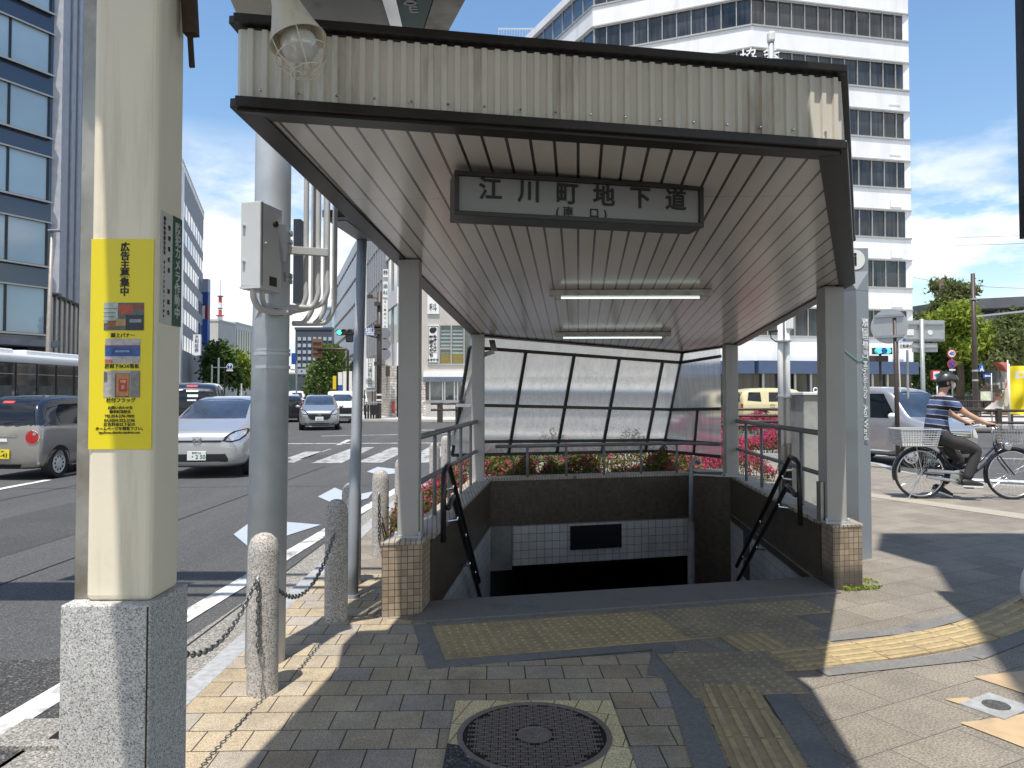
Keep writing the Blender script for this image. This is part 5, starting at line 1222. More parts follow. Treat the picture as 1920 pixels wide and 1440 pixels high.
for za in (2.9, 5.5, 8.1):
    m = MB(); hbx(46, 75, za, za+.38, -.2, 2.2, m); m.build('balcony_edge', mat('pale balcony edge', (.62, .62, .6), .6), hb_)
    m = MB(); hbx(46, 75, za+.6, za+2.3, 2.05, 2.2, m); m.build('window_band', M_gl_dark, hb_)
    m = MB()
    for k in range(14): hbx(46+2.1*k, 46.12+2.1*k, za+.38, za+2.5, 1.9, 2.05, m)
    m.build('mullion', M_mull, hb_)
M_stonew = tiles('castle stones', [(0, (.30, .29, .26)), (.4, (.44, .43, .39)), (.8, (.52, .50, .46)), (1, (.36, .35, .31))], 1.15, .62, .06, (.07, .065, .055), .43, .9, 'UV', 0, 3, 1.)
sw_ = thing('stone_wall', 'pale rough stone castle wall beneath the trees on the right', 'wall', (33, 56, 0))
m = MB(); rnd = random.Random(5); z = -.1
for r in range(7):
    x = X(1752, 55)+rnd.uniform(-.3, .3); h = rnd.uniform(.5, .72)
    while x < X(1960, 55):
        wd = rnd.uniform(.6, 1.25); y = 55.5+r*.14+rnd.uniform(-.09, .09)
        m.box((x+wd/2, y+.4, z+h/2), (wd*.96, .8, h*.95), rnd.uniform(-.06, .06)); x += wd
    z += h
m.build('stones', mat('castle stone', (.42, .41, .375), .9, 0, .3, .9, .6, 4, dirt=(.18, .17, .15), dscale=1.2, dlo=.5, dhi=.7), sw_, bevel=.08)
MB().bx(X(1752, 55), X(1960, 55), 56.0, 58, 0, 4.0).build('wall_core', M_stair, sw_)
stp = thing('stairway', 'brown steps climbing beside the stone wall', 'stairs', (X(1885, 50), 50, 0))
m = MB()
for k in range(8): m.bx(X(1866+2.0*k, 50), X(1902, 50), 49.5+.3*k, 50+.3*k, 0, .28+.26*k)
m.build('steps', mat('brown step stone', (.14, .095, .065), .8), stp)
# ------------------------------------------------------------------ vehicles
def paint(name, col, metal=.3, rough=.3): return mat(name, col, rough, metal, .03, 60., coat=1.)
M_silver = paint('silver car paint', (.50, .50, .51), .6, .32)
M_silverm = paint('grey silver car paint', (.39, .40, .42), .7, .3)
M_lilac = paint('pale lilac car paint', (.43, .425, .44), .6, .3)
M_taupe = paint('warm grey car paint', (.36, .335, .305), .55, .32)
M_carblk = paint('black car paint', (.012, .014, .018), .2, .2)
M_carwhite = paint('white car paint', (.74, .75, .76), .0, .3)
M_creamcar = paint('cream car paint', (.62, .54, .30), .0, .35)
M_navyroof = paint('dark navy car roof', (.020, .026, .042), .4, .2)
M_carglass = mat('car glass', (.008, .010, .014), .03, 0, .3, 3., spec=.45)
M_windsc = mat('windscreen glass', (.035, .050, .080), .03, 0, .45, 1.6, spec=.6)
M_lamp = mat('headlamp glass', (.55, .57, .60), .08, .5, .3, 22., coat=1.)
M_redlamp = mat('tail lamp red', (.42, .012, .012), .12, 0, .3, 30., coat=1.)
M_brake = emit('lit brake lamp', (.75, .05, .05), .5)
M_plate = mat('white number plate', (.72, .73, .71), .5, 0, .03, 20)
M_plateY = mat('yellow number plate', (.75, .60, .02), .5, 0, .03, 20)
M_arch = mat('dark wheel arch', (.010, .010, .011), .8)
M_alloy = mat('wheel silver', (.50, .51, .52), .3, .7, .1, 20)
M_wheelw = mat('white wheel cap', (.58, .58, .56), .4, 0, .06, 20)
M_plgreen = mat('plate green ink', (.01, .12, .06), .5)
def body(st, name, m, parent, sub=2, flat=False):
    "closed shell through cross sections st = (x, z bottom, z belt, z top, half width, half width at top)"
    rings = []
    for (x, zb, ze, zt, wl, wt) in st:
        h = [(0, zb), (.72*wl, zb), (.94*wl, zb+.05), (wl, zb+.32*(ze-zb)), (wl*1.0, zb+.68*(ze-zb)), (.985*wl, ze-.03*(ze-zb)), (.96*wl, ze+.02), (.45*wl*.96+.55*wt, ze+.52*(zt-ze)), (wt, zt-.12*(zt-ze)), (wt*.90, zt-.02*(zt-ze)), (wt*.5, zt), (0, zt+.008)]
        rings.append([(x, -y, z) for y, z in h] + [(x, y, z) for y, z in reversed(h[1:-1])])
    n = len(rings[0]); mb = MB(); vs = [p for r in rings for p in r]; fs = []
    for i in range(len(rings)-1): fs += [(i*n+j, (i+1)*n+j, (i+1)*n+(j+1) % n, i*n+(j+1) % n) for j in range(n)]
    fs += [list(range(n)), [(len(rings)-1)*n+j for j in reversed(range(n))]]
    mb.add(vs, fs); o = mb.build(name, m, parent, smooth=True)
    md = o.modifiers.new('s', 'SUBSURF'); md.levels = sub; md.render_levels = sub; md.subdivision_type = 'CATMULL_CLARK'
    loc, rot, par = o.parent.location.copy(), o.parent.rotation_euler.copy(), o.parent
    bake(o); o.data.polygons.foreach_set('use_smooth', [True]*len(o.data.polygons))
    bm = bmesh.new(); bm.from_mesh(o.data); bmesh.ops.recalc_face_normals(bm, faces=bm.faces); bm.to_mesh(o.data)
    bv = BVHTree.FromBMesh(bm); bm.free(); return o, bv
def decal(bv, poly, axis, sgn, name, m, parent, off=.006, cuts=4, thick=0.):
    "a panel (lamp, pane, grille, plate) shaped to lie on the shell"
    bm = bmesh.new()
    def mk(a, b): return (sgn*6, a, b) if axis == 'x' else ((a, sgn*6, b) if axis == 'y' else (a, b, 6))
    f = bm.faces.new([bm.verts.new(mk(a, b)) for a, b in poly]); bmesh.ops.triangulate(bm, faces=[f])
    bmesh.ops.subdivide_edges(bm, edges=bm.edges[:], cuts=cuts, use_grid_fill=True)
    d = Vector((-sgn, 0, 0)) if axis == 'x' else (Vector((0, -sgn, 0)) if axis == 'y' else Vector((0, 0, -1)))
    for v in bm.verts:
        h = bv.ray_cast(v.co, d)
        if h[0] is None:
            q = v.co.copy(); q = q+d*5; h = bv.find_nearest(q)
        nn = h[1] if h[1] else -d
        if nn.dot(d) > 0: nn = -nn
        v.co = h[0] - d*off*.6 + nn*off*.4
    bmesh.ops.recalc_face_normals(bm, faces=bm.faces)
    fc = bm.faces[:]
    bm.verts.index_update(); mb = MB().add([v.co.copy() for v in bm.verts], [[v.index for v in f.verts] for f in fc]); 
    for i, f in enumerate(mb.f):
        a, b, c = (mb.v[k] for k in f[:3])
        if (b-a).cross(c-a).dot(d) > 0: mb.f[i] = f[::-1]
    bm.free(); return mb.build(name, m, parent, smooth=True)
def wheel(parent, x, y, r, w_, rim, m_rim, holes=9, spokes=False):
    s = 1 if y > 0 else -1; c = Vector((x, y-s*w_/2, r)); ax = (0, s, 0)
    t = MB().lathe([(rim, 0), (r*.97, .0), (r, .03), (r, w_-.03), (r*.95, w_), (rim*1.02, w_-.01), (rim, w_-.03)], c-Vector((0, s*w_/2, 0)), 28, ax).build('wheel', M_black, parent, smooth=True, auto=40)
    MB().lathe([(rim, w_-.04), (rim*.98, w_-.012), (rim*.90, w_-.02), (rim*.80, w_-.012), (rim*.45, w_-.016), (rim*.35, w_-.004), (rim*.05, w_-.002)], c-Vector((0, s*w_/2, 0)), 28, ax).build('rim', m_rim, t, smooth=True, auto=30)
    h = MB()
    for k in range(holes):
        a = 2*pi*k/holes; p = c+Vector((rim*.64*cos(a), s*(w_/2-.013), rim*.64*sin(a)))
        if spokes: h.lathe([(rim*.19, 0), (rim*.19, .006)], p, 5, ax)
        else: h.lathe([(rim*.10, 0), (rim*.10, .006)], p, 8, ax)
    h.build('rim_hole', M_arch, t)
    return t
def arch(bv, x, z, r, sgn, m, parent):
    decal(bv, [(x+r*cos(a*pi/12), z+r*sin(a*pi/12)) for a in range(-3, 16)], 'y', sgn, 'wheel_arch', m, parent, .004, 1)
def plate(parent, x, y, z, sgn, txt, m, big=.085, top=None, ink=None, tilt=0):
    p = MB().box((x, y, z), (.014, .33, .165)).build('number_plate', m, parent, bevel=.004)
    xd = (0, 1 if sgn > 0 else -1, 0); xd = (0, sgn, 0)
    text(txt, big, (x+sgn*.008, y+ (0.02*sgn), z-.022), xd, (0, 0, 1), ink or M_plgreen, p, bold=.018)
    if top: text(top, .042, (x+sgn*.008, y, z+.052), xd, (0, 0, 1), ink or M_plgreen, p, bold=.005)
    return p
def mirror(parent, x, y, z, m):
    s = 1 if y > 0 else -1; MB().ball((x, y+s*.08, z), .1, 12, 8, (.7, 1, .7)).build('mirror', m, parent, smooth=True)
def wheels(c, bv, xs, W, r, rim, m_rim, arch_r, m_arch=None, holes=9, spokes=False):
    for x in xs:
        for s in (1, -1):
            arch(bv, x, r, arch_r, s, M_arch, c); 
            if m_arch: arch(bv, x, r, arch_r+.06, s, m_arch, c) if False else None
            wheel(c, x, s*(W/2-.0), r, .185, rim, m_rim, holes, spokes)
def hatch(label, loc, head, m, plate_txt, wh=None, grille='slim', near=True, top='静岡 502', cut=3):
    "five door hatchback facing +x"
    c = thing('parked_car' if False else 'hatchback_car', label, 'car', loc, head, world=False)
    st = [(2.00, .30, .56, .72, .50, .38), (1.965, .24, .60, .80, .66, .52), (1.86, .20, .66, .875, .765, .62), (1.62, .18, .74, .935, .825, .68), (1.30, .18, .84, 1.0, .842, .72), (1.06, .18, .90, 1.075, .846, .70), (.62, .18, .93, 1.31, .847, .63), (.22, .18, .945, 1.475, .847, .585), (-.3, .18, .955, 1.515, .847, .58), (-.95, .18, .97, 1.495, .846, .58), (-1.4, .18, .985, 1.435, .842, .56), (-1.72, .2, .99, 1.24, .825, .58), (-1.92, .24, .95, 1.04, .78, .60), (-1.99, .32, .86, .94, .66, .5)]
    o, bv = body(st, 'body', m, c)
    decal(bv, [(-.625, 1.075), (.625, 1.075), (.54, 1.42), (.3, 1.452), (-.3, 1.452), (-.54, 1.42)], 'x', 1, 'windscreen', M_windsc, c, .005, 6)
    decal(bv, [(-.58, 1.06), (.58, 1.06), (.50, 1.38), (-.50, 1.38)], 'x', -1, 'rear_window', M_carglass, c, .005, 4)
    for s in (1, -1):
        decal(bv, [(.80, .99), (-.10, 1.01), (-.10, 1.40), (.18, 1.41), (.46, 1.28)], 'y', s, 'side_window', M_carglass, c, .005, 4)
        decal(bv, [(-.16, 1.01), (-.95, 1.03), (-1.25, 1.10), (-1.05, 1.37), (-.16, 1.41)], 'y', s, 'side_window', M_carglass, c, .005, 4)
        decal(bv, [(s*.44, .685), (s*.50, .79), (s*.60, .86), (s*.755, .90), (s*.79, .86), (s*.775, .76), (s*.72, .70), (s*.60, .665)][::s], 'x', 1, 'headlight', M_blackgloss, c, .007, cut)
        hl_ = decal(bv, [(s*.50, .70), (s*.56, .79), (s*.64, .845), (s*.75, .88), (s*.765, .80), (s*.70, .715), (s*.60, .69)][::s], 'x', 1, 'headlight_lens', M_lamp, c, .012, cut)
        mirror(c, .78, s*.84, 1.0, m)
        decal(bv, [(-1.99, .8), (-1.7, .82), (-1.7, .95), (-1.95, .96)], 'y', s, 'tail_lamp', M_redlamp, c, .006, 2)
    if grille == 'slim':
        decal(bv, [(-.47, .70), (-.40, .665), (.40, .665), (.47, .70), (.40, .705), (-.40, .705)], 'x', 1, 'grille', M_blackgloss, c, .008, 3)
        decal(bv, [(-.54, .31), (.54, .31), (.55, .36), (.50, .455), (-.50, .455), (-.55, .36)], 'x', 1, 'lower_grille', M_arch, c, .007, 3)
        decal(bv, [(-.62, .285), (.62, .285), (.62, .315), (-.62, .315)], 'x', 1, 'chrome_strip', M_chrome, c, .012, 3)
        e = MB(); h = bv.ray_cast(Vector((5, 0, .70)), Vector((-1, 0, 0)))[0]; xx = h.x+.012
        e.beam((xx, -.04, .655), (xx, -.046, .745), .014, .016); e.beam((xx, .04, .655), (xx, .046, .745), .014, .016); e.beam((xx, -.04, .70), (xx, .04, .70), .014, .018)
        for (y0, z0, y1, z1) in ((-.062, .64, -.072, .76), (.062, .64, .072, .76), (-.062, .64, .062, .64), (-.072, .76, .072, .76)): e.beam((xx, y0, z0), (xx, y1, z1), .012, .010)
        e.build('emblem', M_chrome, c); px_ = bv.ray_cast(Vector((5, 0, .42)), Vector((-1, 0, 0)))[0].x+.02
        plate(c, px_, 0, .425, 1, plate_txt, M_plate, .10, top)
    else:
        decal(bv, [(-.50, .70), (.50, .70), (.44, .55), (.34, .46), (-.34, .46), (-.44, .55)], 'x', 1, 'grille', M_blackgloss, c, .008, 3)
        decal(bv, [(-.50, .60), (-.36, .44), (.36, .44), (.50, .60), (.52, .62), (.37, .415), (-.37, .415), (-.52, .62)][:8], 'x', 1, 'chrome_strip', M_chrome, c, .006, 2)
        decal(bv, [(-.60, .27), (.60, .27), (.60, .315), (-.60, .315)], 'x', 1, 'lower_grille', M_arch, c, .009, 3)
        e = MB(); xx = bv.ray_cast(Vector((5, 0, .66)), Vector((-1, 0, 0)))[0].x+.014
        e.tube([(xx, .055*cos(t*pi/8), .66+.042*sin(t*pi/8)) for t in range(16)], .007, 6, closed=True); e.tube([(xx, -.05, .67), (xx, -.02, .672), (xx, 0, .648), (xx, .02, .672), (xx, .05, .67)], .006, 6); e.build('emblem', M_chrome, c)
        px_ = bv.ray_cast(Vector((5, 0, .50)), Vector((-1, 0, 0)))[0].x+.02
        plate(c, px_, 0, .50, 1, plate_txt, M_plate, .10, None)
    wheels(c, bv, (1.22, -1.30), 1.69, .30, .195, wh or M_alloy, .345)
    sw = MB(); sw.tube([(.72, .34+.17*cos(t*pi/8), 1.0+.15*sin(t*pi/8)) for t in range(16)], .014, 6, closed=True)
    return c, bv
# silver hatchback waiting, seen between column and pole
hatch('silver hatchback with round lamps and slim grille between the column and the galvanised pole', (-5.95, 15.55, ROAD), atan2(-.99, .10), M_silver, '・2 50', M_wheelw)
hatch('grey silver hatchback with a wide dark grille coming down the far street', (-8.6, 33.2, ROAD), atan2(-.97, .245), M_silverm, '82-31', None, 'wide')
# boxy kei car, rear view, left of the column
def kei(label, loc, head, m, roofm, txt, wheelm, front=False):
    c = thing('kei_car', label, 'car', loc, head, world=False)
    st = [(1.69, .28, .60, .76, .50, .40), (1.66, .22, .66, .90, .62, .52), (1.52, .19, .78, .98, .70, .60), (1.20, .18, .88, 1.02, .733, .64), (.95, .18, .92, 1.08, .737, .63), (.62, .18, .93, 1.36, .737, .60), (.40, .18, .935, 1.49, .737, .58), (-.2, .18, .94, 1.53, .737, .585), (-1.0, .18, .945, 1.52, .737, .585), (-1.42, .18, .95, 1.475, .735, .58), (-1.60, .20, .95, 1.34, .72, .60), (-1.66, .24, .94, 1.12, .70, .60), (-1.70, .34, .90, 1.0, .64, .52)]
    o, bv = body(st, 'body', m, c)
    o.data.materials.append(roofm)      # dark upper half: pillars and roof
    for p_ in o.data.polygons: p_.material_index = 1 if (p_.center.z > .985 and p_.center.x < .95) else 0
    rf = []
    st2 = [(x, max(zb, 1.0) if False else zb, ze, zt, wl, wt) for (x, zb, ze, zt, wl, wt) in st]
    for s in (1, -1):
        decal(bv, [(.86, .965), (-1.58, .965), (-1.50, 1.40), (-1.30, 1.465), (.30, 1.465), (.62, 1.30)], 'y', s, 'upper_side', roofm, c, .004, 5)
        decal(bv, [(.74, .99), (-.28, .985), (-.28, 1.37), (.32, 1.38), (.52, 1.29)], 'y', s, 'side_window', M_carglass, c, .009, 3)
        decal(bv, [(-.35, .985), (-1.12, 1.0), (-1.18, 1.22), (-1.05, 1.36), (-.35, 1.37)], 'y', s, 'side_window', M_carglass, c, .009, 3)
        mirror(c, .74, s*.74, 1.0, m)
        # door handles
        MB().tube([(-.42, s*.745, .885), (-.42, s*.768, .89), (-.60, s*.768, .89), (-.60, s*.745, .885)], .012, 8).build('door_handle', M_chrome, c, smooth=True)
        b_ = bv.ray_cast(Vector((-6, s*.565, .775)), Vector((1, 0, 0)))
        tl = decal(bv, [(s*.555+.112*cos(t*pi/10), .775+.118*sin(t*pi/10)) for t in range(20)], 'x', -1, 'tail_lamp', M_redlamp, c, .012, 2)
        decal(bv, [(s*.555+.126*cos(t*pi/10), .775+.134*sin(t*pi/10)) for t in range(20)], 'x', -1, 'tail_lamp_ring', M_chrome, tl, .006, 2)
        decal(bv, [(s*.60+.03*cos(t*pi/6), .835+.028*sin(t*pi/6)) for t in range(12)], 'x', -1, 'reflector', M_lamp, tl, .016, 1)
    decal(bv, [(x, y) for x, y in ((.35, -.55), (.45, 0), (.35, .55), (-1.5, .56), (-1.58, 0), (-1.5, -.56))], 'z', 1, 'roof_panel', roofm, c, .004, 6)
    decal(bv, [(-.67, .985), (.67, .985), (.60, 1.40), (.5, 1.45), (-.5, 1.45), (-.60, 1.40)], 'x', -1, 'rear_frame', roofm, c, .004, 5)
    decal(bv, [(-.60, 1.0), (.60, 1.0), (.52, 1.365), (-.52, 1.365)], 'x', -1, 'rear_window', M_carglass, c, .010, 4)
    decal(bv, [(-.10, 1.385), (.10, 1.385), (.10, 1.42), (-.10, 1.42)], 'x', -1, 'brake_light', M_brake, c, .015, 1)
    decal(bv, [(-.60, 1.08), (.60, 1.08), (.54, 1.44), (-.54, 1.44)], 'x', 1, 'windscreen', M_windsc, c, .006, 4)
    decal(bv, [(-.62, .22), (.62, .22), (.66, .29), (-.66, .29)], 'x', -1, 'rear_sill', M_blackgloss, c, .008, 3)
    decal(bv, [(-.30, .79), (.30, .79), (.26, .825), (-.26, .825)], 'x', -1, 'chrome_strip', M_chrome, c, .012, 2)
    decal(bv, [(-.12, .70), (.12, .70), (.11, .755), (-.11, .755)], 'x', -1, 'tailgate_handle', M_white, c, .016, 1)
    px_ = bv.ray_cast(Vector((-6, 0, .50)), Vector((1, 0, 0)))[0].x-.02
    plate(c, px_, 0, .475, -1, txt, M_plateY, .10, '静岡 581', M_ink)
    MB().tube([(-1.55, -.05, 1.02), (-1.70, -.05, 1.03)], .012, 8).build('wiper_hub', M_blackgloss, c); MB().tube([(-1.70, -.05, 1.03), (-1.675, -.45, 1.06)], .009, 6).build('wiper', M_blackgloss, c)
    MB().tube([(-1.30, 0, 1.515), (-1.34, 0, 1.58)], .008, 6).build('aerial', M_blackgloss, c)
    wheels(c, bv, (1.10, -1.18), 1.475, .278, .188, wheelm, .335, holes=10)
    return c, bv
kei('warm grey boxy kei car with round red tail lamps left of the column', (-9.1, 15.0, ROAD), radians(88.5), M_taupe, M_navyroof, '23-43', M_wheelw)
# silver lilac kei van behind the cyclist
def keivan(label, loc, head, m):
    c = thing('kei_van', label, 'van', loc, head, world=False)
    st = [(1.69, .28, .60, .74, .54, .44), (1.655, .22, .66, .86, .66, .56), (1.50, .19, .80, .955, .71, .63), (1.16, .18, .90, 1.02, .735, .65), (.98, .18, .96, 1.12, .737, .64), (.74, .18, .98, 1.46, .737, .63), (.52, .18, .985, 1.66, .737, .62), (.1, .18, .99, 1.715, .737, .62), (-1.0, .18, .99, 1.715, .737, .62), (-1.5, .18, .99, 1.68, .735, .62), (-1.64, .2, .98, 1.52, .72, .62), (-1.69, .3, .92, 1.15, .68, .58)]
    o, bv = body(st, 'body', m, c)
    decal(bv, [(-.62, 1.06), (.62, 1.06), (.56, 1.56), (.3, 1.60), (-.3, 1.60), (-.56, 1.56)], 'x', 1, 'windscreen', M_windsc, c, .006, 5)
    for s in (1, -1):
        decal(bv, [(.78, 1.03), (-.18, 1.03), (-.18, 1.56), (.40, 1.56)], 'y', s, 'side_window', M_carglass, c, .006, 4)
        decal(bv, [(-.27, 1.03), (-1.45, 1.03), (-1.40, 1.56), (-.27, 1.56)], 'y', s, 'side_window', M_carglass, c, .006, 4)
        mirror(c, .80, s*.76, 1.08, M_carwhite); MB().tube([(-.15, s*.745, .88), (-.15, s*.77, .885), (-.33, s*.77, .885), (-.33, s*.745, .88)], .013, 8).build('door_handle', M_chrome, c, smooth=True)
        decal(bv, [(s*.42, .63), (s*.64, .63), (s*.655, .78), (s*.44, .79)][::s], 'x', 1, 'headlight', M_lamp, c, .010, 3)
        decal(bv, [(1.5, .30), (-1.6, .30), (-1.6, .335), (1.5, .335)], 'y', s, 'chrome_strip', M_chrome, c, .008, 4)
    decal(bv, [(-.36, .64), (.36, .64), (.36, .78), (-.36, .78)], 'x', 1, 'grille', M_blackgloss, c, .008, 3)
    for k in range(4): decal(bv, [(-.35, .655+.032*k), (.35, .655+.032*k), (.35, .668+.032*k), (-.35, .668+.032*k)], 'x', 1, 'grille_bar', M_chrome, c, .014, 2)
    decal(bv, [(-.55, .30), (.55, .30), (.55, .40), (-.55, .40)], 'x', 1, 'lower_grille', M_arch, c, .008, 3)
    px_ = bv.ray_cast(Vector((6, 0, .47)), Vector((-1, 0, 0)))[0].x+.03
    plate(c, px_, 0, .46, 1, '9-30', M_plateY, .10, None, M_ink)
    wheels(c, bv, (1.15, -1.20), 1.475, .28, .19, M_wheelw, .33)
    MB().tube([(1.2, .1, 1.02), (1.22, .45, 1.06)], .008, 6).build('wiper', M_blackgloss, c)
    # white side roof gutter band
    decal(bv, [(.55, -.60), (.55, .60), (-1.5, .60), (-1.5, -.60)], 'z', 1, 'roof_panel', M_carwhite, c, .004, 5)
    return c
keivan('pale lilac boxy kei van with a yellow plate behind the cyclist', (8.62, 16.95, ROAD), radians(-68), M_lilac)
# black minivan turning into the far street
def van(label, loc, head, m, L=4.9, W=1.86, H=1.95, kindname='minivan'):
    c = thing(kindname, label, 'van', loc, head, world=False); a = L/2; w2 = W/2
    st = [(a, .30, .62, .82, .62, .5), (a-.05, .24, .70, .98, .78, .62), (a-.35, .2, .86, 1.08, .88, .72), (a-.85, .2, .98, 1.18, w2, .76), (a-1.25, .2, 1.02, 1.55, w2, .76), (a-1.7, .2, 1.04, H-.07, w2, .75), (0, .2, 1.05, H, w2, .76), (-a+.7, .2, 1.06, H-.02, w2, .76), (-a+.2, .2, 1.06, H-.12, w2*.99, .75), (-a+.05, .22, 1.04, H-.4, w2*.97, .76), (-a, .32, 1.0, 1.25, w2*.9, .72)]
    o, bv = body(st, 'body', m, c)
    decal(bv, [(-.74, 1.10), (.74, 1.10), (.66, H-.24), (-.66, H-.24)], 'x', -1, 'rear_window', M_carglass, c, .006, 4)
    decal(bv, [(-.74, 1.16), (.74, 1.16), (.66, H-.2), (-.66, H-.2)], 'x', 1, 'windscreen', M_windsc, c, .006, 4)
    for s in (1, -1):
        decal(bv, [(a-1.1, 1.1), (-a+.35, 1.12), (-a+.45, H-.25), (a-1.65, H-.25)], 'y', s, 'side_window', M_carglass, c, .006, 5)
        decal(bv, [(s*.68, .75), (s*.86, .75), (s*.84, 1.25), (s*.74, 1.25)][::s], 'x', -1, 'tail_lamp', M_redlamp, c, .008, 2)
        decal(bv, [(s*.50, .72), (s*.76, .74), (s*.78, .88), (s*.52, .84)][::s], 'x', 1, 'headlight', M_lamp, c, .008, 2)
        mirror(c, a-1.0, s*(w2), 1.15, m)
    decal(bv, [(-.5, .50), (.5, .50), (.54, .82), (-.54, .82)], 'x', 1, 'grille', M_blackgloss, c, .007, 3)
    wheels(c, bv, (a-.95, -a+.95), W, .33, .21, M_alloy, .38, spokes=True, holes=5)
    return c, bv
vb, bvb = van('black minivan turning into the far street behind the silver hatchback', (-11.15, 26.4, ROAD), atan2(.953, -.302), M_carblk)
decal(bvb, [(-.16, 1.78), (.16, 1.78), (.16, 1.83), (-.16, 1.83)], 'x', -1, 'brake_light', M_brake, vb, .012, 1)
for k, (y0, y1, z0, z1) in enumerate(((-.2, .16, 1.62, 1.68), (-.2, .12, 1.45, 1.53), (-.15, .12, 1.32, 1.37))): decal(bvb, [(y0, z0), (y1, z0), (y1, z1), (y0, z1)], 'x', -1, 'rear_sticker', M_white, vb, .010, 1)
vw, bvw = van('white boxy kei wagon beside the oncoming grey hatchback', (-9.3, 40.5, ROAD), atan2(-.97, .245), M_carwhite, 3.4, 1.48, 1.72, 'kei_wagon')
decal(bvw, [(-.45, .30), (.45, .30), (.45, .38), (-.45, .38)], 'x', 1, 'lower_grille', M_arch, vw, .008, 2)
hatch('small white car far down the street left of the grey hatchback', (-17.2, 58, ROAD), atan2(-.953, .302), M_carwhite, '17-08')
van('distant white minivan farthest down the street', (-21.5, 74, ROAD), atan2(-.953, .302), M_carwhite, 4.4, 1.7, 1.85)
van('dark car tail between the galvanised pole and the oncoming hatchback', (-12.8, 42, ROAD), atan2(.953, -.302), M_carblk, 4.2, 1.7, 1.5, 'dark_car')
hatch('white car parked behind the bicycle stand by the corner building', (-11.6, 61, .06), atan2(-.8, .5), M_carwhite, '33-12')
# cream off roader on the cross street
def suv(label, loc, head, m):
    c = thing('off_roader', label, 'car', loc, head, world=False)
    st = [(2.33, .4, .8, .98, .68, .6), (2.27, .34, .86, 1.06, .84, .74), (1.9, .34, .98, 1.14, .93, .82), (1.1, .34, 1.06, 1.17, .94, .84), (.85, .34, 1.1, 1.25, .94, .80), (.6, .34, 1.12, 1.66, .94, .76), (.4, .34, 1.13, 1.80, .94, .75), (-.8, .34, 1.13, 1.83, .94, .76), (-1.8, .34, 1.13, 1.80, .94, .76), (-2.15, .36, 1.12, 1.62, .93, .78), (-2.25, .42, 1.1, 1.3, .9, .78)]
    o, bv = body(st, 'body', m, c)
    for s in (1, -1):
        for q in ([(.72, 1.2), (.02, 1.2), (.02, 1.62), (.45, 1.62)], [(-.2, 1.2), (-1.0, 1.2), (-.95, 1.62), (-.2, 1.62)], [(-1.35, 1.2), (-2.0, 1.25), (-1.9, 1.62), (-1.35, 1.62)]):
            decal(bv, q, 'y', s, 'side_window', M_carglass, c, .008, 3)
        for x in (.1, -.75): MB().tube([(x, s*.945, 1.05), (x, s*.98, 1.05), (x-.2, s*.98, 1.05), (x-.2, s*.945, 1.05)], .018, 6).build('door_handle', M_blackgloss, c)
        decal(bv, [(s*.7, .9), (s*.86, .9), (s*.86, 1.1), (s*.7, 1.1)][::s], 'x', -1, 'tail_lamp', M_redlamp, c, .01, 1)
        mirror(c, .85, s*.95, 1.2, M_blackgloss)
    decal(bv, [(-.6, 1.2), (.6, 1.2), (.55, 1.62), (-.55, 1.62)], 'x', -1, 'rear_window', M_carglass, c, .008, 3)
    decal(bv, [(-.66, 1.28), (.66, 1.28), (.6, 1.66), (-.6, 1.66)], 'x', 1, 'windscreen', M_windsc, c, .008, 3)
    MB().lathe([(.1, 0), (.36, .02), (.37, .18), (.3, .22), (.1, .23)], (-2.24, 0, 1.05), 24, (-1, 0, 0)).build('spare_wheel', M_black, c, smooth=True)
    MB().bx(-2.30, -2.26, -.16, .16, .72, .88).build('number_plate', M_plateY if False else M_plate, c)
    wheels(c, bv, (1.35, -1.32), 1.88, .385, .24, M_alloy, .46, spokes=True, holes=5)
    return c
suv('cream off roader with dark windows passing behind the azalea hedge', (12.35, 34.2, ROAD), radians(8), M_creamcar)
# white roofed bus on the far carriageway
bus = thing('bus', 'white roofed bus with dark windows at the left edge behind the kei car', 'bus', (-19.65, 27.6, ROAD), radians(90), world=False)
M_buswin = mat('bus window glass', (.010, .012, .013), .06, 0, .6, .7, spec=.7, coat=.3)
def rbox(x0, x1, w_, z0, z1, r_, nm, m, par, bev=.12):
    return MB().bx(x0, x1, -w_, w_, z0, z1).build(nm, m, par, bevel=bev, seg=4)
rbox(-5.4, 5.4, 1.245, .35, 1.35, 0, 'lower_body', M_carwhite, bus, .06); rbox(-5.38, 5.38, 1.225, 1.3, 2.72, 0, 'window_band', M_buswin, bus, .05); rbox(-5.42, 5.42, 1.25, 2.68, 3.06, 0, 'roof', M_carwhite, bus, .16)
for x0, x1 in ((-3.6, .2), (.9, 4.6)): rbox(x0, x1, .95, 3.04, 3.24, 0, 'roof_unit', M_carwhite, bus, .07)
for s in (1, -1):
    for k in range(9): MB().bx(-5+1.22*k, -4.92+1.22*k, s*1.228-.006, s*1.228+.006, 1.35, 2.7).build('window_pillar', M_black, bus)
    for k in range(8): MB().bx(-4.9+1.22*k, -3.85+1.22*k, s*1.228-.004, s*1.228+.004, 2.28, 2.31).build('window_rail', M_greypaint, bus)
    for k in range(8): MB().bx(-4.85+1.22*k, -3.95+1.22*k, s*1.232-.004, s*1.232+.004, 1.45, 1.86).build('seat_back', mat('bus interior grey', (.075, .08, .078), .6, 0, .4, 3), bus)
    for x in (-3.2, 3.3): wheel(bus, x, s*1.245, .48, .28, .3, M_alloy, 8)
    MB().bx(-5.3, 5.3, s*1.249-.004, s*1.249+.004, .75, .95).build('waist_stripe', mat('bus stripe', (.03, .07, .25), .4), bus)
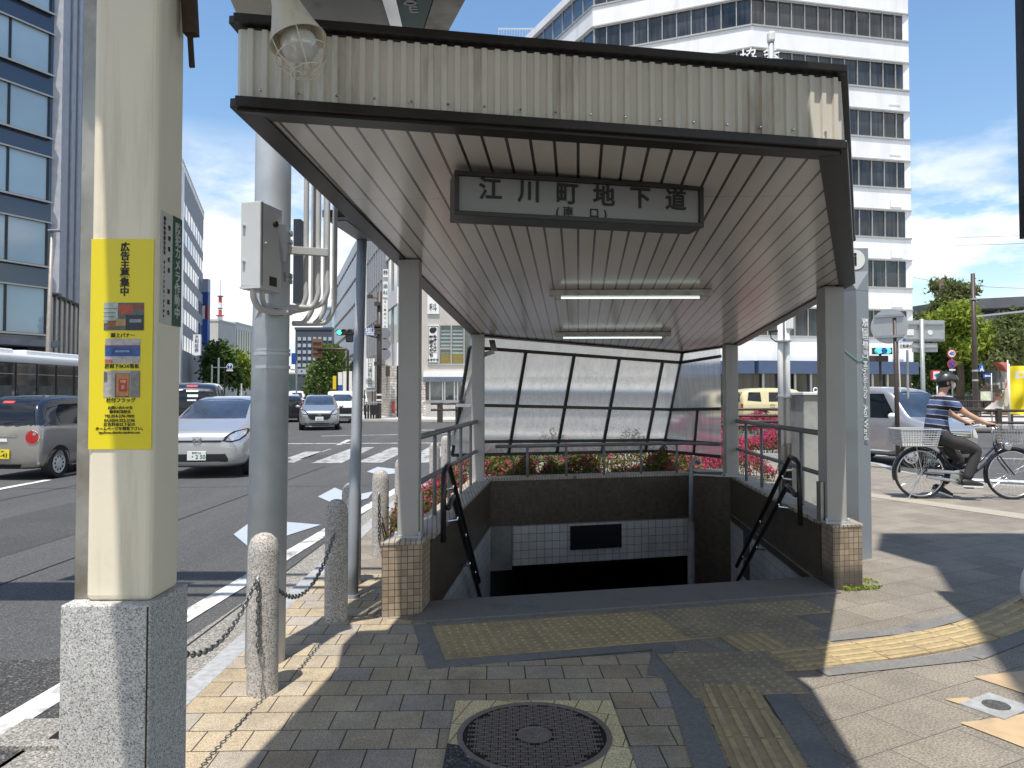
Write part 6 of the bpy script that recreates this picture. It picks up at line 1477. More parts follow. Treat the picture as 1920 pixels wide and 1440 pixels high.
# ------------------------------------------------------------------ street furniture
M_signback = mat('grey sign back', (.42, .43, .43), .4, .5, .08, 5)
M_blue = mat('sign blue', (.02, .09, .38), .4, 0, .05, 4)
M_signred = mat('sign red', (.50, .03, .03), .4, 0, .05, 4)
M_green_on = emit('signal green lit', (.10, .80, .62), 1.1)
M_teal_on = emit('signal teal lit', (.10, .55, .55), .55)
# information pillar
ip = thing('information_pillar', 'tall grey information pillar with white place names beside the right shelter pillar', 'sign', (3.2, 6.82, 0))
M_pillar = mat('pale silver pillar paint', (.28, .31, .335), .42, .2, .05, 1.2, .03, 20, dirt=(.22, .24, .26), dscale=2.2, dlo=.6, dhi=.8)
xa, xb, xc = X(1584, 6.82), X(1608, 6.72), X(1631, 6.80)
zt_ = Z(464, 6.8); zi = Z(508, 6.8); zs_ = Z(545, 6.8)
prof = [(xa, 6.84), (xb, 6.72), (xc, 6.80), (xc, 7.02), (xa, 7.02)]
MB().prism([Vector((x, y, -.02)) for x, y in prof], zs_+.02).build('shaft', M_pillar, ip, bevel=.006)
hd = MB(); 
hd.prism([Vector((x, y, zi)) for x, y in ((xa, 6.80), (xc, 6.80), (xc, 7.02), (xa, 7.02))], zt_-zi)
hd.add([(xa, 6.84, zs_), (xb, 6.72, zs_), (xc, 6.80, zs_), (xc, 7.02, zs_), (xa, 7.02, zs_), (xa, 6.80, zi), (xc, 6.80, zi), (xc, 7.02, zi), (xa, 7.02, zi)], [(0, 1, 5), (1, 2, 6), (1, 6, 5), (2, 3, 7, 6), (3, 4, 8, 7), (4, 0, 5, 8)])
hd.build('head', M_pillar, ip)
ic = Vector((X(1607.5, 6.78), 6.797, (zt_+zi)/2-.0))
MB().tube([ic, ic+Vector((0, -.004, 0))], .092, 36).build('white_disc', M_white, ip)
text('i', .17, ic+Vector((0, -.005, -.0)), (1, 0, 0), (0, 0, 1), M_ink, ip, bold=.035)
fd_ = Vector((xc-xb, .08, 0)).normalized(); fc_ = Vector(((xb+xc)/2, 6.757, 0))+Vector((.012, -.004, 0))
for s_, py, sz in (('葵区', 614, .088), ('御幸町', 647, .088), ('Miyuki-cho', 712, .078), ('Aoi Ward', 792, .078)): text(s_, sz, fc_+Vector((0, 0, Z(py, 6.76))), (0, 0, -1), fd_, M_inkwhite, ip, bold=.006)
m = MB(); m.beam((xb, 6.716, Z(677, 6.72)), (xc, 6.796, Z(677, 6.8)), .004, .008); m.beam((xa, 6.836, Z(656, 6.84)), (xb, 6.716, Z(677, 6.72)), .004, .008); m.build('green_line', mat('teal line', (.10, .34, .28), .5), ip)
# concrete cabinet
cab = thing('utility_cabinet', 'grey concrete utility cabinet with a pale lid behind the right railing', 'cabinet', (4.08, 10.2, 0))
cx0, cx1 = X(1504, 10.15), X(1547, 10.15)
MB().bx(cx0, cx1, 10.1, 10.6, -.02, Z(741, 10.1)).build('body', mat('weathered grey cabinet', (.36, .365, .35), .8, 0, .08, 3, .1, 40, dirt=(.22, .22, .21), dscale=2.5), cab, bevel=.02)
MB().bx(cx0-.02, cx1+.02, 10.07, 10.63, Z(741, 10.1), Z(735, 10.1)).build('lid', M_white, cab, bevel=.008)
MB().tube([(X(1529, 10.3)+.03*cos(t*pi/8), 10.3, Z(731, 10.3)+.03*sin(t*pi/8)) for t in range(16)], .008, 6, closed=True).build('lifting_ring', M_white, cab)
# twin white conduits pole
tw = thing('twin_pole', 'white twin pipe pole with dark wrapped foot seen through the right railing', 'pole', (3.75, 10.5, 0))
Yp = 10.45
for px in (1463.5, 1476.5): MB().tube([(X(px, Yp), Yp, .75), (X(px, Yp), Yp, 3.05)], .038, 14).build('pipe', M_white, tw, smooth=True)
MB().tube([(X(1470, Yp), Yp+.03, .7), (X(1470, Yp), Yp+.03, 6.0)], .05, 14).build('steel_post', M_steel, tw, smooth=True)
MB().tube([(X(1466, Yp), Yp, 0), (X(1466, Yp), Yp, .76)], .06, 14).build('dark_foot', M_black, tw, smooth=True)
MB().tube([(X(1477, Yp), Yp, .05), (X(1477, Yp), Yp-.0, .3), (X(1476.5, Yp), Yp, .80)], .045, 12).build('flexible_hose', M_black, tw, smooth=True)
m = MB()
for py in (640, 744, 880): m.tube([(X(1470, Yp), Yp, Z(py, Yp)-.01), (X(1470, Yp), Yp, Z(py, Yp)+.01)], .105, 18)
m.build('clamp_band', M_greypaint, tw)
MB().box((X(1480, Yp), Yp, Z(604, Yp)), (.10, .12, .20)).build('junction_box', M_white, tw, bevel=.01)
MB().beam((X(1442, Yp), Yp, Z(622, Yp)), (X(1466, Yp), Yp, Z(620, Yp)), .03, .03).build('arm', M_black, tw)
MB().tube([P(1444, 622, Yp), P(1446, 634, Yp), P(1455, 641, Yp), P(1464, 641, Yp)], .008, 6).build('cable', M_black, tw, smooth=True)
rp_ = thing('roof_post', 'short steel post with a rounded cap standing on the shelter roof', 'post', P(1446, 108, 5.6))
q_ = P(1446, 118, 5.4); MB().tube([Vector((q_.x, q_.y, 2.7)), q_+Vector((0, 0, .16))], .022, 12).build('post', M_steel, rp_, smooth=True)
MB().box(q_+Vector((.0, 0, .19)), (.05, .06, .08)).build('cap', M_white, rp_, bevel=.015); MB().box(q_+Vector((.01, 0, .0)), (.13, .05, .05)).build('clamp', M_signback, rp_)
# sign pole with round sign back, board backs
def pole(par, px, y0, y1, Y, r, m, name='post', zbase=None):
    return MB().tube([(X(px, Y), Y, ROAD if zbase is None else zbase), (X(px, Y), Y, Z(y0, Y))], r, 12).build(name, m, par, smooth=True)
rs = thing('round_sign', 'grey back of a round road sign on a brown pole before the kei van', 'sign', (X(1680, 14.2), 14.2, 0))
MB().tube([(X(1682, 14.2), 14.2, 0), (X(1679.5, 14.2), 14.2, Z(596, 14.2))], .042, 14).build('post', M_brownpole, rs, smooth=True)
nv = Vector((.69, .72, 0)); c = Vector((X(1671, 14.2), 14.25, Z(611, 14.2)))
MB().tube([c, c+nv*.012], .335, 40).build('disc', M_signback, rs); tv = Vector((nv.y, -nv.x, 0))
for dz in (-.2, .2): MB().beam(c-nv*.02+Vector((0, 0, dz))-tv*.26, c-nv*.02+Vector((0, 0, dz))+tv*.26, .03, .05).build('bracket', M_greypaint, rs)
MB().tube([(X(1688, 14.2), 14.2, Z(735, 14.2)), (X(1684.5, 14.2), 14.2, Z(640, 14.2))], .012, 8).build('conduit', M_white, rs)
ds = thing('direction_board', 'grey back of a large direction board with a smaller plate below', 'sign', (X(1730, 18), 18, 0))
MB().tube([(X(1731, 18), 18, -.06), (X(1730, 18), 18, Z(598, 18))], .05, 12).build('post', M_signback, ds, smooth=True)
MB().bx(X(1698, 18), X(1776, 18), 18.06, 18.09, Z(640, 18), Z(600, 18)).build('board', M_signback, ds, bevel=.01)
MB().bx(X(1714, 18), X(1762, 18), 18.06, 18.09, Z(660, 18), Z(643, 18)).build('small_board', M_signback, ds, bevel=.01)
for py in (606, 634, 650): MB().bx(X(1700 if py < 640 else 1716, 18), X(1774 if py < 640 else 1760, 18), 18.02, 18.06, Z(py+2.5, 18), Z(py, 18)).build('rail', M_greypaint, ds)
MB().bx(X(1704, 18), X(1717, 18), 18.045, 18.06, Z(628, 18), Z(617, 18)).build('sticker', M_white, ds)
m = MB().tube([(X(1748, 18), 18.05, Z(623, 18)), (X(1748, 18), 18.06, Z(623, 18))], .06, 16); m.build('crest', M_white, ds)
pk = board('parking_plate', 'small white plate reading parking below the round sign', 1693, 1711, 645, 653, 16)
text('駐車の', .07, (X(1702, 16), 15.985, Z(649, 16)), (1, 0, 0), (0, 0, 1), M_ink, pk, bold=.02)
MB().add([(X(1692, 16), 16, Z(640, 16)), (X(1700, 16), 16, Z(640, 16)), (X(1696, 16), 16, Z(634, 16))], [(0, 1, 2)]).build('blue_corner', M_blue, pk)
MB().tube([(X(1702, 16.2), 16.2, Z(655, 16)), (X(1702, 16.2), 16.2, -.06)], .025, 8).build('post', M_signback, pk)
# pedestrian signal pair beyond
ps = thing('traffic_signal', 'teal lit traffic signal with hoods seen right of the information pillar', 'traffic light', (X(1652, 30), 30, 0))
for px, mm, ww in ((1646, M_teal_on, 10), (1654.5, M_blue, 8), (1662, M_teal_on, 8)):
    MB().tube([(X(px, 30), 29.8, Z(658, 30)), (X(px, 30), 30.0, Z(658, 30))], .125, 8).build('lens', mm, ps)
MB().bx(X(1640, 30), X(1674, 30), 30.0, 30.2, Z(664, 30), Z(652, 30)).build('housing', M_blackgloss, ps)
MB().bx(X(1632, 30), X(1665, 30), 29.95, 30.1, Z(678, 30), Z(667, 30)).build('dark_plate', M_brownpole, ps)
MB().tube([(X(1651, 30.2), 30.2, 0), (X(1651, 30.2), 30.2, Z(664, 30))], .05, 10).build('post', M_brownpole, ps)
# small regulatory signs
def roundsign(par, px, py, Y, r, ring, face): 
    MB().tube([(X(px, Y), Y, Z(py, Y)), (X(px, Y), Y+.03, Z(py, Y))], r, 28).build('rim', ring, par); MB().tube([(X(px, Y), Y-.012, Z(py, Y)), (X(px, Y), Y, Z(py, Y))], r*.78, 28).build('face', face, par)
sg = thing('road_sign', 'speed limit 40 sign above a blue no parking sign', 'sign', (X(1785.5, 34), 34, 0))
roundsign(sg, 1785.5, 663, 34, .205, M_signred, M_white); text('40', .24, (X(1785.5, 34), 33.98, Z(663, 34)), (1, 0, 0), (0, 0, 1), M_blue, sg, bold=.03)
roundsign(sg, 1785.5, 682.5, 34, .205, M_signred, M_blue); MB().beam((X(1782, 34), 33.97, Z(686, 34)+.19), (X(1789, 34), 33.97, Z(686, 34)-.02), .01, .045).build('slash', M_signred, sg)
pole(sg, 1785.5, 655, 760, 34.05, .03, M_signback, zbase=0); MB().bx(X(1780, 34), X(1791, 34), 33.97, 34, Z(695, 34), Z(692, 34)).build('plate', M_white, sg)
sq = board('road_sign', 'square red bordered white sign behind the helmet', 1748, 1764, 694, 713, 30, M_signred); MB().bx(X(1750, 30), X(1762, 30), 29.985, 30, Z(711, 30), Z(696.5, 30)).build('face', M_white, sq)
m = MB(); m.beam((X(1756, 30), 29.97, Z(708, 30)), (X(1756, 30), 29.97, Z(700, 30)), .02, .05); m.beam((X(1752, 30), 29.97, Z(703, 30)), (X(1760, 30), 29.97, Z(703, 30)), .02, .04); m.build('symbol', M_blue, sq); pole(sq, 1757, 714, 0, 30.1, .03, M_signback, zbase=0)
pv_ = thing('road_sign', 'blue pointed pedestrian crossing sign on the brown utility pole', 'sign', (X(1841, 38), 38, 0))
MB().prism([(X(1835, 38), 38, Z(697, 38)), (X(1847, 38), 38, Z(697, 38)), (X(1846, 38), 38, Z(690, 38)), (X(1841, 38), 38, Z(679, 38)), (X(1836, 38), 38, Z(690, 38))], vec=(0, .03, 0)).build('board', M_blue, pv_)
m = MB(); m.beam((X(1841, 38), 37.98, Z(694, 38)), (X(1841, 38), 37.98, Z(686, 38)), .02, .07); m.beam((X(1841, 38), 37.98, Z(690, 38)), (X(1844, 38), 37.98, Z(696, 38)), .02, .05); m.beam((X(1841, 38), 37.98, Z(690, 38)), (X(1838, 38), 37.98, Z(696, 38)), .02, .05); m.build('walking_figure', M_white, pv_)
ow = thing('road_sign', 'blue one way arrow sign beside the flags', 'sign', (X(1851, 37), 37, 0))
MB().bx(X(1844, 37), X(1859, 37), 37, 37.03, Z(709, 37), Z(701, 37)).build('board', M_blue, ow); m = MB(); m.beam((X(1848, 37), 36.98, Z(705, 37)), (X(1857, 37), 36.98, Z(705, 37)), .02, .05); m.add([(X(1845.5, 37), 36.98, Z(705, 37)), (X(1849, 37), 36.98, Z(707.5, 37)), (X(1849, 37), 36.98, Z(702.5, 37))], [(0, 1, 2)]); m.build('arrow', M_white, ow); pole(ow, 1859, 700, 0, 37.1, .03, M_signback, zbase=0)
# utility poles and wires
up_ = thing('utility_pole', 'tall brown utility pole in front of the stone wall', 'pole', (X(1828, 40), 40, 0))
MB().tube([(X(1829, 40), 40, 0), (X(1827.5, 40), 40, Z(512, 40))], [.14, .105], 14).build('shaft', M_brownpole, up_, smooth=True)
m = MB()
for py in (560, 695, 713): m.tube([(X(1828.5, 40), 40, Z(py, 40)-.05), (X(1828.5, 40), 40, Z(py, 40)+.05)], .15, 12)
m.build('band', M_signback, up_); MB().beam((X(1830, 40), 40, Z(593, 40)), (X(1960, 40), 38, Z(582, 40)), .09, .09).build('cross_arm', M_signback, up_)
for k, (p0, p1, lb) in enumerate((((1600, 437, 60), (1990, 437, 45), 'upper thin power line across the right sky'), ((1600, 452, 60), (1990, 452, 45), 'lower thin power line across the right sky'), ((1712, 520, 60), (1990, 540, 45), 'slanting thin power line above the trees'))):
    a = P(*p0); b = P(*p1); tag(MB().tube(sag(a, b, .3, 12), .012, 5).build('power_line', M_black, origin=a), lb, 'cable')
# traffic signal and poles on the far left street
tp2 = thing('utility_pole', 'dark brown pole with bands and a street name plate at the far left corner', 'pole', (X(711, 43), 43, 0))
MB().tube([(X(711, 43), 43, 0), (X(711, 43), 43, Z(546, 43))], .14, 12).build('shaft', M_brownpole, tp2, smooth=True)
for py in (740, 750): MB().tube([(X(711, 43), 43, Z(py+1.5, 43)), (X(711, 43), 43, Z(py-1.5, 43))], .165, 12).build('white_band', M_white, tp2)
MB().beam((X(692, 43), 43, Z(556, 43)), (X(711, 43), 43, Z(560, 43)), .05, .05).build('camera_arm', M_brownpole, tp2); MB().box((X(694, 43), 42.9, Z(556, 43)), (.3, .2, .2)).build('camera', M_brownpole, tp2)
for py in (570, 612, 616, 624, 682): MB().box((X(708, 43), 42.9, Z(py, 43)), (.34, .3, .22)).build('fitting', M_brownpole, tp2)
MB().box((X(727, 43), 43, Z(696, 43)), (.22, .2, .6)).build('speaker_box', M_brownpole, tp2); MB().beam((X(711, 43), 43, Z(683, 43)), (X(728, 43), 43, Z(685, 43)), .04, .04).build('box_arm', M_brownpole, tp2)
tsg = thing('traffic_signal', 'horizontal traffic signal with its green lamp lit left of the thin pole', 'traffic light', (X(646, 43), 43, Z(623, 43)))
MB().bx(X(630, 43), X(664, 43), 43, 43.2, Z(628.5, 43), Z(617, 43)).build('housing', M_brownpole, tsg, bevel=.06)
for px, mm in ((635.5, M_green_on), (646.5, M_blackgloss), (657.5, M_blackgloss)):
    MB().tube([(X(px, 43), 42.97, Z(622.7, 43)), (X(px, 43), 43, Z(622.7, 43))], .15, 18).build('lens', mm, tsg)
    hv = MB()
    for k in range(9):
        a0, a1 = pi*k/9, pi*(k+1)/9; c = Vector((X(px, 43), 43, Z(622.7, 43))); r_ = .17
        hv.add([c+Vector((r_*cos(a0), 0, r_*sin(a0))), c+Vector((r_*cos(a1), 0, r_*sin(a1))), c+Vector((r_*cos(a1), -.28, r_*sin(a1))), c+Vector((r_*cos(a0), -.28, r_*sin(a0)))], [(0, 1, 2, 3)])
    hv.build('visor', mat('rusty visor', (.28, .13, .06), .6), tsg)
MB().box((X(655, 43), 43, Z(635, 43)), (.42, .3, .42)).build('arrow_lamp', M_blackgloss, tsg, bevel=.06); MB().beam((X(664, 43.1), 43.1, Z(622, 43)), (X(711, 43.1), 43.1, Z(634, 43)), .08, .08).build('arm', M_brownpole, tsg)
nmp = board('street_name_plate', 'white street name plate on an arm by the thin pole', 681, 702, 615, 628, 42.8)
text('江川町', .26, (X(691.5, 42.8), 42.785, Z(619.5, 42.8)), (1, 0, 0), (0, 0, 1), M_blue, nmp, bold=.02); text('Egawacho', .15, (X(691.5, 42.8), 42.785, Z(625, 42.8)), (1, 0, 0), (0, 0, 1), M_blue, nmp)
MB().beam((X(702, 42.9), 42.9, Z(628, 42.9)), (X(711, 42.9), 42.9, Z(634, 42.9)), .04, .04).build('arm', M_brownpole, nmp)
bk_ = thing('road_sign', 'brown back of a sign board hanging from an arm before the willow', 'sign', (X(652, 52), 52, 0))
MB().bx(X(585, 52), X(603.5, 52), 52, 52.1, Z(671, 52), Z(635, 52)).build('board', mat('rusty brown board', (.20, .095, .05), .6, 0, .1, 3), bk_)
for py in (641, 651, 661): MB().bx(X(586, 52), X(602, 52), 51.93, 52, Z(py+2, 52), Z(py, 52)).build('rail', M_brownpole, bk_)
MB().tube([(X(595, 52), 51.9, Z(655, 52)), (X(650, 52), 51.9, Z(655, 52)), (X(652.5, 52), 51.9, Z(658, 52)), (X(652.5, 52), 51.9, 0)], .09, 10).build('arm_post', M_brownpole, bk_, smooth=True)
for py in (740, 749): MB().tube([(X(652.5, 52), 51.9, Z(py+1.5, 52)), (X(652.5, 52), 51.9, Z(py-1.5, 52))], .11, 10).build('white_band', M_white, bk_)
db = board('direction_sign', 'small blue direction sign above the far street', 546, 554, 662, 683, 70, M_blue); MB().tube([(X(556, 70.1), 70.1, 0), (X(556, 70.1), 70.1, Z(676, 70))], .07, 8).build('post', M_signback, db)
oa = thing('road_sign', 'round blue ahead only sign with a white arrow over the left lane', 'sign', (X(430, 60), 60, 0))
roundsign(oa, 430.5, 687, 60, .26, M_white, M_blue); m = MB(); m.beam((X(430.5, 60), 59.97, Z(692, 60)), (X(430.5, 60), 59.97, Z(685, 60)), .02, .08); m.add([(X(427.5, 60), 59.97, Z(686, 60)), (X(433.5, 60), 59.97, Z(686, 60)), (X(430.5, 60), 59.97, Z(681.5, 60))], [(0, 1, 2)]); m.build('arrow', M_white, oa)
MB().bx(X(424, 60), X(436.5, 60), 60, 60.04, Z(696, 60), Z(693, 60)).build('plate', M_white, oa); MB().tube([(X(409.5, 60), 60, 0), (X(409.5, 60), 60, Z(671, 60))], .08, 8).build('post', M_white, oa); MB().beam((X(396, 60), 60, Z(689, 60)), (X(426, 60), 60, Z(689, 60)), .06, .06).build('arm', M_white, oa)
for k, (px, py, Y, lb) in enumerate(((397, 684, 64, 'thin white street post left of the ahead only sign'), (421, 678, 75, 'thin brown street post under the street trees'), (453, 719, 70, 'short white post before the far cars'))):
    tag(MB().tube([(X(px, Y), Y, 0), (X(px, Y), Y, Z(py, Y))], .07, 8).build('street_post', M_white if k != 1 else M_brownpole, origin=(X(px, Y), Y, 0)), lb, 'post')
ga = thing('overhead_gantry', 'pale steel arms of overhead sign gantries at the end of the street', 'gantry', (X(582, 90), 90, 0))
MB().beam((X(470, 90), 90, Z(700, 90)), (X(582, 90), 90, Z(700, 90)), .2, .2).build('arm', M_steel, ga); MB().beam((X(545, 90), 90, Z(693, 90)), (X(582, 90), 90, Z(693, 90)), .2, .2).build('arm', M_steel, ga); MB().tube([(X(580, 90), 90, 0), (X(580, 90), 90, Z(686, 90))], .2, 10).build('post', M_steel, ga)
lp = thing('street_lamp', 'slim grey street lamp in front of the glass tower', 'street lamp', (X(87, 33), 33, 0))
MB().tube([(X(88, 33), 33, ROAD), (X(89.5, 33), 33, 4), (X(92.5, 33), 33, Z(432, 33))], [.12, .10, .06], 12).build('post', mat('warm grey lamp post', (.33, .30, .27), .5, .2), lp, smooth=True); MB().box((X(98, 33), 33, Z(431, 33)), (.5, .3, .08)).build('head', M_greypaint, lp, bevel=.03)
# far right arcade edge post
tag(MB().bx(X(1931, 4.0), X(1968, 4.0), 4.0, 4.06, 2.35, 5).build('hanging_banner_case', M_blackgloss, origin=(2.8, 4.0, 2.35)), 'black hanging panel cut by the right edge of the view', 'panel')
# dark pipe guard rails
def guard(label, a, b, zs_, n, grp=None, r=.04, pw=.12):
    t = thing('guard_rail', label, 'guard rail', ((a[0]+b[0])/2, (a[1]+b[1])/2, 0)); a = Vector((*a, 0)); b = Vector((*b, 0))
    for z in zs_: MB().tube([a+Vector((0, 0, z)), b+Vector((0, 0, z))], r, 10).build('rail', M_brownpole, t, smooth=True)
    for i in range(n):
        p = a.lerp(b, (i+.5)/n); MB().bx(p.x-pw/2, p.x+pw/2, p.y-.05, p.y+.07, ROAD, max(zs_)+.06).build('post', M_brownpole, t)
    return t
guard('dark four bar guard rail before the pink azalea hedge right of the stairs', (4.9, 21.2), (8.4, 20.4), (1.06, .88, .72, .60), 2)
guard('dark guard rail nearest the cyclist at the right edge', (12.6, 21.2), (19.5, 19.8), (1.02, .68, .42), 3)
guard('farther dark guard rail before the stone wall', (18.5, 33), (27, 31), (1.16, .84, .5), 4)
guard('dark two bar guard rail below the restaurant window', (X(808, 40), 40), (X(875, 40), 40.5), (.95, .62), 2, None, .06, .3)
gfn = thing('iron_fence', 'black iron fence of thin bars below the stone wall', 'fence', (X(1815, 52), 52, 0))
for k in range(22): MB().bx(X(1795+3.2*k, 52)-.03, X(1795+3.2*k, 52)+.03, 52, 52.05, .1, Z(743, 52)).build('bar', M_black, gfn)
MB().beam((X(1794, 52), 52, Z(744, 52)), (X(1864, 52), 52, Z(744, 52)), .06, .06).build('top_bar', M_black, gfn)
mb_ = board('map_board', 'brown framed pale map board below the stone wall', 1836, 1859, 730, 752, 48, M_brownpole); MB().bx(X(1838, 48), X(1857, 48), 47.98, 48, Z(751, 48), Z(734, 48)).build('map', mat('pale map print', (.50, .52, .38), .5, 0, .35, 2.5), mb_)
for px in (1837, 1858): MB().tube([(X(px, 48.1), 48.1, 0), (X(px, 48.1), 48.1, Z(752, 48))], .06, 6).build('post', M_brownpole, mb_)
# nobori flags
def flag(label, px, py0, py1, Y, wd, cols, seed, drift):
    t = thing('banner_flag', label, 'flag', (X(px, Y), Y, 0)); rnd = random.Random(seed)
    MB().tube([(X(px, Y), Y, 0), (X(px, Y), Y, Z(py0-4, Y))], .018, 8).build('pole', M_white, t, smooth=True)
    z1, z0 = Z(py0, Y), Z(py1, Y); m = MB(); nu, nv_ = 12, 26; vs = []
    for j in range(nv_+1):
        v = j/nv_
        for i in range(nu+1):
            u = i/nu; x = X(px, Y)+wd*u*(1-.35*sin(v*pi*1.1)*drift)+drift*.25*u*sin(v*4); y = Y+.10*sin(u*5+v*7+seed)*u+.06*sin(v*11+seed*2)*u
            vs.append((x, y, z1+(z0-z1)*v+.10*u*sin(v*5)*drift))
    for j in range(nv_):
        for i in range(nu):
            u, v = i/nu, j/nv_
            m.mi(cols(u, v, rnd)); a = j*(nu+1)+i; m.f.append([a, a+1, a+nu+2, a+nu+1]); m.m.append(m.cur)
    m.v = [Vector(p) for p in vs]
    return t, m
M_clothw = mat('white flag cloth', (.70, .66, .62), .7, 0, .06, 3); M_clothr = mat('faded red flag cloth', (.50, .14, .10), .7, 0, .1, 3); M_clothy = mat('yellow flag cloth', (.80, .62, .01), .7, 0, .05, 3)
t, m = flag('white and faded red banner flag on a white pole right of the cyclist', 1890, 679, 768, 24, -.55, lambda u, v, r: 1 if v < .22 or (.3 < (v-u*.4) < .42) else 0, 2, 1.)
m.build('cloth', [M_clothw, M_clothr], t, smooth=True)
t, m = flag('yellow banner flag cut by the right edge of the view', 1892.5, 686, 776, 23.6, .62, lambda u, v, r: 1 if (.10 < v < .26 and .3 < u < .72 and not (.14 < v < .22 and .42 < u < .6)) else 0, 5, .35)
m.build('cloth', [M_clothy, M_clothw], t, smooth=True)
# bicycle stand and far clutter
bs = thing('bicycle_rack', 'row of dark posts and handlebars by the far corner', 'bicycle rack', (X(697, 42.5), 42.5, 0))
for k in range(6):
    x = X(686+5*k, 42.5); MB().bx(x-.05, x+.05, 42.4, 42.5, 0, .85).build('post', M_black, bs)
    MB().tube([(x-.2, 42.9, .95), (x, 42.7, 1.0), (x+.2, 42.9, .95)], .03, 6).build('handlebar', M_signback, bs)
bst = thing('bus_stop_shelter', 'small dark roofed stop shelter behind the bicycle stand', 'bus shelter', (X(692, 50), 50, 0))
MB().bx(X(680, 50), X(704, 50), 50, 51.5, Z(734, 50), Z(731, 50)).build('roof', M_signback, bst)
for px in (683, 698, 703): MB().bx(X(px-.7, 50), X(px+.7, 50), 50, 50.1, 0, Z(733, 50)).build('post', M_black, bst)
rbn = board('street_banner', 'yellow and blue banners by the white sign board before the far trees', 624, 630, 705, 730, 57, mat('sign yellow', (.75, .55, .03), .5)); MB().bx(X(634, 57), X(642, 57), 57, 57.1, Z(737, 57), Z(698, 57)).build('blue_banner', M_blue, rbn); MB().bx(X(643, 57), X(660, 57), 57, 57.1, Z(737, 57), Z(696, 57)).build('pale_board', M_white, rbn); MB().bx(X(634, 57), X(642, 57), 56.97, 57, Z(722, 57), Z(698, 57)).build('white_banner', M_white, rbn)
vm = thing('vending_sign', 'narrow red sign stand at the foot of the stone brick corner', 'sign', (X(738, 45), 45, 0)); MB().bx(X(735.5, 45), X(741.5, 45), 44.8, 45, .35, Z(752, 45)).build('board', mat('faded red print', (.45, .10, .07), .6, 0, .5, 3), vm)
# white cloth bag at the right edge
bgm = MB().lathe([(.03, .02), (.11, .0), (.135, .10), (.12, .2), (.085, .30), (.05, .36), (.06, .40)], (3.76, 5.30, 0), 16); 
o_ = bgm.build('white_bag', mat('white plastic bag', (.70, .71, .74), .4, 0, .06, 8, .5, 18), smooth=True, origin=(3.76, 5.30, 0)); tag(o_, 'white plastic bag standing in the shade at the right edge', 'bag')
# planter kerbs
struct(MB().prism([Vector((x, y, -.02)) for x, y in ((4.6, 17.3), (7.15, 17.0), (7.2, 17.12), (4.65, 17.42))], .13), 'planter_kerb', M_kerb)
struct(MB().prism([Vector((x, y, -.02)) for x, y in ((-1.0, 5.75), (-.72, 5.75), (-.60, 8.7), (-.92, 8.7))], .03), 'planter_soil', mat('dry soil', (.17, .12, .075), .95, 0, .35, 14, .6, 40))
bxp = thing('planter_box', 'low dark planter box behind the back right corner of the stairs', 'planter', (2.5, 10.6, 0)); MB().bx(2.36, 2.95, 10.1, 10.5, 0, .36).build('box', M_black, bxp, bevel=.02); MB().bx(2.5, 3.0, 10.05, 10.52, .36, .44).build('lid', M_hatch, bxp)
# ------------------------------------------------------------------ plants
L_az = leafmat('azalea leaves', [(.05, .075, .018), (.10, .13, .03), (.17, .18, .04), (.20, .13, .04), (.07, .10, .02)])
L_pink = leafmat('azalea flowers', [(.50, .035, .14), (.62, .07, .22), (.42, .02, .10), (.66, .16, .26), (.55, .10, .10)], .6, .45)
L_dkgreen = leafmat('dark green leaves', [(.05, .095, .022), (.075, .14, .03), (.12, .19, .04), (.045, .08, .02)])
L_lime = leafmat('yellow green leaves', [(.16, .24, .03), (.24, .32, .04), (.33, .37, .05), (.12, .19, .03)])
L_willow = leafmat('willow leaves', [(.09, .14, .035), (.13, .20, .05), (.18, .25, .07)])
L_olive = leafmat('olive green leaves', [(.09, .125, .04), (.14, .17, .055), (.18, .20, .075), (.08, .11, .035)])
M_bark = mat('brown bark', (.10, .07, .05), .9, 0, .3, 12, .5, 30)
def leaf(m, c, s, rnd, up=0.):
    a = Vector((rnd.gauss(0, 1), rnd.gauss(0, 1), rnd.gauss(0, 1))).normalized(); b = a.orthogonal().normalized()
    an = rnd.uniform(0, 2*pi); b = (b*cos(an)+a.cross(b)*sin(an)); n = a.cross(b)
    k = s*rnd.uniform(.6, 1.25); m.add([c-a*k, c+b*k*.42+n*k*.12, c+a*k, c-b*k*.42+n*k*.12], [(0, 1, 2, 3)])
def crown(m, clumps, count, size, rnd, fill=.55):
    "leaves gathered in small sprays round the shells of many clumps"
    tot = sum(r[0]*r[1] for _, r in clumps)
    for c, r in clumps:
        k = int(count*r[0]*r[1]/tot/7)
        for _ in range(k):
            d = Vector((rnd.gauss(0, 1), rnd.gauss(0, 1), rnd.gauss(0, 1))).normalized(); t = rnd.uniform(fill, 1.08)
            q = Vector(c)+Vector((d.x*r[0]*t, d.y*r[1]*t, d.z*r[2]*t))
            for _ in range(7): leaf(m, q+Vector((rnd.gauss(0, 1), rnd.gauss(0, 1), rnd.gauss(0, .8)))*size*1.5, size, rnd)
def tree(name, label, base, trunk_h, tr, clumps, count, size, m_leaf, seed, group=None):
    rnd = random.Random(seed); t = thing(name, label, 'tree', base, group=group); b = Vector(base)
    tm = MB(); top = Vector((sum(c[0] for c, _ in clumps)/len(clumps), sum(c[1] for c, _ in clumps)/len(clumps), b.z+trunk_h))
    tm.tube([b, b.lerp(top, .5)+Vector((rnd.uniform(-.1, .1), 0, 0)), top], [tr, tr*.75, tr*.5], 8)
    for c, r in clumps: tm.tube([b.lerp(top, rnd.uniform(.6, .95)), (Vector(c)+top)/2+Vector((0, 0, -.2)), Vector(c)], [tr*.4, tr*.25, tr*.1], 6)
    tm.build('trunk', M_bark, t, smooth=True)
    m = MB(); crown(m, clumps, count, size, rnd); m.build('crown', m_leaf, t); return t
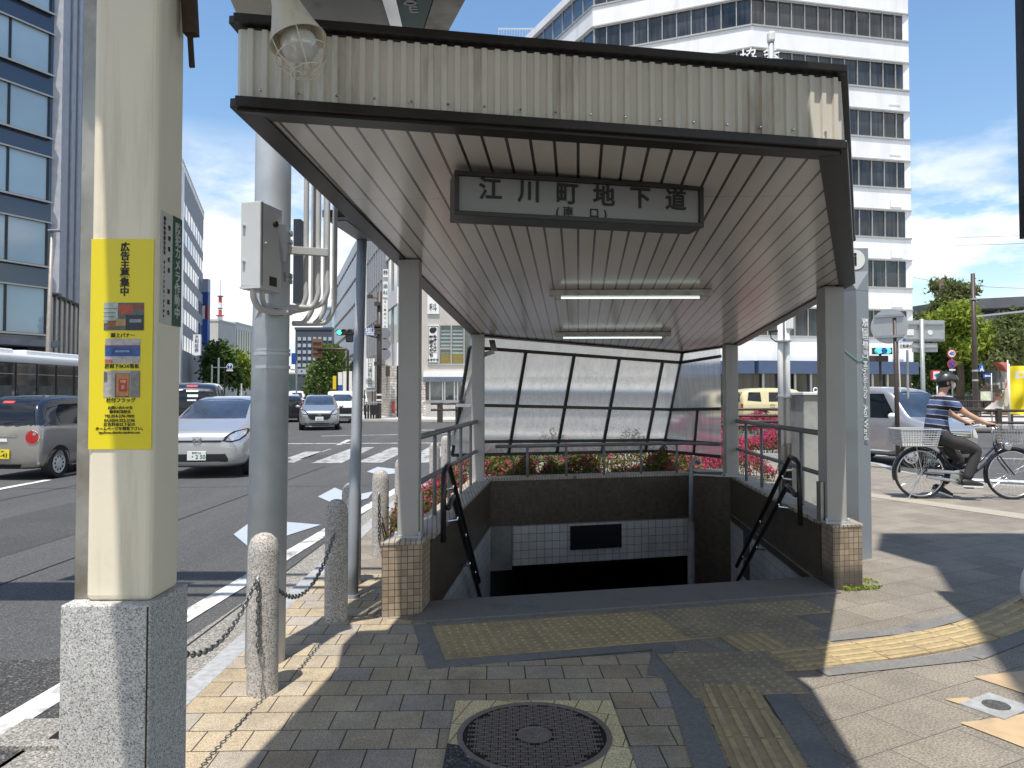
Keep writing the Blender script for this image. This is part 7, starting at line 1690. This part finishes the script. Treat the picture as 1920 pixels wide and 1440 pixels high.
def clumps_px(Y, lst, dep=1.0):
    out = []
    for px, py, rx, rz in lst: out.append((Vector((X(px, Y), Y+random.Random(px*7+py).uniform(-dep, dep), Z(py, Y))), (rx/F*Y, rx/F*Y*.9, rz/F*Y)))
    return out
random.seed(3)
tree('street_tree', 'dark green street tree beside the sign tower on the left', (X(400, 110), 110, 0), 4, .25, clumps_px(110, [(398, 672, 15, 14), (412, 662, 16, 16), (426, 676, 14, 15), (392, 700, 14, 15), (410, 700, 18, 18), (430, 702, 14, 16), (405, 655, 10, 10)]), 3600, .42, L_dkgreen, 1, 'street trees on the far left pavement')
tree('street_tree', 'yellow green street tree right of the dark one on the left', (X(446, 120), 120, 0), 4, .22, clumps_px(120, [(438, 682, 12, 12), (450, 676, 12, 13), (458, 690, 9, 12), (444, 698, 15, 14), (448, 715, 12, 11), (432, 672, 8, 8)]), 3000, .42, L_lime, 2, 'street trees on the far left pavement')
w_ = thing('willow_tree', 'drooping willow tree at the middle of the far street', 'tree', (X(610, 60), 60, 0))
rnd = random.Random(9); wm = MB(); wt = MB(); bx0 = Vector((X(597, 60), 60, 0)); wt.tube([bx0, Vector((X(597, 60), 60, Z(690, 60))), Vector((X(612, 60), 60, Z(655, 60)))], [.25, .2, .12], 8)
for k in range(170):
    a = rnd.uniform(0, 2*pi); rr = sqrt(rnd.random()); px = 617+27*rr*cos(a) if rnd.random() < .75 else 592+13*rr*cos(a); big_ = px > 600
    p = Vector((X(px, 60), 60+2.0*sin(a)*rr, Z((645 if big_ else 678)+10*rr*rr, 60))); L_ = rnd.uniform(1.4, 4.2) if big_ else rnd.uniform(.6, 1.6)
    for j in range(int(L_*15)): leaf(wm, p+Vector((rnd.gauss(0, .10)+.05*j*.1, rnd.gauss(0, .12), -j/15)), .17, rnd)
wt.build('trunk', M_bark, w_, smooth=True); wm.build('crown', L_willow, w_)
tree('street_tree', 'small round green tree behind the dental clinic sign', (X(678, 70), 70, 0), 3, .15, clumps_px(70, [(676, 690, 10, 14), (668, 700, 9, 9), (684, 705, 10, 12)]), 1500, .28, L_dkgreen, 4)
tree('street_tree', 'dark low tree behind the willow', (X(630, 66), 66, 0), 2, .15, clumps_px(66, [(604, 722, 14, 10), (626, 722, 16, 12), (640, 718, 10, 10), (584, 726, 10, 8)]), 1900, .28, L_dkgreen, 6)
# trees round the castle corner
tree('pine_tree', 'grey green spreading tree behind the office block on the right', (X(1770, 62), 62, 2), 9, .35, clumps_px(62, [(1790, 528, 16, 8), (1735, 605, 24, 12), (1760, 575, 26, 13), (1785, 550, 24, 10), (1802, 545, 18, 8), (1745, 635, 24, 14), (1770, 610, 22, 12), (1725, 622, 14, 10), (1800, 570, 20, 10), (1720, 600, 10, 8)], 2.), 8000, .22, L_olive, 11)
tree('broadleaf_tree', 'bright yellow green tree beside the brown utility pole', (X(1800, 54), 54, 1), 6, .3, clumps_px(54, [(1790, 590, 22, 16), (1812, 600, 20, 18), (1795, 625, 26, 18), (1822, 632, 18, 18), (1775, 600, 14, 10), (1808, 655, 24, 16), (1835, 600, 10, 12)], 1.5), 7000, .23, L_lime, 12)
tree('broadleaf_tree', 'dark green bush tree below the bright tree', (X(1760, 57), 57, 0), 4, .3, clumps_px(57, [(1735, 680, 24, 18), (1760, 665, 24, 18), (1790, 685, 26, 20), (1745, 715, 26, 22), (1775, 715, 26, 20), (1725, 705, 14, 16), (1815, 700, 16, 16)], 1.5), 6500, .21, L_dkgreen, 13)
tree('broadleaf_tree', 'olive tree before the terraced building at the right edge', (X(1905, 52), 52, 0), 5, .25, clumps_px(52, [(1890, 640, 18, 22), (1910, 615, 22, 20), (1930, 640, 24, 24), (1900, 668, 22, 16), (1878, 668, 14, 10), (1860, 676, 14, 10), (1925, 600, 18, 14)], 1.5), 6000, .20, L_olive, 14)
tree('broadleaf_tree', 'thin green shrub tree before the lower balcony', (X(1845, 55), 55, 0), 4, .15, clumps_px(55, [(1845, 680, 14, 10), (1862, 672, 12, 9), (1850, 665, 9, 8)]), 1500, .2, L_lime, 15)
# azaleas
def azalea(label, boxes, n_leaf, n_flow, size, seed, group='pink azalea bushes'):
    rnd = random.Random(seed); c0 = boxes[0]; t = thing('azalea_bush', label, 'bush', ((c0[0]+c0[1])/2, (c0[2]+c0[3])/2, 0), group=group)
    ml, mf, ms = MB(), MB(), MB(); tot = sum((b[1]-b[0])*(b[3]-b[2]) for b in boxes)
    for (x0, x1, y0, y1, z0, z1) in boxes:
        fr_ = (x1-x0)*(y1-y0)/tot
        hgt = lambda x, y: z0+(z1-z0)*(.72+.28*sin(x*5.1+seed)*cos(y*4.3+seed*2))
        def pt(shell):
            x = rnd.uniform(x0, x1); y = rnd.uniform(y0, y1); e = min((x-x0)/(x1-x0), (x1-x)/(x1-x0), (y-y0)/(y1-y0), (y1-y)/(y1-y0))
            h = hgt(x, y)*(min(1, .55+e*3)); z = z0+(h-z0)*(1-abs(rnd.gauss(0, shell)))
            return Vector((x+rnd.gauss(0, .02), y+rnd.gauss(0, .02), max(z0+.01, z)))
        for _ in range(int(n_leaf*fr_)): leaf(ml, pt(.35), size, rnd)
        for _ in range(int(n_flow*fr_)):
            c = pt(.16)+Vector((0, 0, .02))
            for _ in range(4): leaf(mf, c+Vector((rnd.gauss(0, 1), rnd.gauss(0, 1), rnd.gauss(0, .7)))*size*.7, size*.85, rnd)
        for _ in range(int(60*fr_)+6):
            x = rnd.uniform(x0, x1); y = rnd.uniform(y0, y1); ms.tube([(x, y, z0), (x+rnd.uniform(-.1, .1), y+rnd.uniform(-.1, .1), z0+.6*(z1-z0))], .006, 4)
    ms.build('stems', M_bark, t); ml.build('leaves', L_az, t); mf.build('flowers', L_pink, t); return t
azalea('azalea bush with few pink flowers between the left pillar and the bollards', [(-1.08, -.78, 6.25, 7.6, .12, .60)], 2600, 130, .024, 1)
azalea('sunlit azalea bush seen through the left railing', [(-1.08, -.62, 7.8, 11.0, .10, .52)], 3600, 420, .028, 2)
azalea('dark shaded azalea bush squeezed between the back stair wall and the frosted screen', [(-.55, .35, 9.28, 10.2, .0, .76), (.35, 1.25, 9.52, 10.4, .0, .76), (1.25, 2.25, 9.85, 10.6, .0, .78)], 14000, 420, .034, 3)
azalea('sunlit yellow green azalea bush standing behind the frosted screen', [(-.9, 2.9, 10.9, 12.2, .0, 1.0)], 7500, 260, .036, 8)
azalea('bright pink azalea hedge behind the right railing', [(4.7, 6.6, 17.4, 18.3, .05, .62)], 3200, 1500, .036, 4)
azalea('far pink azalea hedge behind the dark guard rail', [(5.2, 10.2, 23.5, 24.6, .1, .95)], 3600, 2300, .05, 5)
azalea('small leggy azalea at the foot of the back right pillar', [(2.95, 3.5, 10.0, 10.5, .0, .42)], 420, 110, .03, 6)
azalea('pink azalea bush beyond the right return of the screen', [(2.6, 4.5, 12.6, 13.6, .0, .62)], 2200, 1100, .034, 7)
# weeds
wd = MB(); rnd = random.Random(21)
for _ in range(170):
    x = 2.52+rnd.random()*.32; leaf(wd, Vector((x, 5.70+.235*(x-2.46)-.02-abs(rnd.gauss(0, .022)), .008+abs(rnd.gauss(0, .012)))), .016, rnd)
for _ in range(60): leaf(wd, Vector((2.78+rnd.random()*.12, 5.95+rnd.gauss(0, .05), .01)), .014, rnd)
tag(wd.build('weeds', L_lime, origin=(2.66, 5.7, 0)), 'bright green weeds at the foot of the right beige tiled pier', 'weeds', kind='stuff')
wd = MB()
for _ in range(240): leaf(wd, Vector((-1.0+rnd.random()*.3, 5.7+rnd.random()*.9, .02+abs(rnd.gauss(0, .02)))), .026, rnd)
tag(wd.build('fallen_leaves', leafmat('dry leaves', [(.20, .09, .04), (.28, .15, .07), (.14, .08, .04), (.30, .2, .12)], .8, .2), origin=(-.85, 6.1, 0)), 'dry brown leaves on the soil by the left pier', 'leaves', kind='stuff')
# ------------------------------------------------------------------ bicycle (own frame: +x forward, wheels on z=0) and rider
BX = Vector((X(1803, 10.6), 10.6, 0)); BR = radians(-4.5)
M_frame = mat('navy bicycle frame', (.012, .018, .035), .25, .3, .05, 5, coat=.6)
M_rimS = mat('silver bicycle metal', (.62, .63, .64), .22, .9, .05, 9)
M_basket = mat('grey plastic basket', (.44, .45, .46), .5, 0, .06, 6)
bike = thing('bicycle', 'navy step through bicycle with a wire front basket and grey rear basket', 'bicycle', BX, BR, world=False)
RW, FW = Vector((-.55, 0, .335)), Vector((.62, 0, .335)); WR_ = .335
def bwheel(c, nm):
    t = MB().tube([c+Vector((WR_*.965*cos(a*2*pi/48), 0, WR_*.965*sin(a*2*pi/48))) for a in range(48)], .0165, 8, closed=True).build(nm, M_black, bike, smooth=True)
    MB().tube([c+Vector((.300*cos(a*2*pi/48), 0, .300*sin(a*2*pi/48))) for a in range(48)], .011, 6, closed=True).build('rim', M_rimS, t, smooth=True)
    s = MB()
    for k in range(32):
        a = 2*pi*k/32; b = a+(.5 if k % 2 else -.5)*1.6; s.tube([c+Vector((.02*cos(b), .025*(1 if (k//2) % 2 else -1), .02*sin(b))), c+Vector((.30*cos(a), 0, .30*sin(a)))], .0016, 4)
    s.build('spokes', M_rimS, t); MB().tube([c+Vector((0, -.045, 0)), c+Vector((0, .045, 0))], .022, 12).build('hub', M_rimS, t, smooth=True)
    return t
bwheel(RW, 'rear_wheel'); bwheel(FW, 'front_wheel')
BB = Vector((-.10, 0, .29)); ST = Vector((-.26, 0, .62)); HT = Vector((.40, 0, .74)); HB = Vector((.435, 0, .62))
f = MB(); f.tube([BB, ST, Vector((-.29, 0, .74))], .017, 10); f.tube([HB, Vector((.28, 0, .46)), Vector((.12, 0, .335)), BB], .021, 10); f.tube([HT, HB], .022, 10); f.tube([Vector((.39, 0, .68)), Vector((.22, 0, .50)), Vector((-.02, 0, .40)), Vector((-.20, 0, .45))], .015, 8)
for s in (1, -1):
    f.tube([BB+Vector((0, s*.03, 0)), RW+Vector((0, s*.06, 0))], .010, 8); f.tube([ST+Vector((0, s*.02, 0)), RW+Vector((0, s*.06, 0))], .008, 8)
    f.tube([HB+Vector((.0, s*.04, -.02)), Vector((.49, s*.055, .50)), FW+Vector((-.02, s*.055, .02)), FW+Vector((0, s*.055, 0))], .011, 8)
f.build('frame', M_frame, bike, smooth=True)
def fender(c, a0, a1, nm, m):
    g = MB(); vs = []; n = 22
    for i in range(n+1):
        a = a0+(a1-a0)*i/n
        for (dy, dr) in ((-.028, -.012), (-.016, .006), (.016, .006), (.028, -.012)): r = WR_+.022+dr; vs.append(c+Vector((r*cos(a), dy, r*sin(a))))
    g.add(vs, [(4*i+j, 4*i+j+1, 4*i+j+5, 4*i+j+4) for i in range(n) for j in range(3)]); o = g.build(nm, m, bike, smooth=True)
    sd_ = o.modifiers.new('t', 'SOLIDIFY'); sd_.thickness = .002
fender(RW, radians(8), radians(195), 'rear_mudguard', M_frame); fender(FW, radians(25), radians(200), 'front_mudguard', M_frame)
hb = MB(); hb.tube([HT, Vector((.375, 0, .90)), Vector((.40, 0, .96))], .012, 8)
for s in (1, -1): hb.tube([Vector((.40, 0, .96)), Vector((.42, s*.10, .985)), Vector((.36, s*.22, 1.0)), Vector((.20, s*.27, .985))], .011, 8)
hb.build('handlebar', M_rimS, bike, smooth=True)
for s in (1, -1):
    MB().tube([Vector((.29, s*.245, .995)), Vector((.17, s*.275, .98))], .017, 10).build('grip', M_black, bike, smooth=True); MB().tube([Vector((.38, s*.2, .985)), Vector((.28, s*.27, .95))], .006, 6).build('brake_lever', M_rimS, bike, smooth=True)
MB().lathe([(.02, 0), (.055, .03), (.06, .09), (.05, .10)], Vector((.50, 0, .72)), 16, (1, 0, -.2)).build('headlamp', M_rimS, bike, smooth=True)
MB().ball((-.31, 0, .80), .12, 14, 8, (1.1, .75, .35)).build('saddle', M_black, bike, smooth=True)
MB().tube([Vector((-.29, 0, .72)), Vector((-.30, 0, .79))], .013, 8).build('seat_post', M_rimS, bike)
cc = MB(); cc.tube([BB+Vector((.08, -.055, .03)), BB+Vector((-.02, -.055, .065)), RW+Vector((.06, -.055, .045))], .026, 8); cc.tube([BB+Vector((.06, -.055, -.06)), RW+Vector((.06, -.055, -.035))], .022, 8); cc.lathe([(.10, 0), (.10, .02), (.02, .025)], BB+Vector((0, -.05, 0)), 24, (0, -1, 0)); cc.build('chain_case', M_rimS, bike, smooth=True, auto=40)
CR = Vector((.10, 0, -.12)); 
MB().tube([BB+Vector((0, -.08, 0)), BB+CR*.95+Vector((0, -.09, 0))], .011, 8).build('crank', M_rimS, bike); MB().box(BB+CR+Vector((0, -.135, 0)), (.09, .08, .022)).build('pedal', M_black, bike)
MB().tube([BB+Vector((0, .08, 0)), BB-CR*.95+Vector((0, .09, 0))], .011, 8).build('crank', M_rimS, bike); MB().box(BB-CR+Vector((0, .135, 0)), (.09, .08, .022)).build('pedal', M_black, bike)
rk = MB()
for s in (1, -1): rk.tube([Vector((-.28, s*.06, .70)), Vector((-.80, s*.06, .70))], .007, 6); rk.tube([Vector((-.62, s*.06, .70)), RW+Vector((0, s*.065, 0))], .006, 6)
for k in range(5): rk.tube([Vector((-.36-.1*k, -.06, .70)), Vector((-.36-.1*k, .06, .70))], .005, 6)
rk.tube([RW+Vector((-.02, -.07, -.01)), Vector((-.75, -.11, .02))], .008, 6); rk.build('rear_rack', M_rimS, bike)
# skirt guard net plate, stand
ng = MB()
for k in range(6): ng.tube([Vector((-.52+.025*k, -.045, .42)), Vector((-.50+.03*k, -.045, .64))], .003, 4)
for k in range(5): ng.tube([Vector((-.53, -.045, .44+.045*k)), Vector((-.36, -.045, .46+.045*k))], .003, 4)
ng.build('skirt_guard', M_rimS, bike)
# rear basket: slatted tub
def tub(x0, x1, w_, z0, z1, flare, nm, m, rows, cols, r, solid=False):
    b = MB()
    def pt(u, z): 
        k = (z-z0)/(z1-z0); e = flare*k; xx0, xx1, ww = x0-e, x1+e, w_+e
        P4 = [(xx0, -ww), (xx1, -ww), (xx1, ww), (xx0, ww)]; u = u % 4; i = int(u); a, c = P4[i], P4[(i+1) % 4]; t = u-i
        return Vector((a[0]+(c[0]-a[0])*t, a[1]+(c[1]-a[1])*t, z))
    for i in range(rows+1):
        z = z0+(z1-z0)*i/rows; b.tube([pt(u*.25, z) for u in range(16)], r*(1.8 if i == rows else 1), 6, closed=True)
    for i in range(cols*4): u = i/cols; b.tube([pt(u, z0), pt(u, z1)], r, 5)
    if solid: b.poly([pt(0, z0), pt(1, z0), pt(2, z0), pt(3, z0)])
    else:
        for k in range(6): b.tube([pt(k/6, z0), pt(3-k/6, z0)], r, 4)
    return b.build(nm, m, bike)
tub(-.84, -.40, .16, .715, .93, .035, 'rear_basket', M_basket, 7, 14, .0062, True)
tub(.52, .80, .13, .74, .98, .05, 'front_basket', M_rimS, 6, 9, .0026)
# ---- rider
prs = thing('person', 'person in a striped blue shirt and dark helmet riding the bicycle', 'person', BX, BR, world=False)
M_skin = mat('skin', (.54, .32, .22), .55, 0, .06, 14)
M_trous = mat('dark grey trousers', (.040, .038, .040), .85, 0, .2, 9, .3, 14)
M_helm = mat('matt dark helmet', (.045, .05, .05), .35, .1, .1, 8)
M_hair = mat('black hair', (.012, .010, .009), .6)
def skin(name, verts, edges, m, parent, rad, sub=2, root=0, smooth=True):
    "one continuous surface grown round a skeleton of joints"
    me = bpy.data.meshes.new(name); me.from_pydata([Vector(v) for v in verts], edges, []); o = bpy.data.objects.new(name, me); COL.objects.link(o); o.parent = parent; ORIG[o.name] = Vector((0, 0, 0))
    md = o.modifiers.new('skin', 'SKIN'); md.use_smooth_shade = True; md.branch_smoothing = .6
    for i, v in enumerate(me.skin_vertices[0].data): r = rad[i]; v.radius = r if isinstance(r, tuple) else (r, r); v.use_root = (i == root)
    s_ = o.modifiers.new('sub', 'SUBSURF'); s_.levels = sub; s_.render_levels = sub
    bake(o); o.data.materials.clear(); o.data.materials.append(m); o.data.polygons.foreach_set('use_smooth', [True]*len(o.data.polygons)); return o
pel = (-.31, 0, .86); wst = (-.325, 0, 1.02); cst = (-.295, 0, 1.24); nk = (-.25, 0, 1.40); hd0 = (-.22, 0, 1.475); hdc = (-.195, 0, 1.56); hdt = (-.205, 0, 1.63)
V = [pel, wst, cst, nk, hd0, hdc, hdt]; E_ = [(0, 1), (1, 2), (2, 3), (3, 4), (4, 5), (5, 6)]; Rr = [.115, .11, .125, .05, .055, .085, .07]
def addv(p, r, par): V.append(p); Rr.append(r); E_.append((par, len(V)-1)); return len(V)-1
for s in (1, -1):
    sh_ = addv((-.27, s*.165, 1.335), .062, 2); el_ = addv((-.055, s*.225, 1.135), .043, sh_); wr = addv((.175, s*.255, 1.01), .029, el_); pm = addv((.225, s*.258, 1.003), (.034, .022), wr)
    for k, (dy, ln) in enumerate(((-.032, .9), (-.011, 1.), (.011, .97), (.032, .8))):
        a = addv((.252, s*(.262)+dy*.9, 1.010+.002*k), .0105, pm); b = addv((.276, s*.262+dy, .998), .0095, a); addv((.270, s*.262+dy, .972), .0085, b)
    a = addv((.215, s*.262-s*.045, .992), .011, pm); addv((.245, s*.262-s*.05, .968), .0095, a)
    hp = addv((-.27, s*.09, .80), .09, 0)
    kn = addv((.13, s*.12, .66), .062, hp) if s < 0 else addv((.04, s*.12, .50), .062, hp)
    an = addv((-.03, s*.125, .27), .036, kn) if s < 0 else addv((-.22, s*.14, .14), .036, kn)
bodyo = skin('body', V, E_, M_skin, prs, Rr)
# face: nose, ears
fm = MB(); fm.ball((-.03, 0, 1.545), .016, 8, 6, (1.1, .8, 1.3)); 
for s in (1, -1): fm.ball((-.135, s*.082, 1.545), .026, 8, 6, (.7, .4, 1.15)); fm.ball((-.045, s*.032, 1.572), .011, 8, 6)
fm.build('ears', M_skin, prs, smooth=True)
em = MB()
for s in (1, -1): em.ball((-.0385, s*.032, 1.572), .0075, 8, 6)
em.build('eyes', M_ink, prs)
MB().ball((-.048, 0, 1.518), .058, 14, 10, (.78, 1.05, 1.0)).build('mask', M_white, prs, smooth=True)
mk = MB(); mk.tube([(-.05, -.058, 1.53), (-.10, -.085, 1.545), (-.14, -.083, 1.56)], .003, 5); mk.tube([(-.05, .058, 1.53), (-.10, .085, 1.545), (-.14, .083, 1.56)], .003, 5); mk.build('mask_strap', M_white, prs)
MB().ball((-.145, 0, 1.555), .094, 14, 10, (.92, .92, .95)).build('hair', M_hair, prs, smooth=True)
hm = MB(); 
vs = []; nn_, mm_ = 24, 8; c = Vector((-.118, 0, 1.583))
for i in range(mm_+1):
    t = pi/2*(1-i/mm_)*1.0-.06
    for j in range(nn_):
        a = 2*pi*j/nn_; el_x = .142+(.012*cos(a)); vs.append(c+Vector((el_x*cos(t)*cos(a), .112*cos(t)*sin(a), .112*sin(t)+(.0 if i < mm_ else .0)-(.022*max(0, -cos(a)) if i > 4 else 0))))
hm.add(vs, [(i*nn_+j, (i+1)*nn_+j, (i+1)*nn_+(j+1) % nn_, i*nn_+(j+1) % nn_) for i in range(mm_) for j in range(nn_)]); hm.poly([vs[j] for j in reversed(range(nn_))])
ho = hm.build('helmet', M_helm, prs, smooth=True); sd_ = ho.modifiers.new('t', 'SOLIDIFY'); sd_.thickness = .018; sd_.offset = -1
vn = MB()
for y_ in (-.055, 0, .055):
    for (x0, x1) in ((-.20, -.13), (-.09, -.02)):
        pts = []
        for k in range(7):
            x = x0+(x1-x0)*k/6; q = 1-((x+.118)/.148)**2-(y_/.112)**2; pts.append((x, y_, 1.584+.113*sqrt(max(.02, q))))
        vn.tube(pts, [.003, .008, .010, .011, .010, .008, .003], 6)
vn.build('helmet_vent', M_ink, ho, smooth=True)
sp2 = MB(); sp2.tube([(-.12, -.10, 1.575), (-.10, -.086, 1.50), (-.075, -.04, 1.452), (-.075, .04, 1.452), (-.10, .086, 1.50), (-.12, .10, 1.575)], .006, 6); sp2.build('chin_strap', M_ink, prs)
for ch in kids(prs):
    if ch.name.split('.')[0] in ('ears', 'eyes', 'mask', 'mask_strap', 'hair', 'helmet', 'chin_strap'): ch.location.x = -.08
# shirt: stripes by height in the shirt's own frame
def shirt_mat():
    m, t, b = nodes_of('striped shirt'); L = t.links.new; tcn = t.nodes.new('ShaderNodeTexCoord'); sp = t.nodes.new('ShaderNodeSeparateXYZ'); L(tcn.outputs['Object'], sp.inputs[0])
    n = t.nodes.new('ShaderNodeTexNoise'); n.inputs['Scale'].default_value = 6; L(tcn.outputs['Object'], n.inputs['Vector'])
    a = t.nodes.new('ShaderNodeMath'); a.operation = 'MULTIPLY_ADD'; L(n.outputs[0], a.inputs[0]); a.inputs[1].default_value = .02; L(sp.outputs[2], a.inputs[2])
    xs = t.nodes.new('ShaderNodeMath'); xs.operation = 'MULTIPLY_ADD'; L(sp.outputs[0], xs.inputs[0]); xs.inputs[1].default_value = .12; L(a.outputs[0], xs.inputs[2])
    d = t.nodes.new('ShaderNodeMath'); d.operation = 'DIVIDE'; L(xs.outputs[0], d.inputs[0]); d.inputs[1].default_value = .128
    fr2 = t.nodes.new('ShaderNodeMath'); fr2.operation = 'FRACT'; L(d.outputs[0], fr2.inputs[0])
    r = t.nodes.new('ShaderNodeValToRGB'); r.color_ramp.interpolation = 'CONSTANT'; e = r.color_ramp.elements
    for p, c in ((0, (.45, .47, .50)), (.07, (.008, .011, .024)), (.46, (.45, .47, .50)), (.53, (.075, .115, .25))):
        if p == 0: e[0].color = (*c, 1)
        elif p == .07: e[1].position = p; e[1].color = (*c, 1)
        else: q = e.new(p); q.color = (*c, 1)
    L(fr2.outputs[0], r.inputs[0]); L(r.outputs[0], b.inputs['Base Color']); b.inputs['Roughness'].default_value = .85
    n3 = t.nodes.new('ShaderNodeTexNoise'); n3.inputs['Scale'].default_value = 9; n3.inputs['Detail'].default_value = 3; L(tcn.outputs['Object'], n3.inputs['Vector'])
    bp = t.nodes.new('ShaderNodeBump'); bp.inputs['Strength'].default_value = .6; bp.inputs['Distance'].default_value = .03; L(n3.outputs[0], bp.inputs['Height']); L(bp.outputs[0], b.inputs['Normal'])
    return m
M_shirt = shirt_mat()
SV = [(-.315, 0, .80), (-.335, 0, .95), (-.33, 0, 1.10), (-.295, 0, 1.26), (-.26, 0, 1.37)]; SE = [(0, 1), (1, 2), (2, 3), (3, 4)]; SR = [(.152, .172), (.152, .166), (.150, .165), (.150, .170), .075]
for s in (1, -1):
    SV.append((-.27, s*.165, 1.335)); SR.append(.090); SE.append((3, len(SV)-1)); SV.append((-.195, s*.205, 1.245)); SR.append(.082); SE.append((len(SV)-2, len(SV)-1)); SV.append((-.125, s*.215, 1.185)); SR.append(.074); SE.append((len(SV)-2, len(SV)-1))
skin('shirt', SV, SE, M_shirt, prs, SR)
TV_ = [(-.30, 0, .86), (-.325, 0, 1.0)]; TE = [(0, 1)]; TR_ = [(.132, .15), (.128, .142)]
def tv(p, r, par): TV_.append(p); TR_.append(r); TE.append((par, len(TV_)-1)); return len(TV_)-1
a = tv((-.25, -.10, .79), .105, 0); b = tv((-.05, -.115, .73), .092, a); c_ = tv((.125, -.12, .66), .080, b); d_ = tv((.05, -.122, .46), .070, c_); tv((-.02, -.125, .26), .063, d_)
a = tv((-.26, .10, .77), .10, 0); b = tv((-.10, .115, .63), .090, a); c_ = tv((.03, .12, .50), .078, b); d_ = tv((-.09, .13, .33), .068, c_); tv((-.20, .14, .18), .060, d_)
skin('trousers', TV_, TE, M_trous, prs, TR_)
def shoe(ax_, ay, az, pitch, nm='shoe'):
    m = MB(); R = Matrix.Rotation(pitch, 3, 'Y'); o = Vector((ax_, ay, az)); prof = [(-.09, .035, .07), (-.06, .042, .085), (0, .043, .085), (.06, .046, .065), (.12, .045, .048), (.165, .034, .035)]
    rings = []
    for (x, w_, h) in prof: rings.append([o+R @ Vector((x, y*w_, z*h)) for y, z in ((-1, .0), (-1, .45), (-.7, .85), (0, 1), (.7, .85), (1, .45), (1, 0))])
    vs = [p for r in rings for p in r]; n = 7; m.add(vs, [(i*n+j, i*n+(j+1) % n, (i+1)*n+(j+1) % n, (i+1)*n+j) for i in range(len(prof)-1) for j in range(n)]+[list(range(n))[::-1], [(len(prof)-1)*n+j for j in range(n)]])
    s_ = m.build(nm, M_ink, prs, smooth=True, auto=50); m2 = MB(); m2.prism([o+R @ Vector((x, y*w_*1.06, -.002)) for (x, w_, h), y in [(p, -1) for p in prof]+[(p, 1) for p in reversed(prof)]], vec=R @ Vector((0, 0, -.02))); m2.build('sole', M_white, s_)
shoe(.00, -.14, .20, .03); shoe(-.235, .15, .08, .35)

for o_ in (bike, prs): o_.scale = (1.07, 1.07, 1.07)
# ------------------------------------------------------------------ arcade roof over the pavement (out of frame; shaped to shade the foreground) and an added shade slab
H_A = 3.62
def sh2roof(pts, h=H_A):
    k = h/SD.z; return [(x+SD.x*k, y+SD.y*k) for x, y in pts]
M_under = mat('arcade soffit', (.42, .40, .36), .6, 0, .06, 3)
ar = thing('arcade_roof', 'shopping arcade roof over the pavement in front of the stairs with an added shade slab', 'canopy', (0, 0, H_A))
roof1 = [(-1.30, -8), (-1.275, 1.14), (-1.235, 1.55), (-1.39, 1.62), (-1.384, 1.80), (-1.247, 3.02), (1.17, 3.02), (1.22, 2.61), (1.086, 1.80), (1.2, -8)]
MB().prism([(x, y, H_A) for x, y in roof1], .12).build('roof_shade_slab', M_under, ar)
MB().beam((-1.05, 2.08, 3.2), (-1.05, 1.5, H_A), .1, .1).build('bracket', M_under, ar)
shade2 = [(3.5, 7.15), (3.66, 6.46), (3.02, 4.95), (2.46, 3.58), (2.0, 2.3), (1.7, -7), (14, -7), (14, 7.97), (3.95, 7.97)]
MB().prism([(x, y, 9.0) for x, y in sh2roof(shade2, 9.0)], .12).build('roof_shade_slab', M_under, ar)  # added unseen slab, outline projected back from the ground shadow it must cast
